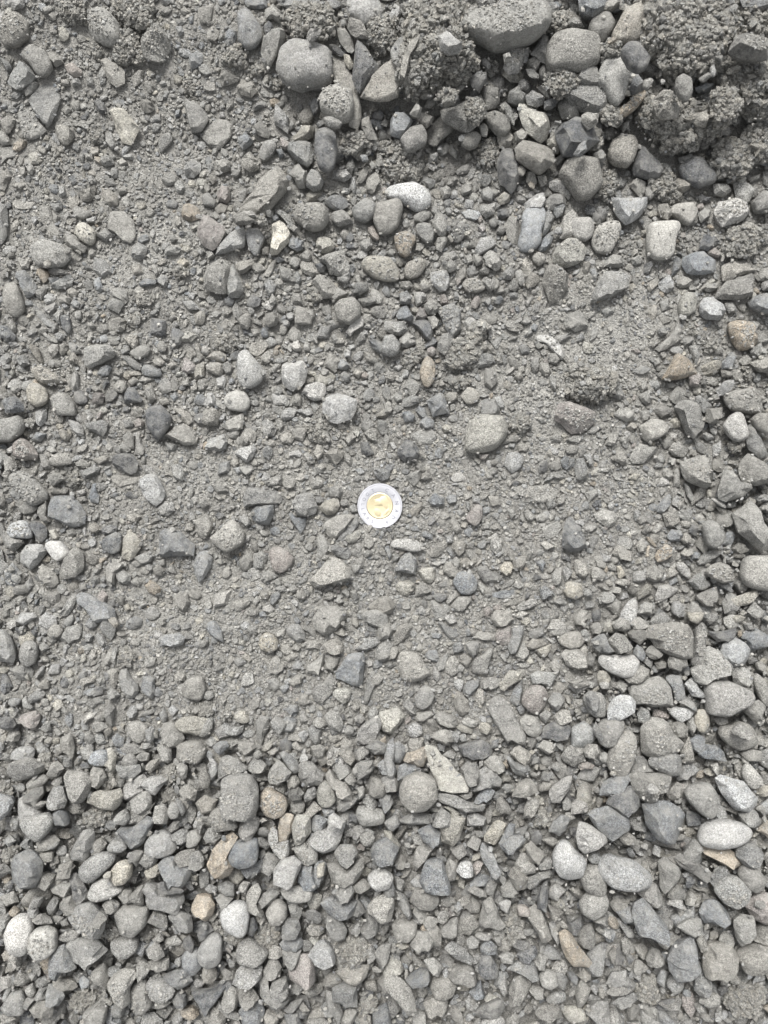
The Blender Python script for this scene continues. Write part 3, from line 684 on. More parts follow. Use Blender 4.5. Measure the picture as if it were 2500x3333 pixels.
rw 898 2166 -24,-7 -9,-29 6,-33 25,-3 25,16 2,31 -21,23#round buff grey stone in the lower middle grit, below the cream tan pebble
al 969 2168 -20,3 3,-20 18,-5 14,10 -12,14
aw 1029 2166 -31,1 3,-22 25,-44 22,8 10,35 -31,23
rw 965 2213 -27,7 -1,-16 18,-16 18,7 -8,22
ab 927 2240 -19,-2 11,-13 14,-2 -4,17
rw 871 2241 -16,-14 3,-18 14,1 10,20 -9,12
rw 988 2281 -20,-1 -5,-20 14,-20 18,10 6,18 -13,14
ab 952 2309 -26,1 -11,-18 20,-14 20,8 -3,24
ag 710 2173 -13,-6 -2,-18 13,-10 17,5 -2,16 -10,13
aw 804 2143 -17,-6 -2,-21 17,5 9,16 -9,5
ry 754 2196 -12,1 -1,-14 14,-7 7,12 -8,8
rw 675 2263 -20,-6 -9,-13 18,-13 22,5 3,17 -16,9
cw 668 2307 -32,-12 -13,-27 25,-12 32,10 17,26 -28,14
cw 743 2320 -20,-3 -5,-21 18,-21 21,5 3,28 -16,13
ry 788 2334 -27,-5 -12,-20 7,-20 22,-1 25,14 7,21 -20,14
aw 833 2288 -16,-1 -5,-23 18,-16 11,14 -8,26
rw 669 2369 -25,24 -14,-6 -6,-29 24,-36 24,-6 9,24 -14,31
ag 755 2373 -40,-3 -25,-22 -2,-7 21,-7 40,-14 36,9 6,27 -32,12
rw 714 2353 -14,-2 1,-13 9,2 1,13
aw 854 2371 -22,-23 -3,-42 23,-38 20,-1 5,22 -3,52 -18,29
ag 907 2362 -26,-14 -11,-33 27,-7 27,8 4,31 -22,16
rw 987 2339 -15,-6 0,-18 22,5 7,12 -12,9
rw 1039 2353 -22,-5 -7,-20 12,-13 27,6 8,21 -18,13
rw 1087 2348 -33,-19 -10,-38 16,-31 32,15 20,37 -2,30 -25,7
ag 1022 2391 -20,-21 -5,-36 25,-17 21,24 10,43 -13,13 -20,-6
rw 1038 2447 -25,-17 5,-24 20,-13 16,14 -2,25 -17,14
rw 1137 2378 -18,0 -3,-19 15,-8 15,11 -11,15
al 1204 2378 -44,15 -25,-19 12,-45 28,-53 43,-23 35,0 16,37 -21,49 -44,37#big pale cream wedge stone with an oblong shape, lower middle
rg 1231 2434 -41,-4 -3,-26 27,-11 27,19 -11,23
rg 1170 2340 -18,-7 5,-19 20,0 5,19 -14,8
ay 1179 2317 -8,-7 0,-18 7,8 0,16
rw 1158 2301 -17,1 2,-17 13,1 2,16
ag 1179 2455 -23,-2 -4,-25 26,-9 11,13 -12,24
ab 722 2430 -29,0 -7,-18 20,-15 24,0 -7,31
rw 800 2433 -24,-10 -17,-18 28,-14 32,1 -2,28 -21,13
rw 840 2457 -15,-4 4,-15 15,4 -4,15
rw 890 2446 -20,3 6,-12 14,-4 -1,15
rw 967 2431 -18,-8 -3,-19 20,7 12,15 -10,7
aw 960 2403 -26,5 -11,-14 12,-10 27,12 -3,9
ag 945 2481 -34,-28 -19,-35 8,-20 27,14 27,29 12,36 -19,2
ag 753 2501 -38,-3 -30,-33 0,-37 30,-18 53,1 38,12 8,12 -23,27 -38,35#grey angular stone above the big gritty topped boulder
rw 835 2496 -25,-5 -14,-20 9,-24 31,-5 24,17 1,25 -25,10
aw 905 2520 -31,1 -16,-29 3,-44 29,-22 44,-7 29,16 -1,35 -24,31 -31,16#buff grey angular stone to the upper right of the big gritty topped boulder
ag 1014 2518 -42,10 -39,-27 -27,-42 3,-35 18,-20 40,3 37,25 29,41 -20,48#wide flat grey stone with ragged sides, lower middle gravel
rw 954 2545 -20,-2 -9,-20 10,-20 21,2 10,21 -13,21
rw 916 2565 -24,-6 3,-18 18,-6 10,20 -8,12
rw 963 2586 -25,3 -14,-16 9,-24 27,-5 16,18 -10,22
rw 967 2625 -22,1 -18,-21 12,-29 27,-10 23,16 -3,28 -18,16
rg 1010 2587 -20,9 -8,-17 14,-25 22,-6 7,17 -16,21
ry 1059 2591 -27,-2 -20,-32 -1,-51 26,-17 33,13 18,32 -5,35 -23,20#cream brown egg shaped stone, lower middle gravel
rg 776 2590 -57,-31 -49,-58 -23,-65 22,-65 41,-62 60,-31 64,-9 60,36 45,74 15,70 -23,55 -46,59 -61,21 -53,-1#big grey boulder with a gritty dark patch on top, lower middle
ro 889 2611 -38,-22 -23,-45 -8,-41 7,-30 37,-15 45,8 34,38 7,49 -23,38 -38,15#tan brown rounded cube stone right of the big grey boulder with gritty patch
rw 663 2537 -15,-9 -8,-31 7,-31 22,-1 15,29 -8,29 -15,14
ag 693 2512 -15,-6 0,-25 15,-25 15,9 0,31 -15,16
ab 704 2546 -22,1 4,-10 15,-18 15,13 -11,13
rw 1112 2506 -27,0 -20,-23 3,-30 25,-15 33,7 18,22 -5,26 -24,15
ag 1104 2561 -42,-40 -27,-55 -12,-25 26,-10 41,20 41,50 18,43 -12,20 -34,-2#long grey angular stone to the lower left of the pale cream wedge
rw 1132 2462 -32,-9 -10,-20 13,-16 24,6 13,29 -10,14
ag 1185 2503 -33,-5 -10,-27 28,-27 28,3 5,25 -18,33
aw 1225 2564 -24,2 -20,-36 3,-28 33,-13 33,17 -5,36 -24,25
rw 1203 2611 -24,0 -13,-22 2,-26 25,0 17,23 -5,23
rw 1143 2541 -21,-5 2,-24 17,2 9,18 -6,10
rw 1200 2651 -40,-2 -33,-25 -2,-25 50,-10 50,28 -25,36#buff grey rounded pebble to the lower left of the round faceted boulder
ag 1127 2621 -31,5 -5,-17 40,-25 25,-2 -5,20 -27,20
al 1092 2671 -22,-14 -7,-26 30,1 23,23 -22,16
aw 1009 2646 -7,-12 12,-38 38,-12 8,11 -15,26 -37,26
rw 719 2662 -41,2 -26,-21 0,-36 27,-21 57,32 -19,40#buff grey rounded pebble to the lower left of the big gritty topped boulder
ab 1068 2644 -21,-10 2,-18 20,-3 9,16 -10,13
rw 1175 2579 -11,-13 8,-20 11,10 -8,25
ab 1253 2498 -25,-7 -6,-26 20,-15 20,23 -10,23
rw 1204 2238 -25,57 -14,-11 1,-49 16,-56 24,-26 1,27 -6,57
rw 1226 2212 -21,-8 2,-23 24,-8 9,19 -17,19
al 810 2696 -34,15 -19,-30 11,-45 34,-30 26,8 3,42 -23,38#pale mottled stone on top of a blue grey rounded cube, bottom gravel
rb 793 2777 -47,10 -40,-21 -25,-39 5,-36 43,-47 47,-6 43,25 20,40 -10,43 -36,32#blue grey rounded cube stone under a pale mottled one, bottom gravel
ao 729 2792 -51,17 -36,-28 -6,-58 24,-81 47,-66 24,-43 24,2 32,25 17,55 -6,70 -29,62 -44,40#tall brownish slab with a curved edge, bottom gravel left of centre
ry 769 2849 -23,-2 -8,-29 14,-21 26,5 7,28 -16,17
ab 822 2825 -43,-1 -9,-8 22,-23 29,-31 37,-8 14,22 -16,33 -31,18
ag 881 2810 -34,29 -22,-16 -7,-39 30,-12 30,7 0,33
ag 855 2745 -23,-11 -4,-19 26,4 11,19 -11,8
al 908 2748 -34,-29 -19,-52 -4,-44 -4,-7 30,-14 33,31 18,54 3,39 -19,23#long pale grey angular stone to the lower right of the big gritty topped boulder
ao 924 2702 -20,-6 -13,-51 33,-51 25,2 10,32 -13,39 -20,32#tan jagged upright stone above a white chunk, bottom gravel centre
ay 976 2703 -27,-14 -12,-52 33,-45 33,8 11,38 -12,46 -23,16#cream angular stone to the lower right of the big gritty topped boulder
ab 1035 2684 -26,5 -11,-33 35,-18 19,20 -18,27
al 1065 2719 -63,15 -33,-15 -3,-15 12,-61 57,-53 50,-8 27,45 -11,56 -41,37#large pale angular stone with a long upper arm, bottom gravel centre
rw 996 2778 -39,-14 -17,-37 13,-40 36,-7 36,24 6,35 -13,31 -24,9#buff grey rounded pebble between the big gritty topped boulder and the smooth pale triangular pebble
al 932 2840 -40,-8 -13,-38 25,-50 47,-31 32,14 9,52 -21,37 -40,22#pale angular block with a light top, bottom gravel centre
ab 1004 2862 -32,7 -21,-45 13,-45 20,-8 28,23 13,41 -17,30#blue grey angular stone above the brownish pear shaped boulder
ab 1038 2843 -17,-19 -6,-41 24,-34 13,19 1,42 -14,34
rw 962 2910 -47,-10 -21,-25 17,-25 55,-7 47,20 10,27 -21,20 -39,5#buff grey rounded pebble between the smooth pale triangular pebble and the brownish pear shaped boulder
ag 1127 2785 -39,-6 -20,-32 18,-36 37,-14 25,24 3,43 -24,24#grey angular stone left of the pale blue grey slab at the bottom
rw 1120 2838 -54,-21 -28,-29 10,-6 55,-44 63,-14 40,31 2,47 -35,31 -50,1#wide buff slab under a grey angular stone, bottom gravel centre
rl 1235 2863 -37,-9 -15,-27 15,-31 46,-9 30,29 -7,33 -30,14#bright round white grey stone, bottom gravel, right of the wide buff slab
ab 1248 2775 -39,-4 -20,-34 10,-45 48,-11 33,27 -1,42 -32,27#blue grey angular stone to the lower left of the round faceted boulder
rw 1195 2732 -24,-9 3,-25 25,-6 10,24 -16,17
ag 1123 2903 -38,-3 -16,-26 22,-26 33,-3 14,27 -16,34
ab 1104 2956 -57,-19 -27,-34 18,-19 56,-19 41,26 3,42 -34,19#flat blue grey broken slab, bottom gravel centre
rg 1093 3024 -27,-42 7,-34 37,4 29,30 7,38 -23,19 -31,-11
ay 1022 2935 -24,-13 -5,-35 25,-20 17,17 2,36 -13,17
aw 1174 2888 -25,-3 9,-26 31,-3 1,19 -14,15
aw 1235 2961 -37,-9 -22,-31 15,-46 46,-31 38,37 15,48 -15,29 -37,6#buff grey angular stone to the upper right of the brownish pear shaped boulder
ag 1201 3025 -26,3 -3,-46 27,-27 23,18 4,33 -22,18
ao 660 2950 -35,-5 -20,-32 3,-35 25,-28 40,-5 33,25 10,44 -20,25 -35,10#small bright cream tan split stone, bottom gravel left of the smooth pale triangle
rl 769 2990 -50,-15 -31,-45 7,-53 33,-45 41,-8 33,45 18,57 -8,45 -39,23#smooth pale triangular pebble, bottom gravel left of centre
aw 832 2930 -30,-15 -11,-45 8,-53 19,-30 4,15 27,45 4,49 -22,37
ag 870 2924 -38,6 -11,-17 19,-28 38,-13 11,21 -19,32
rg 904 2969 -38,-2 -15,-32 7,-39 30,-17 30,13 7,40 -23,36#grey rounded pebble right of the smooth pale triangular pebble
rw 742 2893 -34,-8 -4,-24 19,-12 22,22 -4,22
rw 732 2930 -32,-8 -2,-23 29,-8 14,15 -9,26
rw 792 2888 -16,4 -1,-19 21,-15 10,15 -13,15
rg 661 2862 -13,-8 -2,-34 17,-26 17,15 -2,34 -13,19
ag 947 3021 -28,-8 -17,-31 25,-27 32,-1 17,33 -28,33
cw 738 3035 -49,-30 -30,-53 -8,-7 23,15 57,15 45,38 0,23 -38,0#small crumbly elongated dirt clod to the lower left of the smooth pale triangular pebble
cd 873 3048 -37,-13 -14,-50 23,-35 42,-5 16,25 1,47 -29,32#small crumbly dirt clod to the lower right of the smooth pale triangular pebble
ad 822 3016 -16,19 -9,-26 6,-30 18,4 -1,34
rg 686 3096 -46,7 -31,-23 -1,-53 22,-57 37,-38 37,22 22,48 -8,56 -35,37#smooth grey egg shaped stone, bottom gravel at the left of centre
ad 666 3035 -22,-7 4,-37 27,-7 4,23 -15,30
rg 815 3104 -43,-9 -24,-39 -9,-46 21,-24 55,-1 44,22 13,40 -17,37 -39,18#dark grey half moon stone in the bottom gravel left of centre
rw 894 3104 -24,-1 -5,-24 21,-16 25,7 2,18 -20,14
ab 948 3077 -37,-4 -22,-19 31,-23 35,3 16,22 -22,18
ag 947 3124 -32,-29 32,-29 17,9 2,39 -21,9
ap 984 3163 -43,0 -27,-30 -5,-60 25,-52 40,8 40,30 18,45 -12,38 -35,23#smooth brownish pear shaped boulder, bottom gravel centre
rg 887 3158 -32,5 -13,-32 17,-32 28,-10 24,20 2,32 -28,20
al 805 3174 -48,27 -33,-18 -14,-37 16,-30 50,-26 46,12 16,34 -29,38#large pale stone with flat facets, bottom gravel left of centre
al 1052 3107 -46,4 -20,-34 2,-42 33,-12 40,19 18,41 -28,26#pale grey angular stone to the upper right of the brownish pear shaped boulder
cw 1146 3104 -69,-16 -31,-46 37,-42 59,-16 37,22 6,52 -39,44#dark crumbly dirt clod, bottom gravel centre right
aw 1151 3168 -59,-5 -36,-20 24,-27 50,-20 39,10 9,37 -29,25#buff grey angular stone right of the brownish pear shaped boulder
aw 1080 3193 -33,15 -18,-15 12,-30 35,0 5,27
ag 1122 3236 -37,-28 0,-35 38,-28 38,33 0,40 -37,18#grey angular stone to the lower right of the brownish pear shaped boulder
ag 1086 3275 -24,-51 -1,-44 29,24 14,62 -16,9
ad 681 3241 -56,-10 -33,-10 19,-17 61,-55 49,-17 12,28 -11,65 -41,13#dark grey angular wedge with a sharp lower point, bottom edge left
rw 746 3255 -23,6 -16,-31 7,-47 30,-24 22,29 0,40 -19,25
aw 805 3247 -29,-8 -14,-35 16,-31 39,-1 23,26 -7,33 -26,14
ag 884 3235 -40,-42 -10,-57 -7,-19 5,4 57,19 27,45 -3,49 -33,4#grey angular stone to the lower left of the brownish pear shaped boulder
rg 908 3224 -31,7 -19,-31 26,-38 33,7 11,30 -19,26
ab 818 3295 -39,-4 -20,-26 26,-34 37,-4 26,34 -27,34#squarish bluish grey block at the bottom edge, left of centre
rw 880 3313 -21,-14 -6,-25 24,-7 24,12 1,24 -21,9
rg 963 3222 -22,2 1,-21 24,-6 9,13 -14,13
rw 1020 3222 -41,9 -3,-21 27,-21 27,9 -11,24
ag 957 3276 -31,15 -8,-15 30,-26 15,0 -8,23
aw 707 3312 -29,25 -22,-28 8,-28 27,2 16,32
ag 743 3290 -35,-14 -28,-36 3,-6 33,9 33,32 -5,16
rw 691 2722 -28,4 -13,-26 17,-22 32,-3 9,27 -17,19
rg 642 2800 -25,-21 6,-32 24,-6 21,17 -2,24 -25,17
rw 631 2729 -21,-18 9,-25 24,-3 9,20 -21,27
ag 653 2690 -17,-1 2,-16 13,-9 2,29
cw 1193 3273 -33,-4 -3,-19 35,-19 20,18 -18,26
rw 1036 3331 -34,-9 11,-17 41,6 -19,21
aw 1133 3314 -26,0 4,-30 27,-23 12,23 -18,30
cw 1183 3322 -23,-16 15,-23 22,15 -16,22
ab 1241 3314 -28,-15 17,-45 32,23 -21,38
ag 1248 3106 -32,-3 -5,-33 25,-33 17,20 -5,50
rg 1255 3201 -23,-8 3,-30 26,-8 10,30 -16,15
rw 961 2967 -23,-22 3,-30 22,0 11,27 -12,23
rw 1143 3020 -13,-7 9,-15 9,11 -6,11
ag 1160 3020 -15,0 15,-34 23,-7 0,27 -23,15
ag 1163 2959 -18,-22 4,-29 27,8 4,27 -18,16
rg 1205 3101 -22,-13 8,-28 23,10 -7,32
cw 1431 161 -106,-108 -30,-146 53,-153 90,-78 83,9 120,65 83,95 15,88 -68,133 -128,110 -113,-10#wide crumbly dirt mound with embedded stones right of the pointed dark stone
rw 1654 87 -148,-12 -84,-49 10,-72 108,-72 131,-42 123,7 86,41 33,56 -46,71 -84,41 -133,26#very long buff boulder capped with dirt along the top edge
ag 1533 68 -23,-38 11,-38 45,-23 26,19 0,53 -27,37 -34,-8#upright blue grey chunk leaning on the long dirt capped boulder
rl 1285 48 -20,12 -1,-33 14,-29 18,1 6,24 -16,24
ag 1336 22 -11,-14 12,-22 16,4 -3,23 -14,8
rl 1347 82 -22,12 -10,-25 8,-29 24,-7 16,20 -14,31
sg 1300 171 -27,-5 3,-50 25,-43 14,17 3,48 -20,32
aw 1334 177 -20,11 6,-45 33,-64 29,-38 -1,4 -16,72 -27,57
al 1464 143 -37,-22 -11,-45 12,-19 42,8 27,27 -7,34 -29,15
al 1517 185 -33,3 -3,-19 27,-19 19,11 -11,26
al 1680 193 -27,-39 7,-42 41,-35 41,-12 22,14 7,44 -23,48 -42,26 -23,-5#whitish angular stone under the long dirt capped boulder
rw 1651 187 -13,-10 10,-14 13,9 -9,16
ag 1766 159 -38,18 -15,-16 4,-46 19,-38 23,-1 11,44 -7,37
ag 1740 211 -27,-8 4,-38 30,-19 11,15 0,34 -15,15
rw 1848 175 -63,-24 -40,-58 5,-70 99,-51 99,32 42,59 -14,51 -59,47 -67,13#squarish light buff boulder with rounded corners, upper right
rg 1771 235 -16,-16 6,-24 18,-1 6,29 -16,14
cw 1824 269 -47,-13 -9,-43 29,-28 59,-5 29,32 -16,40 -47,17#crumbly dirt clod below the squarish buff boulder at upper right
ad 1558 261 -29,-12 1,-27 24,-24 24,3 1,33 -18,25
rg 1597 239 -15,-5 0,-9 15,2 0,13
aw 1596 318 -30,-24 -7,-35 23,-24 31,6 16,32 -11,36 -22,6
aw 1681 319 -24,-18 6,-33 29,-3 25,20 -9,20 -28,13
rl 1741 323 -31,-7 -9,-29 21,-14 33,9 10,27 -24,16
rw 1780 300 -29,-14 5,-17 20,9 5,24
ad 1793 338 -23,-6 15,-22 26,-10 7,16 -23,20
ay 1737 392 -46,-57 -16,-49 14,-30 40,-23 52,22 44,60 22,71 -20,37 -42,0 -50,-30#large buff diamond shaped stone with a ridge, upper right
ag 1852 347 -37,0 -18,-31 8,-31 31,-8 31,34 -18,37
aw 1509 377 -74,-15 -33,-30 54,-64 73,-15 61,19 12,52 -25,37 -63,15#large buff grey angular stone left of the buff diamond shaped stone
aw 1446 413 -53,32 -45,-6 -8,-29 30,-51 68,-66 60,-36 23,9 -8,39 -23,58 -45,54#long buff grey angular stone to the upper right of the pale pear shaped pebble
ab 1303 407 -30,-15 -15,-34 11,-38 37,-11 30,22 0,41 -30,34#smooth grey faceted chunk sitting on a pale buff stone, upper middle
rl 1353 452 -50,0 -13,-38 21,-41 36,-15 33,15 2,34 -28,42#pale grey rounded pebble above the pale pear shaped pebble
ag 1385 390 -18,-21 1,-25 27,-2 4,28 -14,17
ag 1357 360 -24,13 -2,-25 17,-10 10,21
cw 1459 316 -39,-7 -2,-22 28,-15 25,16 -13,31
cg 1548 359 -27,-27 3,-35 26,-12 22,25 -4,40 -23,10#small crumbly dirt clod left of the buff diamond shaped stone
rw 1622 404 -44,-31 -7,-42 31,-16 39,18 20,37 -7,29 -29,3#buff grey rounded pebble left of the buff diamond shaped stone
aw 1655 369 -28,-22 -9,-37 6,-15 21,19 17,38 -6,15
rw 1532 457 -30,-9 -11,-24 19,-24 34,-9 19,21 -3,29 -30,14
rw 1575 423 -16,-9 -1,-20 14,-9 10,22 -9,18
cw 1592 505 -41,-23 -10,-42 27,-38 35,4 12,22 5,45 -26,30#small crumbly dirt clod to the upper left of the tall dark wedge at upper right
aw 1646 456 -27,-11 3,-23 26,-11 18,19 -19,26
rw 1695 443 -19,-10 3,-25 22,-2 7,24 -16,13
aw 1740 511 -64,-21 -38,-51 19,-44 64,-14 64,24 19,58 -8,39 -57,9#broad flat topped buff stone with a chipped top rim, upper right
ay 1807 470 -30,-10 4,-29 19,-10 12,27 -7,24
rg 1730 463 -17,-11 17,-7 14,12 -13,8
ad 1655 542 -24,-52 -6,-71 13,-56 36,-7 36,46 9,91 -28,53 -36,-7#tall dark grey wedge stone standing between buff stones, upper right
ad 1871 446 -56,-39 1,-62 57,-47 72,14 19,59 -37,59 -56,14#large dark grey angular stone right of the buff diamond shaped stone
ag 1821 520 -17,-4 5,-15 17,0 -6,19
rw 1889 579 -74,-14 -51,-59 -6,-70 58,-59 77,24 39,69 -6,77 -36,31#large buff grey rounded stone to the lower right of the chipped flat topped buff stone
al 1822 611 -37,-20 -14,-31 16,-31 38,22 31,41 1,18 -33,-1
rg 1809 656 -35,7 -17,-23 14,-27 36,-8 32,22 -28,30
rl 1744 661 -38,2 -4,-28 26,-32 33,-5 18,32 -34,32
aw 1727 581 -17,-23 5,-35 20,14 5,29 -14,14
rw 1766 585 -19,-12 4,-24 19,10 -4,25
sg 1548 604 -12,-13 3,-24 11,6 -4,29
rl 1329 637 -79,-27 -34,-34 19,-42 57,-23 75,3 72,34 34,56 -11,30 -56,11 -79,-4#smooth pale pear shaped pebble lying sideways beside buff stones, upper middle
cw 1310 547 -60,-20 -22,-42 45,-42 68,-5 53,37 -22,48 -60,26#crumbly dirt clod above the pale pear shaped pebble
cw 1285 482 -46,-7 3,-22 40,-11 40,15 -35,27#small crumbly elongated dirt clod above the pale pear shaped pebble
rg 1410 513 -17,-1 2,-16 17,-12 13,11 -13,18
al 1431 485 -8,-7 4,-14 11,12 -8,9
ag 1510 552 -30,6 11,-21 26,-13 11,13 -19,17
sg 1535 567 -14,6 1,-25 16,-17 5,13 -10,21
rw 1518 616 -19,2 -4,-17 18,-13 18,9 -12,21
rg 1587 634 -24,-12 2,-24 25,-1 13,22 -17,14
rw 1451 625 -20,-11 2,-22 18,-7 10,19 -9,23
ay 1641 645 -22,3 1,-23 20,-12 16,11 -14,22
aw 1581 588 -22,3 16,-23 23,-15 1,22 -18,15
cw 1819 75 -34,-7 -4,-30 34,-22 26,30 -23,30#small crumbly dirt clod above the squarish buff boulder at upper right
rw 1269 711 -49,-44 34,-67 45,-33 38,-6 26,31 -4,54 -34,54 -57,9#large buff grey rounded stone to the lower left of the pale pear shaped pebble
rw 1374 706 -30,-1 4,-24 30,-16 23,6 0,21 -26,14
rw 1387 755 -35,-24 -5,-31 17,-24 29,2 21,33 -1,36 -28,10#round bottomed buff pebble left of the charcoal stone, upper middle
aw 1435 733 -31,-6 -15,-43 3,-40 22,-13 26,9 15,36 0,39 -19,17
aw 1438 791 -15,-19 15,-26 19,-3 0,30 -18,19
ro 1320 795 -40,-23 -21,-38 5,-41 35,-26 35,-11 20,15 17,34 -2,45 -21,34 -32,15#pinkish tan heart shaped stone in dust, right of the cream oblong stone
rd 1493 760 -32,1 -13,-25 13,-33 32,-25 32,-3 6,28 -9,35 -28,20#charcoal round stone with grit on its side, upper middle
aw 1538 797 -21,6 -2,-13 17,-13 13,6 -9,13
rl 1578 801 -30,5 -15,-25 15,-32 34,-25 37,-6 19,9 -4,24 -23,32 -34,20#pale grey oval pebble lying tilted over a brown grey pebble, upper middle
rw 1606 850 -32,-17 -9,-36 13,-25 28,5 21,28 6,32 -24,13
rw 1555 846 -15,-21 15,-13 19,9 -4,21 -15,2
ag 1586 685 -23,-18 29,-26 22,12 -4,27 -23,5
rb 1732 749 -34,-52 -15,-78 23,-82 45,-67 42,-29 30,8 30,42 15,61 -15,76 -41,69 -49,46 -37,1#big smooth grey oblong stone standing upright in the upper right with paler top
rg 1779 725 -17,-35 6,-43 29,-20 13,17 -13,47 -20,32
ab 1775 794 -28,16 -5,-22 25,-44 21,1 2,24 -16,27
aw 1855 731 -40,19 -21,-26 9,-49 20,-34 43,4 20,34 -29,49#buff grey angular stone right of the big smooth oblong stone
ay 1849 825 -53,8 -38,-22 -4,-53 34,-56 60,-15 49,23 19,38 -23,49 -49,30#broad pale angular slab at the upper right, leaning over a dust covered stone
rg 1820 684 -28,-9 3,-32 21,-9 10,21 -9,28
rw 1753 843 -21,-10 -2,-22 17,-14 21,9 2,24 -17,12
aw 1667 748 -25,-13 -10,-43 20,-43 24,-6 16,47 -3,47 -21,9
rw 1632 750 -5,-19 21,-8 6,15 -20,11
rg 1606 727 -17,-7 2,-19 21,-3 6,15 -9,12
ag 1657 891 -26,2 4,-28 15,-17 19,6 7,21 -19,17
aw 1725 893 -34,-45 -15,-53 7,-7 34,8 30,26 -8,49 -15,23
rg 1694 906 -18,-20 1,-32 16,-5 16,21 1,28 -15,6
rw 1674 929 -17,-6 -2,-28 17,-10 17,9 2,21 -17,13
aw 1805 923 -31,-37 -16,-64 21,-53 40,-26 40,15 18,53 -13,64 -24,38 -35,8#large dusty grey stone with squared sides, half sunk at the upper right
rw 1576 882 -21,4 2,-15 21,-8 13,11 -13,11
rw 1542 929 -40,-6 -25,-21 9,-25 32,-6 40,13 9,24 -25,21#brownish oval stone topped with grit, above the middle of the photo
aw 1590 923 -27,-7 -8,-22 22,-11 25,8 7,27 -16,8
al 1433 914 -32,-28 -10,-32 24,-36 32,-10 32,17 17,36 -2,39 -25,17 -36,-6#light buff five sided stone on dusty ground, above the middle
rw 1468 867 -30,3 -3,-23 16,-12 19,7 -3,22
rw 1348 877 -34,1 -23,-22 15,-37 41,-29 34,1 15,24 -15,35 -34,24#buff grey rounded pebble to the upper left of the five sided buff stone
ap 1493 915 -9,-7 6,-18 9,4 -6,19
aw 1380 935 -13,-8 -2,-16 21,-1 6,15 -9,11
rw 1527 843 -13,-10 6,-18 13,9 -6,20
rw 1322 928 -19,-12 11,-16 26,3 3,18 -19,6
ab 1317 970 -18,-13 8,-24 23,-2 20,21 -14,21 -18,-2
ag 1366 972 -18,-22 16,-22 23,-7 5,19 -11,27 -18,4
ap 1446 976 -15,-15 0,-19 15,4 11,15 -11,15
rw 1409 999 -31,-8 -8,-31 18,-16 29,0 7,26 -16,26
ab 1315 1024 -27,5 -16,-18 10,-33 33,8 22,24 -20,16
ap 1374 1023 -22,13 -7,-24 8,-17 19,9 4,21
ab 1470 1043 -50,-33 -24,-48 6,-56 29,-37 32,8 32,27 21,46 2,61 -17,31 -35,-3#large dark grey pointed stone near the crumbly clod, above the middle
rl 1530 1055 -24,-4 -5,-23 18,-15 21,0 6,19 -16,23
ag 1294 1070 -44,-26 24,-26 35,4 24,19 5,26 -44,4
ad 1381 1072 -41,-21 -18,-32 16,-28 27,6 23,36 8,36 -14,6
rw 1413 1048 -24,-16 -1,-23 18,0 10,18 -5,22
rg 1273 1127 -23,-34 7,-38 30,-8 26,22 0,37 -38,22#grey rounded pebble to the lower right of the elongated white stone
rw 1327 1110 -28,-6 -2,-29 25,-14 28,9 -2,24 -24,13
ag 1451 1122 -28,5 -13,-29 10,-41 33,-10 25,20 -1,39 -24,20
ad 1403 1118 -25,9 5,-25 24,-6 13,9 -17,16
cw 1523 1126 -39,-18 -9,-45 21,-67 55,-71 59,-37 36,-7 40,38 13,76 -47,72 -73,61 -54,1#crumbly brown dirt clod right of the dark grey pointed stone
rg 1598 1085 -16,-19 -5,-30 10,-19 17,15 6,30 -9,23#small upright grey block shaped pebble just right of the crumbly clod
rw 1603 1140 -14,-6 -3,-17 12,2 12,13 -6,9
rw 1575 1128 -12,-9 7,-20 14,2 3,17 -12,10
ro 1391 1212 -24,-3 -13,-40 2,-55 21,-40 25,-3 21,28 2,50 -13,43 -20,20#upright brown oval stone stained darker in the middle, above the coin
rp 1405 1144 -16,-10 7,-17 18,1 3,17 -12,9
cw 1340 1162 -18,-20 8,-35 27,-13 23,17 -7,32 -30,17#small crumbly dirt clod to the lower left of the dark pointed stone by the clod
cd 1501 1245 -25,-20 -2,-28 28,-5 20,17 5,29 -25,10
al 1790 1124 -50,-28 -35,-35 -9,-35 25,-12 48,21 44,48 33,48 10,21 -20,-12 -43,-16#white curved crescent shaped stone lying in the fine dust, right of centre
aw 1755 1125 -19,-13 7,-6 15,5 -4,13
aw 1802 1168 -17,-19 6,-19 21,4 6,19 -17,15
ag 1743 1185 -18,2 -3,-24 12,-24 12,17 -3,32
rw 1774 1200 -15,-21 11,-17 22,9 0,25 -19,6
rg 1800 1246 -11,-25 11,-14 8,31 -8,9
ab 1426 1316 -40,-12 -18,-24 12,-39 27,-1 35,29 -18,44#dark blue grey block shaped stone with a flat top, left of the cream boulder
rw 1467 1294 -21,-2 -6,-20 20,-17 24,6 2,17 -17,13
ag 1595 1326 -32,-19 -13,-30 17,-26 32,4 24,34 -29,34
rw 1689 1226 -17,2 6,-20 13,6 -2,14
aw 1660 1206 -18,3 12,-15 16,-4 -11,15
ag 1642 1169 -11,-12 0,-16 11,7 0,22
rw 1587 1218 -13,-5 2,-12 13,3 -2,14
ap 1547 983 -14,4 1,-22 12,-22 16,0 1,23 -14,16
ag 1502 977 -11,-9 0,-16 12,-1 8,14 -7,10
al 1589 983 -15,0 4,-15 11,-3 0,16
aw 1614 926 -10,-33 13,-10 5,20 -6,24
ag 1630 948 -22,5 8,-21 16,5 -3,9
ag 1688 1046 -20,5 14,-17 14,-2 -9,13
ag 1713 1047 -18,4 4,-18 19,1 -3,12
rw 1692 1067 -16,-1 6,-12 14,3 -5,11
ag 1724 978 -18,5 8,-17 16,-10 -7,21
rb 1623 977 -15,-5 4,-16 19,-1 4,14 -11,10
rg 1722 1082 -12,-1 3,-16 14,3 -5,14
ap 1668 1014 -11,0 4,-15 8,3 0,11
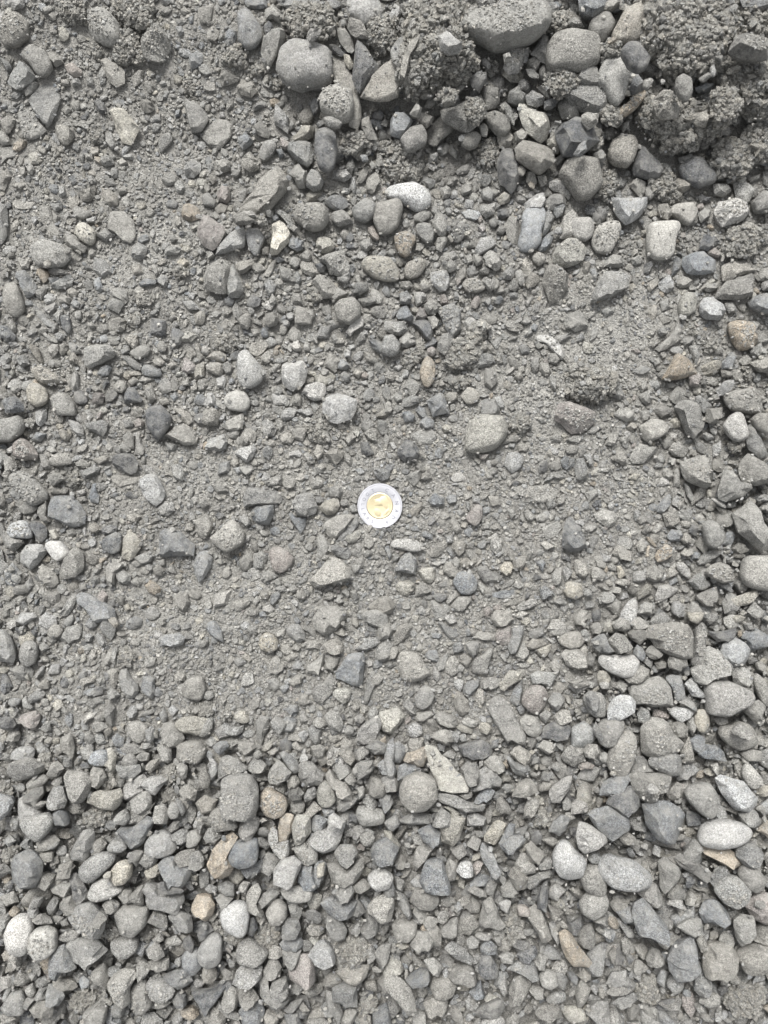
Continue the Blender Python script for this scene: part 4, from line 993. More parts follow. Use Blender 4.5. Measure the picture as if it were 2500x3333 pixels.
rw 1273 1228 -15,-3 7,-19 18,-3 7,12 -15,12
rw 1264 1328 -14,-13 5,-21 16,-2 9,17 -14,17
rw 1265 1297 -11,-5 4,-12 11,7 -4,10
aw 1437 1250 -10,5 -2,-18 13,1 1,12
rp 1564 716 -13,-4 2,-15 10,4 -1,15
rp 1569 742 -14,0 1,-18 13,0 1,19
ry 1576 1416 -62,46 -59,16 -51,-14 -51,-48 -25,-67 21,-71 58,-63 81,-37 81,-10 66,23 36,54 -2,61 -40,57 -59,50#large cream boulder with a freckled top, upper right of the coin
ab 1331 1357 -24,-12 2,-19 21,0 13,15 -13,18
ab 1393 1377 -30,2 -7,-24 11,-17 23,2 15,17 -15,21
ry 1455 1396 -17,-5 -2,-17 17,-2 10,10 -9,13
sw 1380 1422 -43,-5 -17,-24 24,-28 43,-1 32,21 -6,25 -32,14
ad 1330 1471 -39,-9 -5,-43 22,-32 44,6 22,29 -12,33 -35,14#dark stained triangular stone above the coin to its right
ab 1428 1473 -12,-7 3,-18 14,-3 7,19 -12,12
al 1454 1488 -8,-11 11,-15 7,12 -8,12
sw 1432 1407 -20,-13 3,-13 18,17 -1,10
aw 1347 1552 -25,-3 -3,-15 24,-26 24,-3 1,31 -18,16
aw 1388 1552 -21,8 5,-26 20,4 -2,12
ab 1421 1632 -28,-4 -5,-27 25,-12 25,11 2,18 -20,11
rb 1471 1624 -21,-4 -2,-15 16,-11 16,11 -10,19
aw 1357 1658 -24,4 -5,-15 21,-26 21,-8 2,23 -17,23
al 1314 1693 -15,-1 4,-12 15,-1 8,10 -11,6
ab 1389 1741 -18,-8 -3,-15 19,0 19,15 -15,7
rg 1326 1775 -61,4 -46,-19 -1,-23 33,-15 56,7 48,19 14,22 -46,7#long smooth grey torpedo shaped stone lying below right of the coin
aw 1427 1788 -30,17 -23,-2 19,-32 34,-28 26,-6 -4,24 -26,24
aw 1494 1783 -25,-4 -18,-23 16,-23 23,-12 16,14 1,29 -14,18#light buff rounded triangle pebble, lower right of the coin
aw 1484 1712 -19,-13 -8,-39 15,-1 18,14 3,25 -12,14
rp 1546 1679 -32,5 -10,-21 5,-40 24,-32 24,2 13,28 -2,36 -25,20#buff pear shaped stone with a pink tint, right of the coin
aw 1585 1715 -19,3 4,-16 15,-8 8,7 -11,11
ab 1467 1800 -14,-6 -2,-14 13,1 2,20
rw 1484 1834 -15,-3 0,-22 15,-6 7,16 -8,16
aw 1516 1834 -21,-3 1,-22 20,-6 13,16 -14,12
rg 1534 1773 -13,-2 2,-13 17,-6 6,13 -13,9
rg 1571 1773 -20,2 3,-17 18,-10 11,13 -12,13
aw 1615 1770 -22,-22 0,-37 19,-10 19,16 0,35 -18,16
ab 1326 1836 -42,22 -31,-5 -8,-35 7,-39 29,-20 33,14 22,33 -8,29#grey chunky stone with a flat bottom, below the long torpedo stone
ay 1393 1868 -34,-10 -19,-18 8,-25 23,-18 23,12 8,31 -11,27#cream cone shaped stone with a rounded lower end, below right of the coin
ry 1317 1913 -29,-6 -18,-21 16,-25 35,-14 31,12 8,28 -10,24 -29,5
aw 1374 1919 -22,-5 -3,-24 15,-20 30,6 4,18 -22,22
rb 1513 1897 -41,-2 -26,-32 -7,-39 23,-32 42,-9 38,25 16,40 -14,36 -29,17#round grey stone with a dark top patch, below right of the coin
ag 1595 1870 -44,-24 -13,-31 2,-12 28,-5 39,10 32,25 -13,29 -32,10#grey stepped stone right of the round grey one with a dark top
ry 1648 1851 -21,-5 -6,-23 13,-23 24,-5 16,18 -2,25 -21,10
aw 1693 1830 -25,-10 2,-21 24,-21 20,1 2,31 -21,20
aw 1663 1810 -14,-13 1,-16 13,6 -2,21
sb 1641 1934 -37,-5 1,-12 38,-16 38,7 -7,14 -37,10#straight sided dark grey bar shaped stone below right of the coin
aw 1566 1913 -15,-14 0,-18 19,9 8,24 -11,1
ag 1441 1905 -18,-2 12,-13 16,5 -10,9
rg 1432 1946 -28,-5 -9,-17 21,-13 25,2 6,17 -16,13
aw 1472 1947 -22,12 -7,-14 15,-25 23,-10 4,12 -15,24
aw 1500 1966 -31,1 -9,-22 29,-25 36,-14 14,16 -9,27 -31,16#light grey angular stone with a slanted top, below the round grey one
rp 1541 1944 -12,-3 3,-11 10,4 -1,12
aw 1425 1984 -24,-32 -9,-32 28,6 36,28 -9,36 -21,-2
rl 1375 1987 -12,-5 -1,-16 18,3 7,14 -12,6
aw 1658 1898 -24,20 -16,1 10,-18 21,-10 6,9
rw 1620 1910 -12,-3 3,-11 11,4 -1,12
rw 1688 1906 -20,-3 3,-11 18,1 -1,12
aw 1679 1956 -41,11 16,-15 34,-19 23,3 -30,18
aw 1705 1974 -26,0 -3,-18 31,-7 12,12 -14,16
ab 1777 1930 -22,-16 0,-23 27,-1 8,18 -15,22
ry 1864 1921 -30,4 -23,-26 -4,-29 26,-22 34,16 11,31 -19,23#cream rounded stone with a flat left side, lower right of the coin
rg 1822 1960 -26,-4 1,-16 23,-1 16,14 -14,7
ag 1847 1867 -17,-13 -6,-24 17,-6 10,13 -6,28
aw 1813 1878 -17,2 -5,-28 17,-35 17,2 2,32 -13,25
ab 1763 1837 -19,-6 3,-17 14,-6 3,28
rb 1865 1745 -39,-12 -27,-49 -12,-68 18,-49 41,-4 48,34 25,56 -12,56 -42,37#large grey stone with a pointed top, right of the coin
aw 1779 1775 -24,-8 -2,-15 29,4 -2,19
sw 1799 1727 -37,-9 16,-31 31,-9 9,21 -22,29
sw 1758 1606 -94,-23 -18,-23 50,-16 57,-5 46,14 12,29 -56,26#long flat dust covered slab, right of the coin
al 1670 1610 -13,-5 2,-9 13,-1 6,7 -9,7
rw 1724 1681 -18,-15 -3,-23 20,3 8,18 -7,15
aw 1666 1670 -17,-12 10,-16 10,7 -2,22
aw 1762 1686 -18,-5 4,-17 19,-2 8,13 -15,10
ag 1793 1553 -23,15 3,-19 22,-4 -1,11
rw 1806 1516 -21,-5 -6,-16 17,-12 20,6 5,18 -17,10#round buff pebble beside a split dark pebble, right of the coin
ab 1840 1506 -17,-6 -2,-25 13,-14 13,9 5,24 -10,13
ab 1860 1507 -15,23 -3,-15 12,-15 8,8
aw 1809 1428 -20,-4 -1,-15 21,-4 17,11 -17,11
rp 1862 1358 -62,-9 -47,-47 -9,-54 36,-32 74,-16 70,21 36,51 -2,55 -39,21 -54,14#large brownish pink boulder at the foot of a dirt clod, right of centre
rw 1869 1431 -28,1 -1,-14 29,-7 14,12 -16,8
rw 1860 1464 -22,-2 0,-17 23,-9 15,13 -15,13
aw 1605 1535 -20,-1 -1,-16 14,-5 14,10 -8,14
rw 1555 1501 -15,-1 -4,-13 15,-1 4,14
rp 1573 1485 -14,-8 1,-12 20,-8 5,15 -10,11
rw 1608 1507 -15,-3 4,-15 19,0 4,12 -11,8
aw 1669 1509 -16,-2 3,-17 10,6 3,13
aw 1699 1565 -16,-1 -1,-12 22,3 -4,10
rw 1659 1574 -10,-3 2,-10 9,1 -2,12
rg 1498 1669 -14,-7 1,-11 12,4 1,15
rw 1543 1737 -14,-4 1,-7 20,-4 8,8 -14,8
aw 1580 1736 -17,1 2,-10 20,-6 9,5 -14,9
aw 1667 1428 -36,19 -21,-4 12,-19 31,-7 12,11
rg 1370 1818 -11,-2 1,-13 12,-2 4,10 -7,6
rw 1288 1818 -12,-2 0,-13 15,-6 3,10 -8,10
rw 1420 1834 -19,-3 7,-10 22,-3 7,12 -16,5
aw 1558 1832 -18,14 8,-20 16,-8 -7,14
ap 1586 1993 -12,-11 3,-19 18,0 3,19 -12,12
rl 1588 1938 -14,-1 1,-9 12,-1 1,10
ab 1264 1797 -14,-18 1,-22 12,12 5,27 -6,4
cw 1689 1377 -32,-13 -10,-28 21,-28 36,-5 21,21 -10,32 -28,17#small crumbly dirt clod right of the freckled cream boulder
aw 1793 1637 -16,-9 7,-17 18,6 -8,21
aw 1825 1628 -17,0 13,-23 13,7 -10,15
rw 1256 2055 -29,-16 9,-28 24,-1 17,18 -21,29
aw 1309 2063 -25,13 -18,-24 16,-39 35,-24 24,6 -6,32 -25,40
rg 1283 2042 -14,-3 1,-15 12,-3 8,12 -7,12
rw 1280 2125 -19,-3 -7,-19 11,-22 19,-3 8,19 -15,27
rw 1337 2171 -46,-34 -34,-53 -4,-53 26,-42 41,-12 64,18 41,41 11,52 -19,52 -34,33 -42,-4#large buff dusty boulder half sunk, lower middle right of centre
ag 1457 2050 -34,-26 -22,-34 19,0 38,15 12,34 -11,11
ab 1422 2069 -18,-8 1,-11 20,0 9,11 -14,7
aw 1636 2014 -39,2 -24,-28 28,-28 43,2 13,25 -24,25
ap 1642 2069 -27,22 -23,-15 0,-34 22,-30 22,0 15,30 -8,30#reddish grey flat faced stone leaning against a slim grey one, lower right
ag 1676 2083 -12,-44 30,-48 22,-7 3,46 -12,46 -23,20 -12,-14
rw 1536 2057 -15,-3 0,-15 15,-7 12,12 -11,12
aw 1578 2071 -42,5 -19,-17 11,-13 37,-2 34,17 -19,13
ab 1491 2106 -19,0 -11,-15 8,-18 19,0 19,12 -15,23#small pale blue grey stone with a speckled face, lower middle right
ag 1538 2110 -24,-15 -9,-22 25,-22 25,8 2,34 -17,15
rg 1568 2154 -32,13 -24,-14 6,-25 29,-51 40,-51 29,-10 17,28 -2,43 -24,39 -35,28#grey teardrop shaped stone pointing up to the right, lower right of centre
rw 1471 2167 -25,0 -10,-27 9,-34 24,-15 20,22 -2,34 -18,22
rw 1498 2175 -14,-4 1,-16 16,-1 8,11 -11,11
aw 1439 2158 -23,9 -8,-14 18,-33 22,-14 7,24 -16,28
rw 1513 2148 -18,-11 1,-23 23,-4 8,26 -14,11
ag 1744 2062 -27,-1 -12,-16 26,-20 33,-1 3,22 -23,14
aw 1818 2042 -37,4 -18,-26 1,-26 35,4 35,19 -18,27
rw 1858 2082 -47,-6 -20,-24 17,-28 55,-13 32,24 -5,32 -35,17#buff grey rounded pebble to the upper left of the very white egg shaped stone
rw 1745 2096 -35,10 -13,-20 25,-20 36,-1 10,14 -20,18
aw 1704 2122 -28,15 -2,-38 13,-23 21,-4 6,22 -9,30
ay 1771 2117 -27,-3 -1,-14 25,-22 21,-3 -1,27 -20,12
al 1790 2084 -20,-11 -9,-11 18,7 10,15
aw 1871 2143 -45,-14 -26,-29 4,-37 42,-14 42,31 4,39 -26,24#broad pale stone with a worn rim at the right, lower right
rw 1806 2167 -17,0 -6,-23 9,-23 17,4 9,22 -10,19
ay 1657 2216 -34,11 -15,-15 0,-34 41,-30 41,-4 15,11 -15,34 -30,26#pale cream slab tilted above the long grey slab, lower right of centre
rg 1593 2226 -30,-6 -11,-22 34,-18 34,9 4,20 -27,16
ab 1533 2238 -27,4 -12,-18 26,-30 30,-11 3,27 -19,27
al 1492 2228 -16,-12 -8,-20 18,-12 14,10 7,25 -12,7
rw 1563 2270 -15,-13 -4,-32 11,-24 19,17 3,29 -12,21
rg 1381 2269 -33,3 -18,-27 5,-42 27,-27 35,-4 20,26 -7,45 -29,30#plump grey stone with a flat bright top, lower middle gravel
rw 1498 2292 -22,-12 -14,-42 1,-42 27,-12 31,25 8,44 -11,25 -18,10
ag 1335 2303 -25,-8 -6,-31 13,-8 17,22 2,26
sg 1649 2350 -60,-40 -52,-74 -34,-85 -15,-78 8,-63 27,-25 46,13 64,43 64,80 38,73 15,58 4,73 -15,43 -37,5 -49,-17#long flat grey slab with a jagged lower end, lower right of centre
rb 1681 2266 -24,14 -9,-24 14,-54 21,-16 14,21 2,36 -17,25
rp 1739 2279 -41,-7 -26,-33 5,-52 31,-44 46,-14 35,16 16,38 1,50 -22,31 -41,16#rounded pinkish grey boulder right of the long flat grey slab
rw 1728 2363 -41,-15 -18,-38 12,-34 34,-8 38,15 19,41 -11,30 -33,7#buff grey rounded pebble right of the long jagged slab
ag 1809 2281 -28,-1 -9,-28 14,-28 32,-1 6,36 -17,21
rw 1833 2335 -29,-2 -10,-25 20,-25 27,5 12,24 -18,24
ad 1810 2384 -48,16 -33,-21 -10,-36 43,-25 50,-6 35,20 -2,28 -33,24#dark grey angular stone right of the long jagged slab
aw 1773 2331 -18,-6 4,-21 23,-6 4,24 -14,9
rw 1772 2207 -47,-10 -25,-25 20,-18 51,-25 36,5 17,35 -10,20 -40,20
ay 1273 2341 -38,-24 -8,-31 15,-46 30,-31 45,-8 22,25 0,52 -23,37 -38,29#cream angular stone to the upper right of the pale cream wedge
rw 1377 2331 -33,2 -14,-14 24,-17 35,-6 9,17 -22,17
aw 1451 2345 -39,-12 -20,-28 10,-20 36,-5 33,25 10,29 -28,10
rw 1528 2353 -26,-5 -7,-20 31,-5 23,13 1,17 -22,2
ry 1580 2372 -25,-2 -14,-21 5,-21 24,-2 20,13 5,21 -17,13
rl 1351 2376 -26,-6 -11,-21 4,-25 23,-10 23,13 4,24 -18,21#small pale round pebble, lower middle gravel beside two grey ones
rw 1444 2400 -40,0 -21,-22 9,-26 32,-7 32,15 9,27 -21,15
ay 1515 2375 -31,-9 -9,-16 25,-1 25,14 -9,10
ag 1484 2403 -15,-10 3,-21 15,-3 3,20 -8,12
rw 1350 2425 -25,-2 -17,-21 9,-25 28,-13 28,5 -2,21 -21,32
ro 1357 2464 -43,12 -32,-11 -2,-18 29,-34 32,-3 21,31 -9,27
rb 1298 2449 -18,19 -14,-30 1,-37 20,-19 24,0 5,34 -14,34
ab 1270 2480 -20,-4 -12,-57 10,-76 10,-4 18,33 10,60 -12,48
sy 1451 2507 -65,-69 -58,-80 -28,-69 -13,-46 10,-31 33,-1 55,21 74,52 70,70 25,70 -20,59 -31,29 -50,-9#brightest cream white spear shaped stone, lower middle right
rb 1435 2431 -12,-8 -4,-16 15,-1 11,15 -8,11
ag 1468 2457 -26,0 -3,-15 16,0 12,15
ad 1547 2440 -56,-10 -33,-17 -3,-25 19,-32 50,-10 50,13 27,28 -11,32 -41,17#dark grey stone with a rough face, right of the bright cream spear shaped one
ag 1533 2521 -31,-19 -12,-34 18,-30 26,0 18,30 -4,38 -19,15
ag 1579 2544 -20,-38 10,-49 40,-23 55,-4 48,15 10,22 -20,22 -46,33 -50,18 -24,7#grey angular stone right of the bright spear shaped stone
aw 1615 2491 -37,-8 -18,-30 4,-30 27,0 27,15 12,30 -11,22
ab 1327 2512 -32,16 -24,-21 -9,-25 36,-17 47,-6 21,5 -9,24 -32,28
rw 1359 2579 -56,-13 -41,-43 -4,-62 27,-54 57,-36 64,17 49,32 27,55 -19,59 -49,32 -56,17#large round faceted buff boulder left of the cream white spear, lower middle
ag 1271 2555 -29,-27 9,-27 24,-4 24,19 2,26 -29,11
aw 1698 2460 -37,-7 -22,-26 -3,-30 30,-7 30,12 12,31 -11,23#pale ridged stone below the long flat grey slab, lower right
rg 1685 2495 -36,-27 -28,-34 -6,-12 32,-4 40,11 25,33 -6,26 -21,3
ag 1730 2418 -17,-18 10,-25 21,-10 10,12 -5,28 -17,12
rw 1782 2430 -35,0 -12,-22 18,-15 26,12 3,27
ab 1821 2430 -17,-7 -2,-18 17,0 9,19 -6,8
rw 1866 2458 -36,6 -21,-24 9,-31 40,-20 32,18 2,33 -28,18
rw 1779 2477 -20,-1 -2,-20 17,-13 13,14 -9,21
ag 1809 2496 -20,2 -9,-13 21,-5 6,17
rg 1819 2470 -8,-24 4,-9 11,13 4,21 -11,-2
al 1824 2570 -35,4 -9,-19 21,-42 36,-45 36,-19 14,19 -1,41 -24,41 -35,19
rw 1777 2557 -26,9 -7,-14 15,-21 27,-6 8,13 -18,20
ag 1499 2615 -79,-15 -64,-30 -23,-26 15,-7 52,8 75,4 67,26 22,30 -15,11 -53,0#long grey angular stone to the lower right of the bright spear shaped stone
ab 1578 2589 -34,22 -12,-15 4,-27 34,-12 19,7 -12,26
rw 1519 2589 -24,0 -5,-12 17,-12 17,7 -5,15
aw 1637 2625 -22,9 -18,-21 -6,-33 12,-14 27,9 20,24 -10,24
rw 1727 2630 -21,4 -10,-26 5,-34 28,-19 20,11 -2,30 -21,30
aw 1713 2566 -45,23 -26,-15 4,-30 27,-15 34,8 4,30
rw 1656 2566 -22,0 -7,-15 16,-7 20,8 -7,15
cw 1760 2660 -28,-3 -5,-26 29,-19 32,19 -28,27#small crumbly dirt clod to the upper left of the biggest oblong boulder
aw 1845 2620 -15,-9 0,-24 19,-1 8,18 -11,14
rw 1438 2666 -26,6 0,-32 23,-17 31,21 -30,21
ay 1476 2640 -30,-14 -7,-14 23,9 15,17
rl 1548 2668 -27,-11 -4,-23 34,-4 26,19 -27,19
ab 1259 2611 -24,-7 -9,-30 14,-22 21,0 6,23 -9,38
rw 1631 2471 -12,-3 3,-14 11,5 0,12
ro 1647 2487 -13,-4 2,-15 10,4 2,15
aw 1701 2165 -25,-2 -14,-6 24,-6 24,6 -6,9
rg 1280 2679 -30,0 9,-26 23,0 -4,26
aw 1303 2709 -27,23 0,-17 26,-30 13,-4 -14,29
ay 1276 2740 -26,-35 0,-35 27,11 13,38 -13,18
rg 1359 2667 -63,6 -17,-21 49,-14 49,12 -17,19
ab 1403 2722 -41,-17 -2,-36 31,-17 31,16 5,36 -22,16
ay 1472 2700 -38,-14 1,-47 41,-34 27,5 1,51 -32,38#buff block with a pointed lower end, bottom gravel right of centre
ay 1613 2706 -35,13 -8,-27 11,-40 37,-27 31,6 -2,45 -35,32#buff angular stone with a flat top beside a pale grey slab, bottom right gravel
ab 1669 2741 -45,4 -12,-22 27,-22 41,-9 14,23 -25,30
ab 1659 2704 -28,28 -2,-25 18,-18 11,15
ag 1370 2786 -28,24 -15,-22 11,-41 38,-22 11,18 -15,44
ab 1416 2851 -41,-14 -28,-41 5,-54 24,-47 38,-14 51,51 24,58 -28,51 -48,12#large pale blue grey slab with a pointed left corner, bottom gravel
rw 1385 2928 -50,1 -30,-39 -4,-26 42,-13 42,14 23,33 -23,27#large buff rounded stone under the pale blue grey slab, bottom gravel
ag 1467 2835 -20,2 -7,-38 19,-25 13,28 -7,35
ag 1492 2772 -25,-14 14,-21 27,6 1,25 -19,6
al 1514 2831 -28,6 -15,-21 18,-27 25,19 -1,25#white edged angular stone, bottom gravel right of centre
rp 1555 2824 -16,0 -3,-20 17,-14 10,13 -10,19
ab 1599 2807 -34,-23 -27,-62 6,-29 19,3 32,23 12,56 -8,30#slim blue grey slab with a jagged end, bottom right gravel
aw 1709 2816 -32,-6 -13,-38 1,-38 33,8 33,27 1,27 -26,21
aw 1741 2777 -31,-19 -12,-39 8,-19 34,7 15,33 -12,33
rl 1847 2802 -46,-18 -26,-57 0,-64 27,-31 60,-5 46,48 7,61 -26,48 -46,15#large smooth pale buff stone narrow at the top, bottom right gravel
ag 1753 2858 -43,18 -30,-2 9,-21 35,-28 42,-15 9,12 -24,38
ad 1770 2923 -21,32 -8,-34 12,-60 12,19 5,45
al 1808 2904 -20,-8 0,-28 33,-8 7,25 -20,18
ag 1822 2687 -34,18 -21,-8 6,-34 32,-21 19,12 -1,32
aw 1795 2738 -33,-6 6,-13 20,0 6,20
rw 1774 2810 -25,0 1,-19 21,-13 21,14 -18,20
rw 1689 2857 -32,-7 -19,-33 7,-27 27,-1 21,32 -6,39
ag 1594 2887 -22,-17 4,-31 24,-11 11,35 -16,22
rw 1660 2896 -29,-7 4,-33 30,0 17,19 -23,19
ag 1556 2904 -37,-8 -11,-21 22,-2 29,18 -4,11
aw 1540 2948 -27,0 -1,-26 25,-6 19,20 -14,13
aw 1600 2980 -41,21 -28,-45 -2,-58 18,-25 24,8 44,27 24,41 -35,34#buff stone with a flared base shaped like a bell, bottom right gravel
al 1644 2948 -20,-6 6,-19 20,-13 6,27 -13,13
rp 1706 2964 -23,-16 4,-16 17,-3 17,17 -16,17
ag 1755 3004 -32,-49 -13,-62 7,-36 33,30 40,49 7,62 -13,17 -32,-10#long grey angular stone running down to the right, bottom right gravel
al 1805 3038 -17,-31 3,-37 16,22 10,42 -10,2
ao 1865 3094 -44,-54 -24,-67 15,-21 61,38 48,51 2,51 -24,18 -37,-14#long pinkish tan stone leaning, bottom right gravel
rw 1318 3025 -42,-18 -15,-31 37,-24 37,9 11,35 -29,28#buff grey rounded pebble left of the bell shaped stone
aw 1379 3064 -44,9 -24,-30 15,-30 35,-4 29,22 -11,35#buff grey angular stone below the pale blue grey slab at the bottom
ao 1383 3021 -15,0 -2,-14 11,-7 11,6 -8,13
ag 1461 3026 -27,8 -7,-12 25,-38 25,14 -14,27
aw 1414 3038 -33,-31 -6,-44 20,-4 20,35 0,42
ag 1498 3103 -51,-17 -25,-37 15,-17 41,16 34,36 -12,16
ab 1592 3089 -27,-9 -1,-29 26,-9 26,17 6,23 -27,10
rw 1539 3069 -20,-9 0,-22 20,-3 13,17 -13,17
rd 1584 3147 -25,-8 -19,-35 7,-41 34,-2 34,31 -6,38 -25,18#dark pitted rounded block, bottom right gravel right of centre
rd 1701 3082 -31,-2 -11,-22 22,-16 28,4 9,17 -18,17
rd 1717 3107 -34,-1 -7,-14 25,-27 32,-8 6,25 -21,25
rw 1641 3077 -17,-17 3,-30 23,3 9,29 -17,16
rw 1653 3118 -29,-6 4,-19 24,-6 17,14 -16,14
cw 1670 3016 -20,-48 7,-68 26,-9 13,44 -6,64 -20,18#small crumbly elongated dirt clod to the lower right of the bell shaped stone
ag 1509 3172 -49,6 -23,-27 17,-33 30,-20 43,26 17,32 -36,19#grey angular stone to the lower left of the bell shaped stone
rw 1441 3216 -40,-5 -27,-31 19,-38 45,-12 32,21 -1,34 -27,28#buff grey rounded pebble to the lower left of the bell shaped stone
aw 1421 3275 -40,-12 0,-31 33,-18 33,15 6,34 -33,15
ab 1365 3189 -43,2 3,-31 29,-31 36,9 3,28 -30,22
aw 1298 3231 -48,-40 -22,-53 5,-46 37,-14 57,65 31,72 -9,26 -48,-14#big long grey stone slanting down to the right, bottom edge
ay 1277 3146 -27,-7 -1,-34 26,-14 32,12 -1,26 -27,19
ag 1707 3157 -57,-5 -30,-25 29,-25 42,15 29,34 -11,8
aw 1686 3226 -29,5 -16,-35 10,-54 43,-22 24,18 -3,44 -29,44#buff grey angular stone to the lower left of the leaning pinkish tan stone
rw 1748 3229 -25,-5 -12,-18 21,-12 21,15 -6,21
rw 1784 3188 -28,-10 -9,-30 24,-23 31,16 4,29 -22,16
ag 1597 3287 -52,9 -19,-17 34,-37 47,-4 21,22 -32,29#grey angular stone below the bell shaped stone
ab 1555 3229 -29,2 10,-38 23,15 -3,21
rl 1606 3330 -41,-1 12,-27 38,-7 25,19 -34,19
al 1639 3217 -15,-13 5,-39 11,14 5,27 -8,14
rg 1787 3296 -45,0 -12,-26 34,-13 34,13 -12,27
rw 1812 3249 -37,8 -11,-18 29,-18 29,8 -11,21
aw 1685 3280 -15,3 11,-23 25,-10 -2,16 -21,16
rg 1825 3189 -24,-24 3,-31 22,-4 9,35 -10,22
aw 1303 2804 -20,-7 0,-26 19,-7 13,20 -14,20
ag 1264 2901 -14,-25 12,-38 19,14 -1,28 -14,21
ag 1316 2950 -27,-48 0,-35 26,31 13,44 -13,5
aw 1414 3149 -33,-23 0,-30 26,3 13,29 -6,23
aw 1362 3129 -27,-30 -7,-17 32,23 19,29 -20,-3
rg 1274 3284 -24,-14 15,-34 29,-1 2,25 -24,25
rw 1299 2875 -16,-25 -3,-19 17,-5 10,27 -10,21
rg 1798 3102 -36,-3 -10,-29 23,-3 30,17 -10,17
rw 1759 3133 -23,-7 -3,-27 23,-14 16,25 -10,25
aw 1807 2969 -25,-27 -6,-14 27,-1 14,19 -12,25
cw 2235 145 -141,-153 137,-153 152,-70 145,6 130,51 62,89 -28,104 -66,96 -96,36 -141,21 -157,-32#biggest crumbly dirt clod overhanging at the top right
ab 1926 28 -43,-28 54,-36 47,2 6,29 -21,25 -40,10#blue grey angular stone to the upper right of the squarish buff boulder at upper right
rw 1956 90 -32,-22 -6,-52 24,-45 43,-7 32,23 2,57 -28,42 -40,8#buff grey rounded stone to the upper right of the squarish buff boulder at upper right
rw 2052 86 -60,27 -19,-48 30,-78 49,-48 34,8 26,42 -11,50 -49,46#large buff grey rounded stone above the upright egg shaped stone
rd 2073 187 -51,-17 -28,-48 5,-44 24,-14 39,9 28,35 5,47 -25,32#dark grey rounded pebble to the upper right of the upright egg shaped stone
rw 1996 251 -49,-10 -31,-51 0,-78 22,-78 41,-51 49,-10 41,50 15,96 -8,81 -27,35 -49,20#smooth egg shaped buff stone standing upright right of the faceted grey blocks, upper right
ab 2062 267 -17,-52 1,-41 35,19 1,46 -21,27
ao 2057 340 -50,22 -12,-8 33,-54 44,-39 37,-16 14,14 -20,41 -46,41#tan wedge of stone propped on the dirt lump, upper right
ag 1911 251 -25,-10 -2,-32 32,-25 36,28 -6,28 -36,13
ag 1908 319 -71,-48 -33,-44 57,-40 69,-3 65,39 42,62 -3,43 -52,13 -78,-18#pale grey faceted block left of the upright egg shaped stone
rw 1920 389 -26,-12 0,-24 27,-16 23,10 -4,33 -22,10
cg 1987 377 -37,-15 1,-30 31,0 24,30 -22,19#small crumbly dirt clod left of the square topped pale stone
ag 1982 436 -13,-14 14,-22 21,5 -2,20 -20,9
cw 1933 460 -20,-27 10,-38 25,-8 17,30 -5,37 -24,7#small crumbly dirt clod right of the chipped flat topped buff stone
ab 1892 485 -25,16 -6,-14 17,-29 17,5 -2,24
rg 1953 509 -25,-8 1,-23 20,0 12,18 -10,15
rw 2024 495 -47,10 -36,-35 -6,-54 39,-50 54,-17 39,29 21,51 -21,44 -44,25#rounded buff stone with a flat left side beside the dark grey triangle, upper right
ad 2107 537 -29,-55 -13,-62 13,-28 43,-10 51,17 35,47 -6,47 -44,36 -51,13#dark blue grey triangular stone with a concave top, upper right
rl 1937 532 -32,-5 -13,-23 13,-12 28,3 21,18 -21,22
rw 1950 573 -11,-15 8,-19 19,0 0,18 -15,15
cw 1972 602 -44,-7 -7,-37 31,-44 35,1 16,46 -29,42#crumbly dirt clod to the lower left of the dark triangular stone at upper right
aw 2170 346 -39,-22 -12,-45 18,-45 33,-7 44,12 33,35 -9,42 -28,31 -43,1#square topped pale stone with pitted grit, stuck in the dirt lump
cw 2199 386 -121,-54 -68,-100 15,-115 68,-47 121,-24 128,59 53,74 38,96 -23,89 -90,36 -121,-9#crumbly dirt lump holding the square topped pale stone
rw 2225 283 -22,-27 0,-42 23,-27 27,18 12,49 -15,26 -26,3
rb 2257 352 -28,-5 -5,-13 21,-9 25,2 10,13 -20,13
rw 2296 252 -22,4 8,-15 20,-3 -7,15
rl 2320 231 -8,-12 3,-20 11,3 3,21 -8,10
ab 2291 287 -28,-1 -2,-16 32,-8 13,11 -17,14
aw 2285 389 -33,-12 12,-27 27,-5 12,25 -18,18
cw 2361 358 -41,-49 19,-57 41,-19 26,34 -11,56 -34,34#crumbly dirt clod right of the square topped pale stone
cw 2428 282 -93,-56 12,-94 106,-101 106,57 50,95 -26,76 -56,19 -101,1#big crumbly dirt clod to the lower right of the biggest dirt clod at top right
cw 2417 509 -120,18 -90,-27 -33,-49 23,-87 117,-95 129,37 61,18 23,41 -22,75 -82,64#pale crumbly dirt clod with a ragged edge above the smooth half buried pebble, right
cw 2466 93 -56,-63 49,-78 57,58 -7,65 -45,20#big crumbly dirt clod right of the biggest dirt clod at top right
ab 2467 15 -57,-23 56,-23 56,15 -8,23 -46,8#long blue grey angular stone to the upper right of the square topped pale stone
ag 2443 154 -67,12 -41,-33 -3,-41 80,-3 54,34 -22,34#grey angular stone right of the biggest dirt clod at top right
rd 2268 562 -58,-20 -39,-57 14,-46 40,-4 67,11 59,33 6,48 -35,29 -54,7#large dark grey rounded stone right of the dark triangular stone at upper right
rw 2217 603 -26,0 -10,-23 12,-19 31,7 12,22 -18,15
rg 2236 518 -29,-2 4,-21 31,-6 16,13 -22,13
cw 2150 605 -41,-17 -4,-40 41,-25 41,20 -4,43 -34,20#small crumbly dirt clod to the lower right of the dark triangular stone at upper right
rg 2113 628 -16,-18 3,-25 22,5 3,24 -12,12
cw 2182 640 -43,-7 9,-26 40,-7 25,19 -28,19#small crumbly elongated dirt clod above the smooth notched stone
aw 2419 619 -35,-24 -17,-39 21,-16 40,14 14,44 -24,21#buff grey angular stone to the upper right of the smooth notched stone
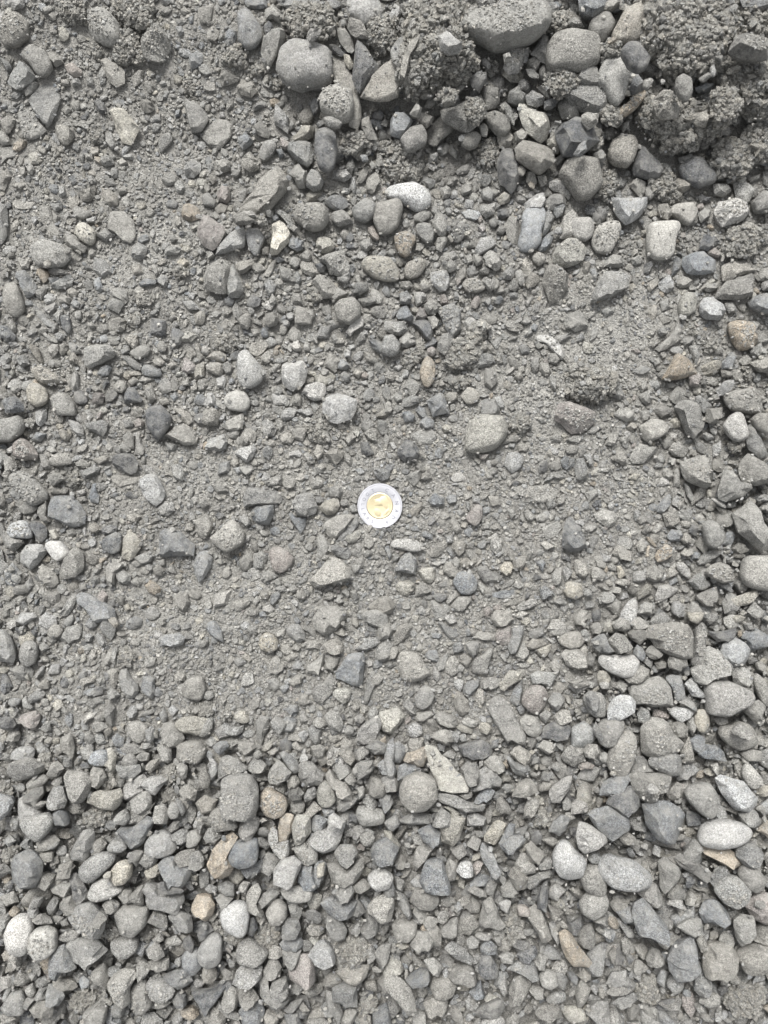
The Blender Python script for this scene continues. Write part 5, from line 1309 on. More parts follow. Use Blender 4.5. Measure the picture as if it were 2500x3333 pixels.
rg 2485 659 -37,0 -7,-34 30,-26 38,27 -26,34#grey rounded pebble above the wedge slab at the right
aw 2348 619 -28,-16 9,-24 32,3 9,21 -21,14
cd 1991 160 -41,-2 -11,-24 35,-17 27,13 -11,28#small crumbly dirt clod above the upright egg shaped stone
ro 1993 133 -16,3 3,-12 18,-5 6,6 -13,10
rw 2108 273 -14,-9 8,-17 19,-9 1,21 -14,13
aw 2080 611 6,37 -32,-8 -17,-27 21,-16 21,14
al 2048 692 -64,-48 57,-48 57,-17 34,13 8,35 -11,43 -30,28 -49,-2#pale grey angular stone to the upper left of the smooth notched stone
rg 1952 703 -24,-10 -5,-25 21,-21 28,-6 13,17 -9,32 -24,13
rg 1894 750 -49,-38 30,-42 41,-8 34,22 11,38 -19,30 -49,0#grey rounded stone right of the big smooth oblong stone
rw 1974 773 -50,-1 -31,-38 6,-53 40,-53 48,-31 40,-1 18,45 3,56 -31,48 -46,26#oval stone covered in coarse grit, left of the smooth stone with a notched side
rw 2163 778 -54,-47 -39,-54 28,-58 47,-54 51,-36 36,-6 32,17 28,51 13,66 -32,66 -54,47 -58,10#smooth squarish grey stone with a notched right side, upper right
rw 2227 697 -51,-7 -36,-30 25,-38 44,-11 36,15 17,38 -5,27 -28,8#dark buff rounded stone above the smooth notched stone, upper right
aw 2166 689 -24,-22 10,-30 25,8 7,31 -20,12
al 2378 695 -55,-5 -43,-36 17,-51 55,-36 62,-5 39,25 -6,40 -25,44 -47,25#pale white topped angular stone at the right near the dirt clod
rw 2294 699 -23,-2 3,-24 22,-17 10,13 -12,28
ad 2307 791 -29,-3 -14,-26 20,-22 39,-7 20,12 -3,27 -33,19
ab 2274 859 -52,-22 -18,-38 15,-41 53,-11 61,11 46,27 -7,38 -41,34 -56,4#faceted pale grey stone with a chipped face, right of the smooth notched stone
ab 2200 866 -12,-3 -5,-33 14,-29 18,4 -1,27 -16,35
ap 2325 825 -24,-7 2,-19 25,4 10,15 -13,8
aw 2083 794 -12,-6 -1,-14 14,5 -1,16
ay 2096 757 -10,-7 9,-11 9,8 -6,12
rw 2073 849 -21,-9 5,-20 21,-1 13,14 -17,14
aw 2001 851 -43,-3 -5,-26 25,-18 40,4 17,23 -36,19
ab 1934 894 -14,-16 1,-24 13,-1 5,25 -6,14
rg 1979 936 -29,-28 -2,-50 47,-50 69,-35 62,2 24,21 -21,40 -47,55 -59,40 -44,2#large flat half buried grey stone with a dark smudge, upper right
aw 2164 901 -18,-8 1,-15 24,0 12,15 -18,7
aw 2123 929 -18,-6 16,-28 23,-6 -7,24 -14,17
aw 2222 919 -19,-11 0,-18 30,-7 22,12 -8,19 -23,4
ry 2059 935 -11,3 1,-19 12,-12 4,11 -7,18
ry 2237 990 -23,-22 -4,-40 22,-37 30,-14 26,24 3,39 -23,42 -30,9#cream rounded stone poking out of the bank at the right
sg 2185 970 -20,-13 -1,-9 14,6 6,17
sg 2211 979 -12,8 -1,-26 11,-11 7,12 -4,16
aw 2125 1017 -16,-3 2,-26 14,-26 14,4 -1,31 -13,19
cw 2426 800 -76,33 -54,-58 14,-58 52,-28 56,3 29,18 7,48 -31,40#lumpy clod of stuck pebbles and dirt near the right edge
ag 2390 944 -63,17 -33,-28 12,-43 58,-58 58,-6 58,24 12,36 -33,32 -67,28#grey wedge shaped slab with one long pointed side at the right
aw 2399 881 -49,-18 -19,-33 41,-33 64,1 26,12 -19,35 -46,35#buff grey angular stone above the wedge slab at the right
rw 2313 934 -24,-7 -1,-18 29,-11 22,12 -5,19 -24,8
rw 2485 896 -26,1 -7,-22 15,-22 30,5 8,20 -19,20
al 2498 929 -20,-6 10,-28 25,17 -13,17
al 2315 1005 -41,-14 -26,-37 5,-37 42,-14 46,9 27,39 -18,35 -37,16#small pale grey stone with a bright white stripe, at the right
ag 2379 1001 -22,-14 8,-18 20,13 -7,20
ab 2478 990 -45,-7 -15,-29 45,-37 53,31 0,31 -34,12#blue grey striped stone at the right edge, below the wedge slab
ro 2425 1092 -60,-41 -23,-52 26,-48 41,4 45,23 23,42 -19,50 -38,23#brown dirt coated block leaning at the right edge
cg 2253 1072 -20,-13 -1,-24 18,2 14,21 -9,17
aw 2185 1097 22,-61 37,-23 33,7 -1,30 -39,48 -54,37 -9,-1 14,-38
ap 2262 1237 -22,-16 16,-20 20,-5 5,21 -18,18#small pinkish white angular pebble at the right, touching a tan slab
ao 2205 1201 -55,35 -44,20 -29,-7 -10,-44 2,-52 39,-25 69,16 39,24 -14,35#tan triangular stone on the right, above the pinkish pebble
ag 2262 1151 -22,-24 9,-28 16,6 5,43 -10,6
ab 2373 1181 -27,2 7,-36 22,-24 14,13 7,21 -23,21#small pale blue grey upright pebble on the right
aw 2368 1215 -22,-13 19,-9 19,10 -18,13
rl 2361 1263 -30,7 -4,-23 26,-27 26,-5 4,22 -23,26
rw 2418 1307 -61,-22 -31,-37 22,-45 67,-7 71,31 30,46 -38,31 -61,0#wide pale dirt coated stone on the right edge above the white pebble
aw 2484 1188 -44,-9 -6,-24 31,-24 31,29 -14,25
cw 2309 1126 -20,-14 11,-26 26,1 3,23 -20,16
ag 2283 1312 -20,-20 -5,-27 37,11 6,33 -16,3
cw 2435 1213 -14,-19 13,-26 13,19 -10,27
rw 2326 1207 -10,-5 5,-16 12,6 -6,14
aw 2095 1258 -17,-3 10,-18 14,4 -5,19
rw 2103 1295 -25,-10 21,-33 21,5 2,24 -17,12
ag 2014 1283 -26,9 4,-32 19,2 4,21
rw 2041 1156 -12,-7 4,-14 11,5 -4,16
aw 2122 1082 -17,7 -2,-12 17,-8 2,14
rg 2157 1080 -18,-6 8,-17 16,9 -7,16
rw 2132 1119 -16,0 10,-15 14,0 -8,15
rg 2139 1179 -12,-7 7,-15 11,8 -8,15
ag 2156 1215 -17,10 -2,-13 13,-13 5,17
aw 1987 1071 -10,-5 5,-12 9,3 -3,14
ab 1995 1109 -11,3 4,-16 8,3 -3,10
rl 1888 1101 -13,-5 6,-20 17,-1 2,14 -13,11
rl 1896 1057 -10,-6 5,-9 9,6 -6,9
cw 1927 1247 -82,-53 -7,-60 61,-22 76,23 23,60 -71,53#dark crumbly dirt clod in fine grit with a dusty pebble beneath, right of centre
rw 1996 1212 -12,-3 7,-10 11,5 -4,9
rw 1926 1025 -17,19 -6,-4 13,-19 9,4
al 1898 1248 -12,-8 7,-8 11,7 -8,10
rg 2017 1321 -21,-6 1,-14 20,2 1,17
ag 2292 1245 -6,-13 12,-2 5,10 -10,6
ag 2246 1370 -51,-44 -32,-21 -17,21 -9,47 10,58 21,39 36,24 43,2 36,-59 -32,-66#large blue grey stone tapering to a blunt lower tip, upper right of the lower half
rl 2398 1392 -41,-9 -18,-39 1,-50 16,-43 27,-5 35,21 27,36 4,44 -18,32 -33,10#bright pale pear shaped stone near the right edge
ag 2456 1436 -27,-12 -23,-45 -12,-57 7,-34 29,3 44,41 22,56 -8,37 -27,11#tall grey leaf shaped stone just right of the bright pale pear shaped one
rw 2484 1375 -36,-11 -14,-30 24,-26 39,12 9,38 -21,19
aw 2320 1354 -27,-28 30,-28 22,10 0,29 -23,18
rw 2129 1402 -51,-15 -13,-38 25,-34 47,-15 44,7 10,30 -20,41 -43,22#large buff stone with a dark lower edge, half sunk in fine grit, right
aw 2034 1351 -38,-2 -16,-28 29,-17 33,9 7,24 -16,13
aw 2170 1438 -24,-6 -5,-21 21,-14 14,17 -5,24
rw 2304 1420 -22,-7 -7,-14 16,-3 19,8 -3,16
rw 2207 1465 -31,-3 -16,-26 15,-18 33,5 15,23 -16,20
rw 2249 1471 -12,-5 -1,-16 14,-5 10,14 -9,14
aw 2020 1490 -36,2 -13,-28 9,-28 21,-5 21,14 9,29 -9,17#grey five sided flat stone with a thin white chip at its right, right side
aw 2094 1477 -46,15 -16,-26 15,-26 45,-22 30,0 0,30 -31,30
aw 2273 1537 -63,-30 -6,-52 39,-60 50,-7 50,23 31,57 -2,46 -44,23 -55,0#large grit covered three cornered stone, right of the coin at the right side
aw 2384 1583 -49,15 -38,-23 -23,-49 -4,-46 26,-15 56,-8 64,7 26,34 -19,49 -42,41#wide buff three cornered stone with a dark spot, right side
aw 2452 1533 -38,27 -35,-26 -16,-52 3,-41 41,-18 56,27 11,42 -19,38#buff grey angular stone below the bright pear shaped stone
ag 1894 1524 -19,36 -19,-32 4,-32 15,-9 19,36
al 1917 1498 -19,-17 7,-21 15,17 -1,21
rw 2173 1542 -15,-12 -4,-20 15,-8 18,11 3,22 -15,11
aw 2202 1556 -11,4 -3,-34 12,-30 12,30 -11,27
ag 2244 1607 -22,-39 -7,-32 23,25 15,32 -7,13
ab 2159 1646 -24,4 -5,-18 21,-41 25,-11 6,20 -5,27 -20,20#pale blue grey leaf shaped stone above a whitish flat stone, right side
aw 2183 1691 -29,-18 1,-25 24,-10 31,8 12,24 -14,24 -22,1#whitish flat stone with ragged edges below the leaf shaped one, right
rl 2343 1639 -35,-19 -8,-15 22,8 22,19 -1,8
aw 2355 1665 -28,-18 10,-7 17,8 2,16
aw 1976 1685 -44,-12 -11,-27 20,-19 35,-4 27,18 4,33 -33,11
rw 2323 1737 -37,-30 -19,-45 4,-41 27,-19 38,4 30,30 4,49 -19,42 -30,11#large plump buff stone with a round lower end, right side
rd 2260 1726 -20,7 -8,-19 11,-15 14,7 3,19
rb 2198 1744 -29,4 -14,-22 16,-18 24,-3 16,19 -14,19
rw 2234 1756 -20,0 -1,-23 18,-8 14,15 -9,15
aw 2092 1689 -21,3 -2,-12 17,-20 13,10 -6,18
aw 2105 1727 -19,3 4,-20 19,3 -4,14
rw 2139 1721 -19,9 0,-18 15,-18 11,5 -8,20
rw 2087 1779 -16,0 -9,-19 7,-23 22,0 7,22 -9,18
ao 2120 1763 -19,-18 -4,-15 22,16 11,19 -11,0
so 2109 1795 -8,17 -4,-16 7,-20 3,17
ro 2159 1802 -28,10 -17,-20 10,-31 25,-20 25,7 2,26 -20,29#cream orange squarish stone topped with grit, lower right
ag 2303 1817 -36,14 -14,-16 17,-27 43,-16 24,3 -6,18 -29,22
ab 2265 1809 -17,-4 2,-15 17,-4 9,11 -13,11
rw 2231 1800 -17,1 -2,-18 13,-6 13,9 -6,12
aw 2030 1804 -42,-3 -19,-29 18,-18 30,8 26,27 -12,16
al 1973 1815 -19,-18 15,-6 15,13 -11,13
rw 1992 1846 -15,-3 0,-15 15,-3 11,12 -12,8
aw 2023 1870 -20,-1 -1,-12 18,3 3,10
rw 2131 1869 -34,0 -7,-30 19,-19 34,-8 19,19 -4,26 -30,11
rl 2225 1855 -26,-20 -3,-27 12,-12 23,14 19,29 -3,18 -22,-1#smooth pale bean shaped stone leaning beside a smaller one, lower right
rw 2185 1866 -16,10 -9,-16 6,-20 25,-1 6,10 -12,18
aw 2281 1894 -41,-2 -18,-21 1,-29 16,-10 35,9 20,24 -14,28#light five sided flat stone below the bean shaped one, lower right
rw 2345 1864 -52,-3 -33,-25 -3,-36 27,-25 39,5 42,31 5,35 -29,20#bowl shaped stone filled with grit and a pebble, lower right
rw 2457 1869 -43,0 -32,-45 -17,-57 58,-57 66,49 21,49 -17,41 -40,19#big smooth buff boulder cut off by the right edge
ag 2414 1907 -27,-8 -4,-31 19,0 15,18 -4,22
ay 2429 1946 -45,6 -12,-9 30,-28 37,-9 19,13 -27,25
rg 2497 1933 -31,-4 -4,-15 26,-11 18,19 -12,11
al 2163 1931 -32,6 -21,-24 13,-28 44,-13 32,2 -9,28 -28,28#pale angular stone with a curved top edge, lower right
ag 2300 1948 -37,-11 -3,-26 35,-38 35,11 12,30 -11,26 -33,4
rl 2205 1983 -21,-5 -14,-24 5,-27 24,-9 24,22 2,29 -17,14
aw 2259 1985 -22,5 -7,-26 15,-18 30,12 -15,27
rl 2051 1996 -33,1 -10,-40 12,-55 27,-40 27,-14 12,31 -3,61 -33,54#tall pale grey stone with angular sides, lower right
aw 1975 1948 -25,0 -10,-23 13,-23 32,-4 21,15 -2,19 -28,11
aw 2006 1921 -18,8 -10,-14 16,-7 12,12
rw 2028 1895 -29,4 -17,-11 13,-11 28,4 5,15
rw 2059 1922 -18,-8 -3,-23 16,0 12,15 -7,15
rw 1914 1929 -16,8 -9,-15 10,-7 14,15
aw 2114 1981 -32,16 -17,-22 17,-18 21,-7 2,9 10,24
ab 2146 1999 -19,-2 0,-21 23,-2 15,13 -19,13
rw 1895 1849 -28,-25 -1,-37 18,-10 21,20 10,35 -20,20
rw 1944 1868 -24,5 -16,-22 6,-22 29,1 21,20 -16,20
aw 2451 1717 -64,-44 -11,-82 19,-67 42,-6 57,69 19,77 -11,39 -49,16#large slab hidden under a layer of pebbles at the right edge
rw 2411 1786 -27,0 -9,-19 14,-15 29,4 6,15 -16,15
rw 2496 1654 -26,0 -3,-19 19,-11 19,19 -11,12
ag 1932 1763 -19,8 -4,-22 15,-18 11,4 -4,27
aw 1929 1607 -28,-2 14,-21 21,-2 -9,25
rg 2144 1514 -20,8 -5,-10 14,-7 14,8
rw 2059 1388 -22,3 -7,-13 16,-9 16,6 -3,14
rg 1929 1400 -24,9 -9,-13 14,-13 18,2 3,13
rw 1961 1390 -14,-3 1,-11 12,1 1,12
aw 1996 1429 -27,18 -8,-20 15,-20 18,-1 0,22
aw 2032 1434 -14,-10 16,-17 13,5 1,17 -14,5
rw 2187 1500 -14,7 -7,-12 12,-8 8,11
rw 2383 1643 -14,0 -3,-11 12,-8 12,7 -7,11
rg 2485 1622 -19,-2 0,-13 23,-5 12,10 -15,10
rw 2440 1633 -19,-1 0,-13 19,-5 15,10 -15,10
aw 1962 1531 -23,-1 -4,-9 26,-5 18,6 -15,6
rw 2192 1952 -16,7 -1,-19 15,-11 11,7 -8,15
cw 2395 1452 -30,-5 0,-20 22,-13 15,14 -8,21
aw 2212 1642 -13,-3 2,-18 13,1 -2,20
rw 1941 2044 -21,-5 -6,-20 9,-20 21,2 9,25 -13,21
ag 1961 2098 -37,-14 -11,-33 8,-33 19,-7 42,24 19,31 -11,24 -29,8
aw 2017 2098 -37,-14 -14,-37 16,-29 39,8 28,24 -6,31 -25,16
rw 2081 2068 -36,-7 -10,-22 20,-18 31,-7 20,12 1,27 -25,12
rw 2081 2032 -29,-1 -6,-23 20,-12 28,7 5,18 -18,14
rw 2023 2035 -27,-4 -5,-23 22,-15 25,11 3,19 -20,11
ay 2036 2058 -10,-12 5,-16 9,15 -3,15
rg 2147 2017 -31,7 -16,-12 14,-24 33,-1 22,14 -23,18
ry 2264 2011 -27,-18 25,-18 18,5 3,20 -20,9
aw 2184 2080 -79,-4 -72,-41 -38,-49 15,-53 49,-45 68,-19 68,11 64,57 38,64 -8,49 -45,26 -60,4#large buff stone heaped with dark crumbs, right edge area of lower half
rg 2275 2104 -27,40 -16,-5 -12,-58 7,-77 26,-65 22,-13 14,48 7,67 -23,63#upright grey finger shaped stone right of the buff stone with crumbs
aw 2309 2169 -61,13 -27,-10 -16,-55 -5,-66 33,-47 71,-2 56,20 11,43 -20,58 -42,43#broad dusty slab behind the pale faceted cube, lower right
al 2387 2128 -41,1 -34,-29 -3,-52 23,-44 53,-14 49,9 30,39 0,43 -30,31 -45,16#pale faceted cube shaped stone, lower right
ab 2455 2083 -45,-7 -30,-29 8,-37 45,-14 53,16 15,27 -15,31 -30,12#dark blue grey stone above the pale faceted cube, right edge
ad 2358 2069 -54,-15 -1,-15 37,-23 37,7 7,22 -23,22
rl 2016 2162 -66,-10 -58,-29 -20,-29 17,-29 47,-29 62,-10 55,20 40,39 10,42 -28,27 -58,5#smooth pale bean shaped stone lying sideways, lower right
ab 2083 2126 -23,3 -8,-27 11,-12 18,11 3,26
rw 2132 2126 -31,-4 -8,-27 22,-4 29,3 7,18 -16,14
aw 2203 2158 -27,-14 -19,-25 30,-14 34,9 11,28 -27,16
rg 2110 2155 -24,-3 -1,-18 17,-3 6,23
aw 2153 2164 -22,-5 1,-16 20,-5 16,10 -14,14
rw 2075 2200 -42,12 -19,-18 11,-33 37,-18 34,4 3,35 -27,20
aw 2415 2202 -28,-28 2,-31 25,-20 33,18 18,29 -20,29 -31,2
rg 2478 2241 -27,-37 -15,-52 7,-29 30,16 30,61 0,46 -23,-6
aw 2113 2256 -61,1 -57,-21 -12,-44 33,-52 56,-36 67,-14 75,39 33,43 -19,39 -50,35 -65,16#large dusty stone with a pebble stuck on it, lower right
rb 2202 2240 -37,-32 -18,-43 12,-39 23,2 27,32 12,44 -3,40 -18,-5#upright rounded grey bar shaped stone, lower right
al 2263 2242 -34,-15 -11,-38 4,-30 15,0 34,23 19,30 -11,23 -19,8
rl 2363 2271 -66,-21 -59,-51 -36,-55 2,-55 39,-40 77,-21 88,1 70,20 32,39 2,58 -28,54 -59,50 -59,16#big pale triangular boulder with rounded corners, lower right
al 2020 2306 -40,34 -36,-4 -21,-34 -2,-45 28,-41 47,-19 43,4 21,27 -9,42 -36,38#very white speckled egg shaped stone, lower right
ab 1932 2285 -27,-20 -4,-35 18,-13 18,25 7,36 -16,10
rw 1938 2293 -40,-21 -18,-43 20,-36 35,-6 31,40 -3,40 -25,24#buff grey rounded pebble left of the very white egg shaped stone
ap 2156 2326 -25,-16 5,-9 24,3 20,14 -25,10
rl 2217 2323 -41,-9 -22,-21 20,-17 42,-6 27,13 -3,28 -26,10#smooth pale lemon shaped stone, beside a small pink chip, lower right
ry 2282 2344 -19,-11 -11,-30 7,-34 22,-19 22,15 7,38 -8,34 -19,11#small upright cream oval stone, lower right
rw 2094 2331 -19,-6 -8,-29 15,-21 22,9 7,28 -16,17
ag 2240 2292 -30,-5 -11,-27 19,-5 27,25 -3,10
aw 2456 2316 -46,-14 -16,-29 14,-36 37,-14 22,32 7,43 -16,17
rw 2348 2342 -25,-2 -6,-13 17,-9 21,6 -6,21
rg 1987 2384 -40,-21 -22,-40 39,-44 42,-21 24,9 9,39 -14,46 -37,31#grey rounded pebble to the lower left of the very white egg shaped stone
ag 1947 2383 -19,-13 -8,-35 3,-13 18,17 11,29 -8,14
aw 2142 2402 -52,-24 -48,-39 -18,-62 12,-58 31,-39 46,-9 76,13 57,44 19,51 -18,62 -48,44 -52,13#wide dirty stone crusted with crumbs, lower right
rw 2212 2376 -28,-6 -13,-25 10,-28 28,-6 25,24 2,28 -21,13
rw 2249 2361 -16,-21 7,-28 18,9 3,32 -12,9
rw 2023 2450 -46,26 -35,-12 -20,-50 3,-68 29,-68 44,-50 44,-12 33,33 10,78 -20,75 -43,48#long plump stone with pitted grit on top, lower right
ab 2269 2417 -25,-9 -2,-24 20,-20 20,-2 2,32 -17,21
ab 2315 2452 -41,1 -18,-29 12,-25 35,-6 50,27 -3,20 -33,12#pale blue grey pointed slab, lower right
rw 2400 2393 -58,0 -50,-27 -13,-30 10,-42 40,-30 63,22 40,37 2,45 -35,26#buff grey rounded stone below the pale triangular boulder
rg 2417 2384 -33,-6 -7,-29 23,-14 31,9 8,24 -18,16
aw 2240 2453 -26,-7 4,-53 19,0 19,30 -18,30
rw 1925 2446 -27,0 -12,-23 18,-23 29,3 10,26 -20,18
rw 1898 2393 -38,-23 7,-45 30,-23 34,15 7,37 -38,37#buff grey rounded pebble to the lower left of the very white egg shaped stone
ag 2170 2485 -54,-9 -31,-32 14,-39 44,-24 48,6 44,36 14,40 -31,21 -50,6#grey angular stone to the lower right of the very white egg shaped stone
ag 2090 2496 -42,17 -27,-32 4,-32 26,-5 45,17 11,17 -19,17
ag 2235 2515 -36,13 -13,-24 9,-32 39,-9 32,6 -6,21 -28,25
aw 2117 2558 -61,-30 -46,-45 -8,-37 29,-37 67,-30 59,1 29,23 22,46 -1,57 -31,38 -54,8#dirty stone with a pale chip lying on it, lower right
al 2123 2569 -18,-3 1,-18 19,-3 8,12 -11,12
ab 1998 2560 -44,14 -25,-17 5,-32 50,-47 50,-24 35,14 5,32 -33,29 -44,29#long blue grey angular stone below the very white egg shaped stone
ad 2033 2612 -56,7 -37,-23 -7,-38 23,-50 45,-23 45,14 15,37 0,52 -30,22#dark grey angular stone above the biggest oblong boulder
rw 2291 2601 -62,-20 -39,-42 -9,-50 21,-50 40,-20 47,10 36,48 21,63 -9,48 -47,10#large plump buff boulder, lower right
al 2400 2581 -69,-45 -50,-56 -13,-45 21,-38 40,-7 63,15 59,38 33,57 -5,53 -28,30 -50,0#white and black speckled stone with a long slanted shape, lower right edge
rw 2448 2530 -31,-9 -23,-39 -8,-43 22,-9 34,13 22,32 0,36 -19,21#smooth upright pear shaped pebble, right edge of lower part
ay 2482 2574 -34,7 -4,-19 26,-15 26,15 -12,15
ap 1910 2494 -24,-3 3,-15 25,-3 18,8 -20,12
ro 1965 2600 -15,-4 4,-15 15,-4 8,11 -11,11
rl 1886 2628 -26,-9 -3,-24 19,-17 27,6 12,21 -26,21
aw 2326 2501 -14,-10 9,-18 16,5 1,20 -10,5
aw 2404 2503 -17,-27 -2,-35 21,10 6,33 -9,18
rw 2446 2458 -36,-5 -13,-20 32,-12 32,18 -13,18
ag 2376 2495 -7,-12 0,-19 11,18 -4,11
rw 2475 2169 -16,-10 3,-17 18,-2 7,20 -12,9
ry 2502 2187 -17,2 -2,-20 13,-5 6,25
ry 2402 2014 -22,-5 0,-13 23,-5 15,10 -15,13
aw 2441 2659 -35,-10 -1,-29 22,-10 37,20 -24,28
rg 2479 2640 -20,-6 -1,-21 14,1 6,24
rw 2026 2240 -15,-5 0,-13 15,2 0,17
rw 1968 2229 -18,-2 -3,-13 16,-9 12,13 -10,13
rw 1902 2121 -19,-15 3,-26 14,-7 11,23 -8,23
rw 1921 2150 -16,2 -1,-25 18,-13 11,17 -12,21
al 1920 2730 -45,-11 -32,-51 8,-44 53,-11 53,8 21,34 -19,48 -38,28#light grey angular stone above the biggest oblong pale boulder, bottom right
aw 2046 2732 -33,-7 -7,-27 19,-7 33,19 -13,19
rg 2070 2682 -24,-16 15,-16 22,17 -11,17
ab 2165 2682 -67,-55 12,-69 58,-29 51,10 25,50 -1,56 -27,37 -54,4#large blue grey angular boulder, lower right
ab 1994 2682 -80,-36 -14,-55 39,-36 58,10 25,30 -1,50 -27,37#dark blue grey cracked stone at the top of the bottom right
rl 2357 2715 -82,17 -68,-23 -36,-42 17,-42 69,-29 89,-10 69,17 30,36 -22,43 -68,36#smooth oval pale boulder near the right edge, bottom right
rl 2027 2844 -80,-7 -73,-40 -54,-60 -8,-53 58,-27 91,6 84,39 45,58 -8,52 -54,32#biggest oblong pale boulder, bottom right
ao 2352 2787 -63,-23 -44,-36 22,-23 48,-3 61,30 35,43 -4,23 -57,-9#long tan weathered stone under the smooth oval boulder, bottom right
ag 2258 2822 -55,-25 -42,-44 -2,-25 37,2 63,21 44,54 -2,21 -42,-5#long grey angular stone right of the biggest oblong boulder
aw 2176 2849 -32,-39 -12,-58 27,-32 40,-12 14,40 -12,60 -25,40#grey wedge with freckled face, bottom right beside the biggest oblong boulder
aw 2256 2782 -33,2 0,-50 26,-31 26,15 6,42 -26,22
al 2120 2915 -41,-6 -9,-52 18,-26 37,33 18,40 -22,14#pale grey angular stone to the lower right of the biggest oblong boulder
ag 2344 2853 -36,10 -9,-23 17,-36 30,-10 17,23 -16,36
rw 2386 2905 -58,-3 -25,-49 14,-49 54,-9 40,30 8,50 -32,30#dirty rounded stone with grit, bottom right
rg 2448 2860 -41,-10 -28,-43 11,-36 38,-4 31,29 11,42 -22,23#pale grey rounded kite shaped stone, bottom right edge
ag 2439 2779 -45,5 -26,-41 14,-34 40,-8 27,38 -13,38#grey angular stone above the pink orange boulder
ap 2483 2956 -57,-8 -30,-41 9,-47 49,-27 49,38 9,51 -30,32#pink orange boulder at the right edge, bottom right
ab 2327 2972 -52,-4 -19,-43 1,-43 34,-11 47,29 21,42 -32,29#pale grey block with a sharp ridge, bottom right
al 2226 2989 -42,-1 -10,-21 30,-41 36,-8 10,38 -23,32#whitish square faced stone, bottom right
aw 2247 3018 -44,-4 -4,-24 35,-24 35,16 9,29 -31,9
ab 2113 3002 -48,-60 -15,-73 25,-21 57,19 51,58 11,51 -34,38 -48,-8#dark blue slate coloured stone with sharp facets, bottom right
ab 2043 2977 -37,-9 3,-29 22,-9 22,24 -10,24
rw 1934 2945 -46,-3 -20,-36 33,-43 46,-10 33,23 -6,43 -39,23#buff grey rounded pebble to the lower left of the biggest oblong boulder
rw 1931 2866 -43,-16 -17,-42 16,-49 36,-3 36,36 3,49 -30,23#buff grey rounded pebble left of the biggest oblong boulder
rw 1955 2994 -27,0 -1,-13 18,-6 12,20
aw 1910 3049 -28,11 -9,-28 11,-42 24,-15 18,37 -15,37
al 2037 3026 -31,-32 -18,-38 28,14 22,27 9,27 -11,1#thin pale stick like stone, bottom right
aw 2423 3025 -36,-31 -10,-50 30,-44 36,9 17,48 -10,55 -29,15#buff grey angular stone to the lower left of the pink orange boulder
ab 2229 3124 -52,2 -39,-31 -13,-58 27,-71 40,-38 40,2 53,28 14,67 -26,61 -45,34#large blue grey boulder with faceted sides, bottom right
aw 2346 3117 -51,-18 -38,-44 2,-44 28,-37 54,-5 54,35 2,61 -51,55#layered grey flat stone with broken edge, bottom right
rw 2461 3118 -61,-6 -35,-25 5,-38 51,-38 57,21 18,40 -35,47#buff grey rounded stone below the pink orange boulder
rg 2286 3202 -24,-4 -11,-37 9,-44 29,-4 22,29 -4,42 -24,22
rg 2198 3204 -28,0 -8,-32 25,-13 18,20 -8,27
rw 2287 3074 -18,-14 -5,-34 15,-1 15,25 -5,25
aw 2133 3121 -28,5 -9,-35 11,-28 31,11 18,24 -22,24#small pale pyramid shaped stone, bottom right
aw 2367 3061 -26,-1 -6,-27 20,-8 20,12 -6,25
ab 1987 3035 -20,-14 6,-41 19,-1 6,31 -14,25
ag 1937 3123 -23,-24 17,-50 36,-37 17,42 -9,55 -36,16#grey angular stone right of the leaning pinkish tan stone
rw 1995 3109 -15,-3 5,-29 11,3 -2,30
ag 2017 3222 -44,9 -24,-11 16,-24 48,-5 29,9 -24,22
ag 2034 3195 -34,9 -28,-23 12,-17 38,9 12,22
cw 2100 3220 -28,11 -15,-42 24,-42 31,11 11,37 -21,24#small crumbly dirt clod to the lower left of the faceted blue grey boulder
al 1936 3221 -15,-4 -2,-17 11,3 5,16
rg 1939 3254 -18,9 -11,-17 15,-10 15,16
ag 1947 3296 -39,0 -19,-26 33,-33 33,27 -6,33
aw 2060 3290 -21,-7 -1,-27 25,-13 12,19 -14,26
ag 2116 3291 -31,-21 -11,-41 2,-1 28,18 22,32 -11,12
ag 2034 3257 -41,13 -15,-13 31,-26 38,0 -15,26
ab 2176 3323 -32,-33 14,-7 40,13 1,26 -25,0
ag 2185 3274 -41,-4 -8,3 31,-24 25,9 -8,16
rw 2312 3254 -37,3 -10,-23 29,-17 29,16 -10,23
rw 2277 3278 -15,-8 5,-15 18,12 -8,12
cw 2416 3242 -55,-11 -16,-51 37,-51 63,-11 37,41 -16,54 -49,28#crumbly dirt clod at the lower right corner
aw 2015 2943 -28,-1 -9,-21 24,-14 24,12 -9,25
rw 2085 3093 -26,-20 7,-20 26,0 7,26 -13,13
rw 2090 3149 -25,3 -5,-17 21,-4 8,16
rg 1935 2795 -21,2 -7,-24 19,-11 19,15 -7,15
rl 2100 2755 -15,3 -2,-10 11,-4 5,9
al 2138 2769 -14,9 -7,-18 13,-11 6,22
al 2200 2937 -30,5 -10,-15 23,-8 16,18
aw 2175 2744 -51,1 -37,-25 15,-12 41,1 41,20 -11,14
rw 2251 2927 -21,15 -2,-25 18,-5 5,15
ag 2154 3181 -16,10 -3,-23 16,-16 3,30
aw 1903 3170 -21,8 -2,-25 25,-5 -2,21
rw 1896 3236 -21,-5 -1,-45 25,-19 12,21 -14,47
ag 2000 3312 -20,-16 6,-29 26,4 6,24 -20,17
cw 2472 2736 -32,-4 -6,-24 27,-11 27,22 -13,15
aw 2492 3045 -39,15 -13,-31 26,-24 26,41
rg 2505 2867 -26,9 13,-43 13,35
aw 2202 2906 -25,-4 1,-30 28,-4 21,23 -25,16"""

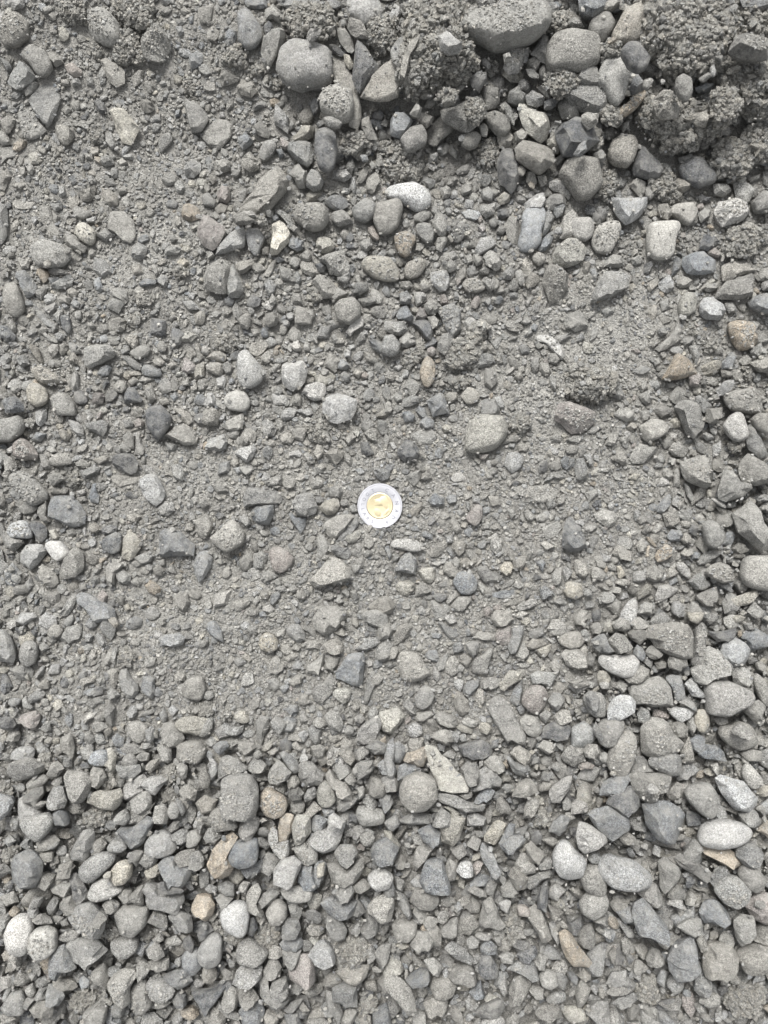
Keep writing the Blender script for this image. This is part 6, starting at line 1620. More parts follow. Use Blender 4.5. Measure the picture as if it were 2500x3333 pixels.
# ---------------------------------------------------------------- helpers
def ico(n):
    t = (1 + 5 ** .5) / 2
    v = [(-1, t, 0), (1, t, 0), (-1, -t, 0), (1, -t, 0), (0, -1, t), (0, 1, t), (0, -1, -t), (0, 1, -t), (t, 0, -1), (t, 0, 1), (-t, 0, -1), (-t, 0, 1)]
    f = [(0, 11, 5), (0, 5, 1), (0, 1, 7), (0, 7, 10), (0, 10, 11), (1, 5, 9), (5, 11, 4), (11, 10, 2), (10, 7, 6), (7, 1, 8),
         (3, 9, 4), (3, 4, 2), (3, 2, 6), (3, 6, 8), (3, 8, 9), (4, 9, 5), (2, 4, 11), (6, 2, 10), (8, 6, 7), (9, 8, 1)]
    v = [np.array(p, float) / np.linalg.norm(p) for p in v]
    for _ in range(n):
        mid, g = {}, []
        def m(a, b):
            k = (min(a, b), max(a, b))
            if k not in mid:
                p = v[a] + v[b]; mid[k] = len(v); v.append(p / np.linalg.norm(p))
            return mid[k]
        for a, b, c in f:
            x, y, z = m(a, b), m(b, c), m(c, a)
            g += [(a, x, z), (b, y, x), (c, z, y), (x, y, z)]
        f = g
    return np.array(v), np.array(f, np.int32)
ICO = [ico(i) for i in range(6)]

def make_mesh(name, V, F, col, mat, sharp=None, smooth=True):
    me = bpy.data.meshes.new(name)
    nv, nf = len(V), len(F)
    k = F.shape[1]
    me.vertices.add(nv); me.vertices.foreach_set('co', np.ascontiguousarray(V, np.float32).ravel())
    me.loops.add(nf * k); me.loops.foreach_set('vertex_index', np.ascontiguousarray(F, np.int32).ravel())
    me.polygons.add(nf); me.polygons.foreach_set('loop_start', np.arange(0, nf * k, k, dtype=np.int32))
    me.polygons.foreach_set('use_smooth', np.full(nf, smooth, bool))
    me.update(calc_edges=True)
    if col is not None:
        c = np.asarray(col, np.float32)
        if c.ndim == 1: c = np.tile(c, (nv, 1))
        at = me.color_attributes.new('tint', 'FLOAT_COLOR', 'POINT')
        at.data.foreach_set('color', np.ascontiguousarray(c, np.float32).ravel())
    if sharp: me.set_sharp_from_angle(angle=math.radians(sharp))
    me.materials.append(mat)
    return me

def link(name, me, parent=None, loc=(0, 0, 0)):
    o = bpy.data.objects.new(name, me); SC.collection.objects.link(o)
    o.location = loc
    if parent is not None: o.parent = parent
    return o

class Pile:                     # collects many small pieces into one mesh
    def __init__(self): self.V, self.F, self.C, self.n = [], [], [], 0
    def add(self, V, F, c):
        self.V.append(V); self.F.append(F + self.n); self.n += len(V)
        c = np.asarray(c)
        self.C.append(np.tile(c, (len(V), 1)) if c.ndim == 1 else c)
    def build(self, name, mat, sharp=None, parent=None, smooth=True, loc=(0, 0, 0)):
        V = np.concatenate(self.V) - np.array(loc)
        o = link(name, make_mesh(name, V, np.concatenate(self.F), np.concatenate(self.C), mat, sharp, smooth), parent, loc)
        return o

_w = []
for o_ in range(6):
    _w.append(rng.normal(size=(7, 3)) * 1.0 * 1.9 ** o_)
def noise3(P, base, octs=4, seed=0.0, rough=0.55):   # P (n,3) in metres, base = features per metre
    out = np.zeros(len(P))
    amp = 1.0
    for o_ in range(octs):
        k = _w[o_] * base
        out += amp * np.sin(P @ k.T + seed * (1 + np.arange(7)) * 1.7 + o_).sum(1) / 3.2
        amp *= rough
    return out

# ---------------------------------------------------------------- materials
def stone_material(name, mot=1.0, bump=1.0, fine=1300.0, dusty=0.35):
    m = bpy.data.materials.new(name); m.use_nodes = True
    n, l = m.node_tree.nodes, m.node_tree.links
    b = n['Principled BSDF']
    b.inputs['Roughness'].default_value = 0.92
    b.inputs['Specular IOR Level'].default_value = 0.25
    tc = n.new('ShaderNodeTexCoord')
    at = n.new('ShaderNodeAttribute'); at.attribute_name = 'tint'
    def noise(scale, det, rough=0.6):
        x = n.new('ShaderNodeTexNoise'); x.inputs['Scale'].default_value = scale
        x.inputs['Detail'].default_value = det; x.inputs['Roughness'].default_value = rough
        l.new(tc.outputs['Object'], x.inputs['Vector']); return x
    def ramp(src, a, bb, ca, cb):
        x = n.new('ShaderNodeMapRange'); x.inputs['From Min'].default_value = a; x.inputs['From Max'].default_value = bb
        x.inputs['To Min'].default_value = ca; x.inputs['To Max'].default_value = cb
        l.new(src, x.inputs['Value']); return x.outputs[0]
    def mul(c, f):
        x = n.new('ShaderNodeMix'); x.data_type = 'RGBA'; x.blend_type = 'MULTIPLY'; x.inputs[0].default_value = 1
        l.new(c, x.inputs[6]); l.new(f, x.inputs[7]); return x.outputs[2]
    big = noise(110, 4); mid = noise(480, 5); spk = noise(fine, 4, 0.75)
    col = mul(at.outputs['Color'], ramp(big.outputs['Fac'], 0.3, 0.7, 1 - .20 * mot, 1 + .20 * mot))
    col = mul(col, ramp(mid.outputs['Fac'], 0.3, 0.7, 1 - .30 * mot, 1 + .30 * mot))
    # speckle strength is the fourth channel of the tint
    s1 = ramp(spk.outputs['Fac'], 0.40, 0.60, -1, 1)
    mm = n.new('ShaderNodeMath'); mm.operation = 'MULTIPLY_ADD'; l.new(s1, mm.inputs[0]); l.new(at.outputs['Alpha'], mm.inputs[1]); mm.inputs[2].default_value = 1
    col = mul(col, mm.outputs[0])
    # settled dust in patches
    dn = noise(150, 6, 0.7)
    dm = n.new('ShaderNodeMix'); dm.data_type = 'RGBA'
    l.new(ramp(dn.outputs['Fac'], 0.42, 0.68, 0, dusty * 2), dm.inputs[0]); l.new(col, dm.inputs[6])
    dm.inputs[7].default_value = (0.30, 0.293, 0.270, 1)
    l.new(dm.outputs[2], b.inputs['Base Color'])
    # relief: pits, grain
    bn1 = noise(380, 6, 0.7); bn2 = noise(1300, 4, 0.75)
    add = n.new('ShaderNodeMath'); add.operation = 'MULTIPLY_ADD'; l.new(bn2.outputs['Fac'], add.inputs[0]); add.inputs[1].default_value = 0.7; l.new(bn1.outputs['Fac'], add.inputs[2])
    vo = n.new('ShaderNodeTexVoronoi'); vo.inputs['Scale'].default_value = 900; l.new(tc.outputs['Object'], vo.inputs['Vector'])
    ad2 = n.new('ShaderNodeMath'); ad2.operation = 'MULTIPLY_ADD'; l.new(ramp(vo.outputs['Distance'], 0.0, 0.35, -1, 0), ad2.inputs[0]); ad2.inputs[1].default_value = 0.16; l.new(add.outputs[0], ad2.inputs[2])
    bp = n.new('ShaderNodeBump'); bp.inputs['Strength'].default_value = 1.0; bp.inputs['Distance'].default_value = 0.0022 * bump
    l.new(ad2.outputs[0], bp.inputs['Height']); l.new(bp.outputs[0], b.inputs['Normal'])
    return m
M_STONE = stone_material('stone_surface', 1.0, 1.0)
M_SMOOTH = stone_material('smooth_stone_surface', 0.7, 0.45, dusty=0.22)
M_DIRT = stone_material('dirt_surface', 0.8, 1.5, dusty=0.3)
M_GRIT = stone_material('grit_surface', 0.6, 0.5, dusty=0.15)

def metal(name, col, rough, noise_amt=0.1):
    m = bpy.data.materials.new(name); m.use_nodes = True
    n, l = m.node_tree.nodes, m.node_tree.links; b = n['Principled BSDF']
    b.inputs['Metallic'].default_value = 0.9
    tc = n.new('ShaderNodeTexCoord'); x = n.new('ShaderNodeTexNoise'); x.inputs['Scale'].default_value = 900; x.inputs['Detail'].default_value = 5
    l.new(tc.outputs['Object'], x.inputs['Vector'])
    mr = n.new('ShaderNodeMapRange'); mr.inputs['To Min'].default_value = rough - .08; mr.inputs['To Max'].default_value = rough + .12
    l.new(x.outputs['Fac'], mr.inputs['Value']); l.new(mr.outputs[0], b.inputs['Roughness'])
    mx = n.new('ShaderNodeMix'); mx.data_type = 'RGBA'; mx.inputs[6].default_value = (*[c * (1 - noise_amt) for c in col], 1); mx.inputs[7].default_value = (*col, 1)
    l.new(x.outputs['Fac'], mx.inputs[0]); l.new(mx.outputs[2], b.inputs['Base Color'])
    bp = n.new('ShaderNodeBump'); bp.inputs['Strength'].default_value = .15; bp.inputs['Distance'].default_value = .00001
    l.new(x.outputs['Fac'], bp.inputs['Height']); l.new(bp.outputs[0], b.inputs['Normal'])
    return m

TONE = dict(g=(.225, .223, .212), w=(.255, .249, .230), b=(.195, .201, .203), d=(.125, .127, .128), l=(.305, .303, .292),
            y=(.325, .313, .276), p=(.275, .252, .234), o=(.30, .264, .215), e=(.34, .330, .300))
def tint(t, r, spk=None):
    c = np.array(TONE[t]) * (1 + .12 * r.normal())
    c = c * (1 + np.array([.012, 0, -.016]) * r.normal())
    s = abs(r.normal()) * .20 + .28 if spk is None else spk
    return np.array([*np.clip(c, .03, .75), min(s, .6)])

# ---------------------------------------------------------------- terrain height, in photo coordinates u (0..1 left to right) and v (0..1 top to bottom)
def sst(a, b, x):
    t = np.clip((x - a) / (b - a), 0, 1); return t * t * (3 - 2 * t)
def terrain_uv(u, v):
    z = 0.040 * sst(.55, 1.05, u) * sst(.24, -.02, v)
    z = z + 0.012 * sst(.16, -.02, v)
    z = z + 0.010 * sst(.25, -.05, u) * sst(.2, 0, v)
    z = z + 0.014 * np.exp(-(((u - .55) / .13) ** 2 + ((v - .06) / .05) ** 2))
    z = z - 0.004 * np.exp(-(((u - .45) / .35) ** 2 + ((v - .45) / .18) ** 2))
    z = z + 0.004 * sst(.70, .80, v) - 0.014 * sst(.82, 1.05, v)
    z = z - 0.010 * sst(.90, 1.08, u) * sst(.3, .6, v)
    z = z + 0.0045 * np.exp(-(((u - .2) / .10) ** 2 + ((v - .26) / .07) ** 2))
    z = z + 0.0022 * np.sin(u * 19 + 3 * np.sin(v * 11)) * np.sin(v * 23 + 1.3) + 0.0012 * np.sin(u * 47 + v * 31) * np.sin(v * 53 - u * 17)
    return z
def loose_uv(u, v):              # 0 = packed fines, 1 = loose heap of stones
    l = sst(.66, .80, v)
    l = np.maximum(l, .75 * sst(.62, .85, u) * sst(.50, .66, v))
    l = np.maximum(l, .55 * sst(.80, .98, u) * sst(.25, .4, v))
    l = np.maximum(l, .55 * sst(.26, .12, v) * sst(.30, .45, u))
    l = np.maximum(l, .40 * sst(.20, .02, u) * sst(.28, .36, v))
    l = np.maximum(l, .30 * np.exp(-(((u - .45) / .25) ** 2 + ((v - .30) / .12) ** 2)))
    return np.clip(l, 0.03, 1)
def to_xy(px, py): return (px - 1250) * MM, (1666.5 - py) * MM
def to_uv(x, y): return x / MM / 2500 + .5, .5 - y / MM / 3333

RES = 0.0005
XM, YM = FW / 2 + 0.035, FH / 2 + 0.035
NX, NY = int(2 * XM / RES), int(2 * YM / RES)
gx = -XM + (np.arange(NX) + .5) * RES; gy = -YM + (np.arange(NY) + .5) * RES
GX, GY = np.meshgrid(gx, gy)
Z0 = terrain_uv(*to_uv(GX, GY)).astype(np.float32)
LOOSE_ = LOOSE = loose_uv(*to_uv(GX, GY)).astype(np.float32)
Z0 -= .007 * LOOSE_
Zt = Z0.copy(); COV = np.zeros((NY, NX), bool)
def ij(x, y):
    return (np.clip(((np.asarray(y) + YM) / RES).astype(int), 0, NY - 1), np.clip(((np.asarray(x) + XM) / RES).astype(int), 0, NX - 1))

# ---------------------------------------------------------------- stones
TH = np.linspace(-math.pi, math.pi, 181)
def polar(P, sig):               # radius of the outline as a function of angle about the origin
    n = len(P); r = np.zeros(180)
    for i, t in enumerate(TH[:-1]):
        d = np.array([math.cos(t), math.sin(t)]); best = 0
        a = P; e = np.roll(P, -1, 0) - P
        den = d[0] * e[:, 1] - d[1] * e[:, 0]
        with np.errstate(divide='ignore', invalid='ignore'):
            s = (a[:, 0] * e[:, 1] - a[:, 1] * e[:, 0]) / den
            u = (a[:, 0] * d[1] - a[:, 1] * d[0]) / den
        ok = (s > 0) & (u >= -1e-6) & (u <= 1 + 1e-6) & np.isfinite(s)
        r[i] = s[ok].max() if ok.any() else 0
    r[r <= 0] = r[r > 0].min() if (r > 0).any() else 1e-3
    k = np.exp(-.5 * (np.arange(-15, 16) * 2 / sig) ** 2); k /= k.sum()
    return np.convolve(np.concatenate([r[-15:], r, r[:15]]), k, 'valid')
def rp(r, th): return np.interp(th, TH, np.append(r, r[0]))

def stone_shape(P, kind, hz, lvl, r_):
    """points of a stone whose outline seen from above is P (metres, about the origin) and half height hz"""
    D, F = ICO[lvl]
    sig = 6.0 if kind == 'r' else 2.0
    rad = polar(P, sig)
    w, E = np.linalg.eigh(np.cov(P.T) + 1e-12 * np.eye(2))
    if np.linalg.det(E) < 0: E[:, 0] *= -1
    a = np.sqrt(np.maximum(w, 1e-12)) * 1.45
    d = np.empty_like(D); d[:, :2] = (D[:, :2] * a) @ E.T; d[:, 2] = D[:, 2] * hz
    d /= np.linalg.norm(d, axis=1)[:, None]
    th = np.arctan2(d[:, 1], d[:, 0]); cph = np.hypot(d[:, 0], d[:, 1]); sph = np.abs(d[:, 2])
    n = {'r': 2.5, 's': 6.0, 'a': 7.0, 'c': 2.6}[kind]
    rho = ((cph / rp(rad, th)) ** n + (sph / hz) ** n) ** (-1 / n)
    if kind != 'c':
        p = 20 if kind == 'r' else 40
        pts = d * rho[:, None]
        acc = rho ** -p
        planes = []
        if kind == 'a':
            e = np.roll(P, -1, 0) - P; mid = (P + np.roll(P, -1, 0)) / 2
            sg = 1 if np.dot(P[:, 0], np.roll(P[:, 1], -1)) - np.dot(P[:, 1], np.roll(P[:, 0], -1)) > 0 else -1
            for q in range(len(P)):
                ln_ = math.hypot(*e[q])
                if ln_ < .25 * a[1]: continue
                el = math.radians(r_.uniform(18, 62))
                nx_, ny_ = sg * e[q, 1] / ln_, -sg * e[q, 0] / ln_
                nn = np.array([nx_ * math.cos(el), ny_ * math.cos(el), math.sin(el)])
                h = nn @ np.array([mid[q, 0], mid[q, 1], hz * r_.uniform(-.1, .45)])
                if h > .25 * a[0]: planes.append((nn, h))
            for _ in range(r_.integers(2, 5)):
                az = r_.uniform(0, 2 * math.pi); tl = math.radians(r_.uniform(4, 34))
                nn = np.array([math.sin(tl) * math.cos(az), math.sin(tl) * math.sin(az), math.cos(tl)])
                planes.append((nn, hz * r_.uniform(.72, 1.0) * math.cos(tl) + .25 * a[0] * math.sin(tl)))
        else:
            for _ in range(r_.integers(4, 8) if kind == 'r' else 3):
                az = r_.uniform(0, 2 * math.pi)
                tl = math.radians(r_.uniform(8, 48) if kind == 'r' else r_.uniform(2, 10))
                nn = np.array([math.sin(tl) * math.cos(az), math.sin(tl) * math.sin(az), math.cos(tl)])
                planes.append((nn, (pts @ nn).max() * r_.uniform(.78, .95)))
        for nn, h in planes: acc += (np.maximum(d @ nn, 0) / h) ** p
        rho = acc ** (-1 / p)
    V = d * rho[:, None]
    R = math.sqrt(a[0] * a[1])
    amp = {'r': .030, 'a': .030, 's': .025, 'c': .12}[kind]
    f = {'r': .6, 'a': 1.0, 's': 1.0, 'c': 2.0}[kind]
    oc = {1: 1, 2: 2, 3: 3, 4: 4, 5: 5}.get(lvl, 3)
    nz = noise3(V, f / R, oc, r_.uniform(0, 50), .6)
    if kind == 'c': nz = .6 - 1.6 * np.abs(nz) + .5 * noise3(V, 420, 3, r_.uniform(0, 50), .7)
    V = V + d * (nz * amp * R)[:, None] * np.array([.7, .7, 1.0])
    return V, F, rad

def subdivide(V, F):
    n = len(V)
    E = np.concatenate([F[:, [0, 1]], F[:, [1, 2]], F[:, [2, 0]]]); E.sort(axis=1)
    key = E[:, 0].astype(np.int64) * n + E[:, 1]
    u, inv = np.unique(key, return_inverse=True)
    mid = (V[u // n] + V[u % n]) / 2
    m = inv.reshape(3, -1) + n; a, b, c = F.T
    return np.concatenate([V, mid]), np.concatenate([np.stack(q, 1) for q in ((a, m[0], m[2]), (b, m[1], m[0]), (c, m[2], m[1]), (m[0], m[1], m[2]))]).astype(np.int32)
def relax(V, F, w):
    S = np.zeros_like(V); N = np.zeros(len(V))
    for a, b in ((0, 1), (1, 2), (2, 0)):
        np.add.at(S, F[:, a], V[F[:, b]]); np.add.at(N, F[:, a], 1)
    return V * (1 - w) + w * S / np.maximum(N, 1)[:, None]
def broken_stone(P, kind, hz, sub, r_, worn=.18):
    """a broken stone: the traced outline as its widest ring, a chipped upper ring on a tilted top face"""
    x, y = P.T
    if np.dot(x, np.roll(y, -1)) - np.dot(y, np.roll(x, -1)) < 0: P = P[::-1]
    R = math.sqrt(abs(np.dot(P[:, 0], np.roll(P[:, 1], -1)) - np.dot(P[:, 1], np.roll(P[:, 0], -1))) / 2 / math.pi)
    if sub > 0:
        Q = []
        for q in range(len(P)):
            a, b = P[q], P[(q + 1) % len(P)]; e = b - a; L_ = math.hypot(*e)
            Q.append(a * r_.uniform(.97, 1.03))
            if L_ > .85 * R:
                t_ = r_.uniform(.35, .65); Q.append(a + e * t_ + np.array([e[1], -e[0]]) * r_.uniform(-.05, .09))
        P = np.array(Q)
    n = len(P)
    s0 = r_.uniform(.52, .80) if kind == 'a' else (.88 if kind == 's' else r_.uniform(.6, .78))
    si = s0 * r_.uniform(.88, 1.12, n)
    chip = r_.random(n) < (.20 if sub < 2 else .10); si[chip] *= .66
    si = np.minimum(si, .94)
    tl = r_.normal(size=2) * (.30 if kind == 'a' else .10 if kind == 's' else .15)
    up = P * si[:, None] + r_.normal(size=(n, 2)) * .035 * R
    def top(q): return np.clip(hz * .85 + q @ tl, .30 * hz, 1.35 * hz)
    zu = top(up); zu[chip] *= r_.uniform(.75, 1.1)
    zm = hz * r_.uniform(-.30, .30, n)
    cen = r_.normal(size=2) * .22 * R
    zc_ = float(top(cen[None])[0]) + hz * (r_.uniform(-.03, .30 if sub < 2 else .14) if kind == 'a' else .04)
    V = np.concatenate([np.c_[P * .72, np.full(n, -hz)], np.c_[P, zm], np.c_[up, zu], [[cen[0], cen[1], zc_]], [[0, 0, -hz]]])
    F = []
    for a in range(n):
        b = (a + 1) % n
        for l0 in (0, n):
            if r_.random() < .5: F += [(l0 + a, l0 + b, l0 + n + b), (l0 + a, l0 + n + b, l0 + n + a)]
            else: F += [(l0 + a, l0 + b, l0 + n + a), (l0 + b, l0 + n + b, l0 + n + a)]
        F += [(2 * n + a, 2 * n + b, 3 * n), (b, a, 3 * n + 1)]
    F = np.array(F, np.int32)
    sd = r_.uniform(0, 50)
    for k_ in range(sub):
        V, F = subdivide(V, F)
        V = relax(V, F, worn if kind != 'r' else .5)
        nz = noise3(V, (.7, 1.3, 2.4)[min(k_, 2)] / R, 2, sd + k_, .6)
        d = V / (np.linalg.norm(V, axis=1)[:, None] + 1e-9)
        V = V + d * (nz * R * (.036, .026, .016)[min(k_, 2)])[:, None]
    if sub:
        V[:, :2] *= (1.02, 1.035, 1.04)[min(sub, 3) - 1] if kind != 'r' else 1.07
    return V, F

rows = []
for ln in DATA.split('\n'):
    lab = ''
    if '#' in ln: ln, lab = ln.split('#', 1)
    t = ln.split()
    P = np.array([[float(q) for q in p.split(',')] for p in t[3:]])
    x, y = P.T; A = .5 * abs(np.dot(x, np.roll(y, -1)) - np.dot(y, np.roll(x, -1)))
    rows.append((t[0][0], t[0][1], int(t[1]), int(t[2]), P, A, lab))
TOPS = ('brightest cream white spear', 'long flat grey slab', 'very white speckled', 'pale cream slab')
rows.sort(key=lambda r: (r[6].startswith(TOPS), r[0] != 's', -r[5]))
COIN = (1236.6, 1646.6)

def stamp(cx, cy, rad, ztop, hz, n, cover=True):
    R = rad.max()
    j0, j1 = max(0, int((cx - R + XM) / RES)), min(NX, int((cx + R + XM) / RES) + 2)
    i0, i1 = max(0, int((cy - R + YM) / RES)), min(NY, int((cy + R + YM) / RES) + 2)
    if j1 <= j0 or i1 <= i0: return None
    X = GX[i0:i1, j0:j1] - cx; Y = GY[i0:i1, j0:j1] - cy
    q = np.hypot(X, Y) / rp(rad, np.arctan2(Y, X))
    m = q < 1
    return slice(i0, i1), slice(j0, j1), m, q

# ---------------------------------------------------------------- loose gravel between the traced stones, largest first
POW = np.zeros((NY, NX), np.float32)
for a_, b_, sa_, sb_, w_ in ((.78, .33, .10, .05, 1), (.70, .39, .13, .05, .8), (.20, .25, .09, .04, .9), (.25, .47, .08, .03, .6), (.55, .43, .10, .03, .5), (.22, .60, .16, .05, .45), (.03, .30, .05, .06, .5), (.52, .62, .06, .03, .4)):
    _u, _v = to_uv(GX, GY); POW = np.maximum(POW, w_ * np.exp(-((_u - a_) / sa_) ** 2 - ((_v - b_) / sb_) ** 2))
PROTO = []
for k in range(60):
    r_ = np.random.default_rng(900 + k)
    n = r_.integers(4, 8); ang = np.sort(r_.uniform(0, 2 * math.pi, n)) if k % 3 else np.linspace(0, 2 * math.pi, n, endpoint=False) + r_.normal(size=n) * .15
    if np.diff(np.append(ang, ang[0] + 2 * math.pi)).max() > 2.2: ang = np.linspace(0, 2 * math.pi, n, endpoint=False)
    el = r_.uniform(.55, 1)
    Pp = np.stack([np.cos(ang), np.sin(ang) * el], 1) * r_.uniform(.75, 1.15, (n, 1))
    kd = 'r' if k % 6 == 0 else 'a'
    sh = {}
    hz_ = r_.uniform(.36, .66)
    for lv in (0, 1, 2):
        if kd == 'r' and lv: V, F, rad = stone_shape(Pp, kd, hz_, lv, np.random.default_rng(77 + k))
        else: V, F = broken_stone(Pp, 's' if k % 7 == 5 else 'a', hz_ * (.55 if k % 7 == 5 else 1), max(lv - 1, 0), np.random.default_rng(77 + k)); rad = None
        sh[lv] = (V, F)
    PROTO.append((sh, rad))
pebbles = Pile()
rg = random.Random(5)
def fill(Rm, tries, lvl, dens, cov_ok, lift, pile):
    xs = rng.uniform(-XM, XM, tries); ys = rng.uniform(-YM, YM, tries)
    sz = Rm * rng.uniform(.75, 1.3, tries); u = rng.random(tries)
    ii, jj = ij(xs, ys)
    L = LOOSE[ii, jj]
    ok = u < (dens[0] + (dens[1] - dens[0]) * L) * (1 - .85 * POW[ii, jj] * (Rm < .005))
    cnt = 0
    ring = [(math.cos(a) * .8, math.sin(a) * .8) for a in np.linspace(0, 2 * math.pi, 8, endpoint=False)]
    for q in np.where(ok)[0]:
        x, y, s = xs[q], ys[q], sz[q]
        i, j = ii[q], jj[q]
        if COV[i, j]: continue
        c = 0
        for dx, dy in ring:
            a = int((y + dy * s + YM) / RES); b = int((x + dx * s + XM) / RES)
            if 0 <= a < NY and 0 <= b < NX and COV[a, b]: c += 1
        if c > cov_ok: continue
        sh, rad = PROTO[rng.integers(60)]
        V, F = sh[lvl]
        t = rng.uniform(0, 2 * math.pi); ca, sa = math.cos(t), math.sin(t)
        Vr = V * s * np.array([1, rng.uniform(.75, 1.1), rng.uniform(.7, 1.1)])
        tl = rng.normal(size=2) * .25 * float(L[q] + .2)
        Vr = np.stack([Vr[:, 0] * ca - Vr[:, 1] * sa, Vr[:, 0] * sa + Vr[:, 1] * ca, Vr[:, 2]], 1)
        Vr[:, 2] += tl[0] * Vr[:, 0] + tl[1] * Vr[:, 1]
        z = float(Zt[i, j]) + s * (.24 + lift * float(L[q]))
        k = 'gwwwgbgdlywgwgwl'[rng.integers(16)] if rng.random() < .97 else 'pow'[rng.integers(3)]
        pile.add(Vr + np.array([x, y, z]), F, tint(k, rng))
        i0, i1 = max(0, int((y - s + YM) / RES)), min(NY, int((y + s + YM) / RES) + 1)
        j0, j1 = max(0, int((x - s + XM) / RES)), min(NX, int((x + s + XM) / RES) + 1)
        dd = ((GX[i0:i1, j0:j1] - x) ** 2 + (GY[i0:i1, j0:j1] - y) ** 2) / (s * s)
        m = dd < .72
        COV[i0:i1, j0:j1] |= m
        sub = Zt[i0:i1, j0:j1]; sub[m] = np.maximum(sub[m], z + s * .5 * np.sqrt(1 - dd[m]))
        cnt += 1
    return cnt
# the lower layer of the heap, seen only in the gaps between the upper stones
fill(.0068, 9000, 1, (-.6, 1.0), 1, .3, pebbles)
fill(.0048, 9000, 1, (-.6, 1.0), 3, .3, pebbles)
COV[:] = False

gravel_pile, clod_pile = Pile(), Pile()
top_things = []
GROUP = 'stones lying on the gravel ground'
def crumbs(pile, V, F, n, rmin, rmax, r_, tone='w', rise=.3, spread=9.0, up=.05):
    D1, F1 = ICO[1]; D0, F0 = ICO[0]
    a, b, c = V[F[:, 0]], V[F[:, 1]], V[F[:, 2]]
    nn = np.cross(b - a, c - a); ar = np.linalg.norm(nn, axis=1) + 1e-12; nz = nn[:, 2] / ar
    cen = (a + b + c) / 3; o = V.mean(0)
    ext = np.abs(V[:, :2] - o[:2]).max()
    w = ar * (nz > up) * np.exp(-((np.hypot(*(cen[:, :2] - o[:2]).T) / (ext * spread)) ** 2))
    if w.sum() <= 0: return
    pick = r_.choice(len(F), n, p=w / w.sum())
    for q in pick:
        u_, v_ = r_.random(2)
        if u_ + v_ > 1: u_, v_ = 1 - u_, 1 - v_
        P0 = a[q] + (b[q] - a[q]) * u_ + (c[q] - a[q]) * v_
        s_ = rmin * (rmax / rmin) ** (r_.random() ** 2.0)
        d_, f_ = (D1, F1) if s_ > .0030 else (D0, F0)
        v = d_ * (1 + .28 * r_.normal(size=(len(d_), 1))) * s_ * r_.uniform(.6, 1.25, 3)
        pile.add(v + P0 + nn[q] / ar[q] * s_ * rise, f_, tint(tone if r_.random() < .85 else 'g', r_))

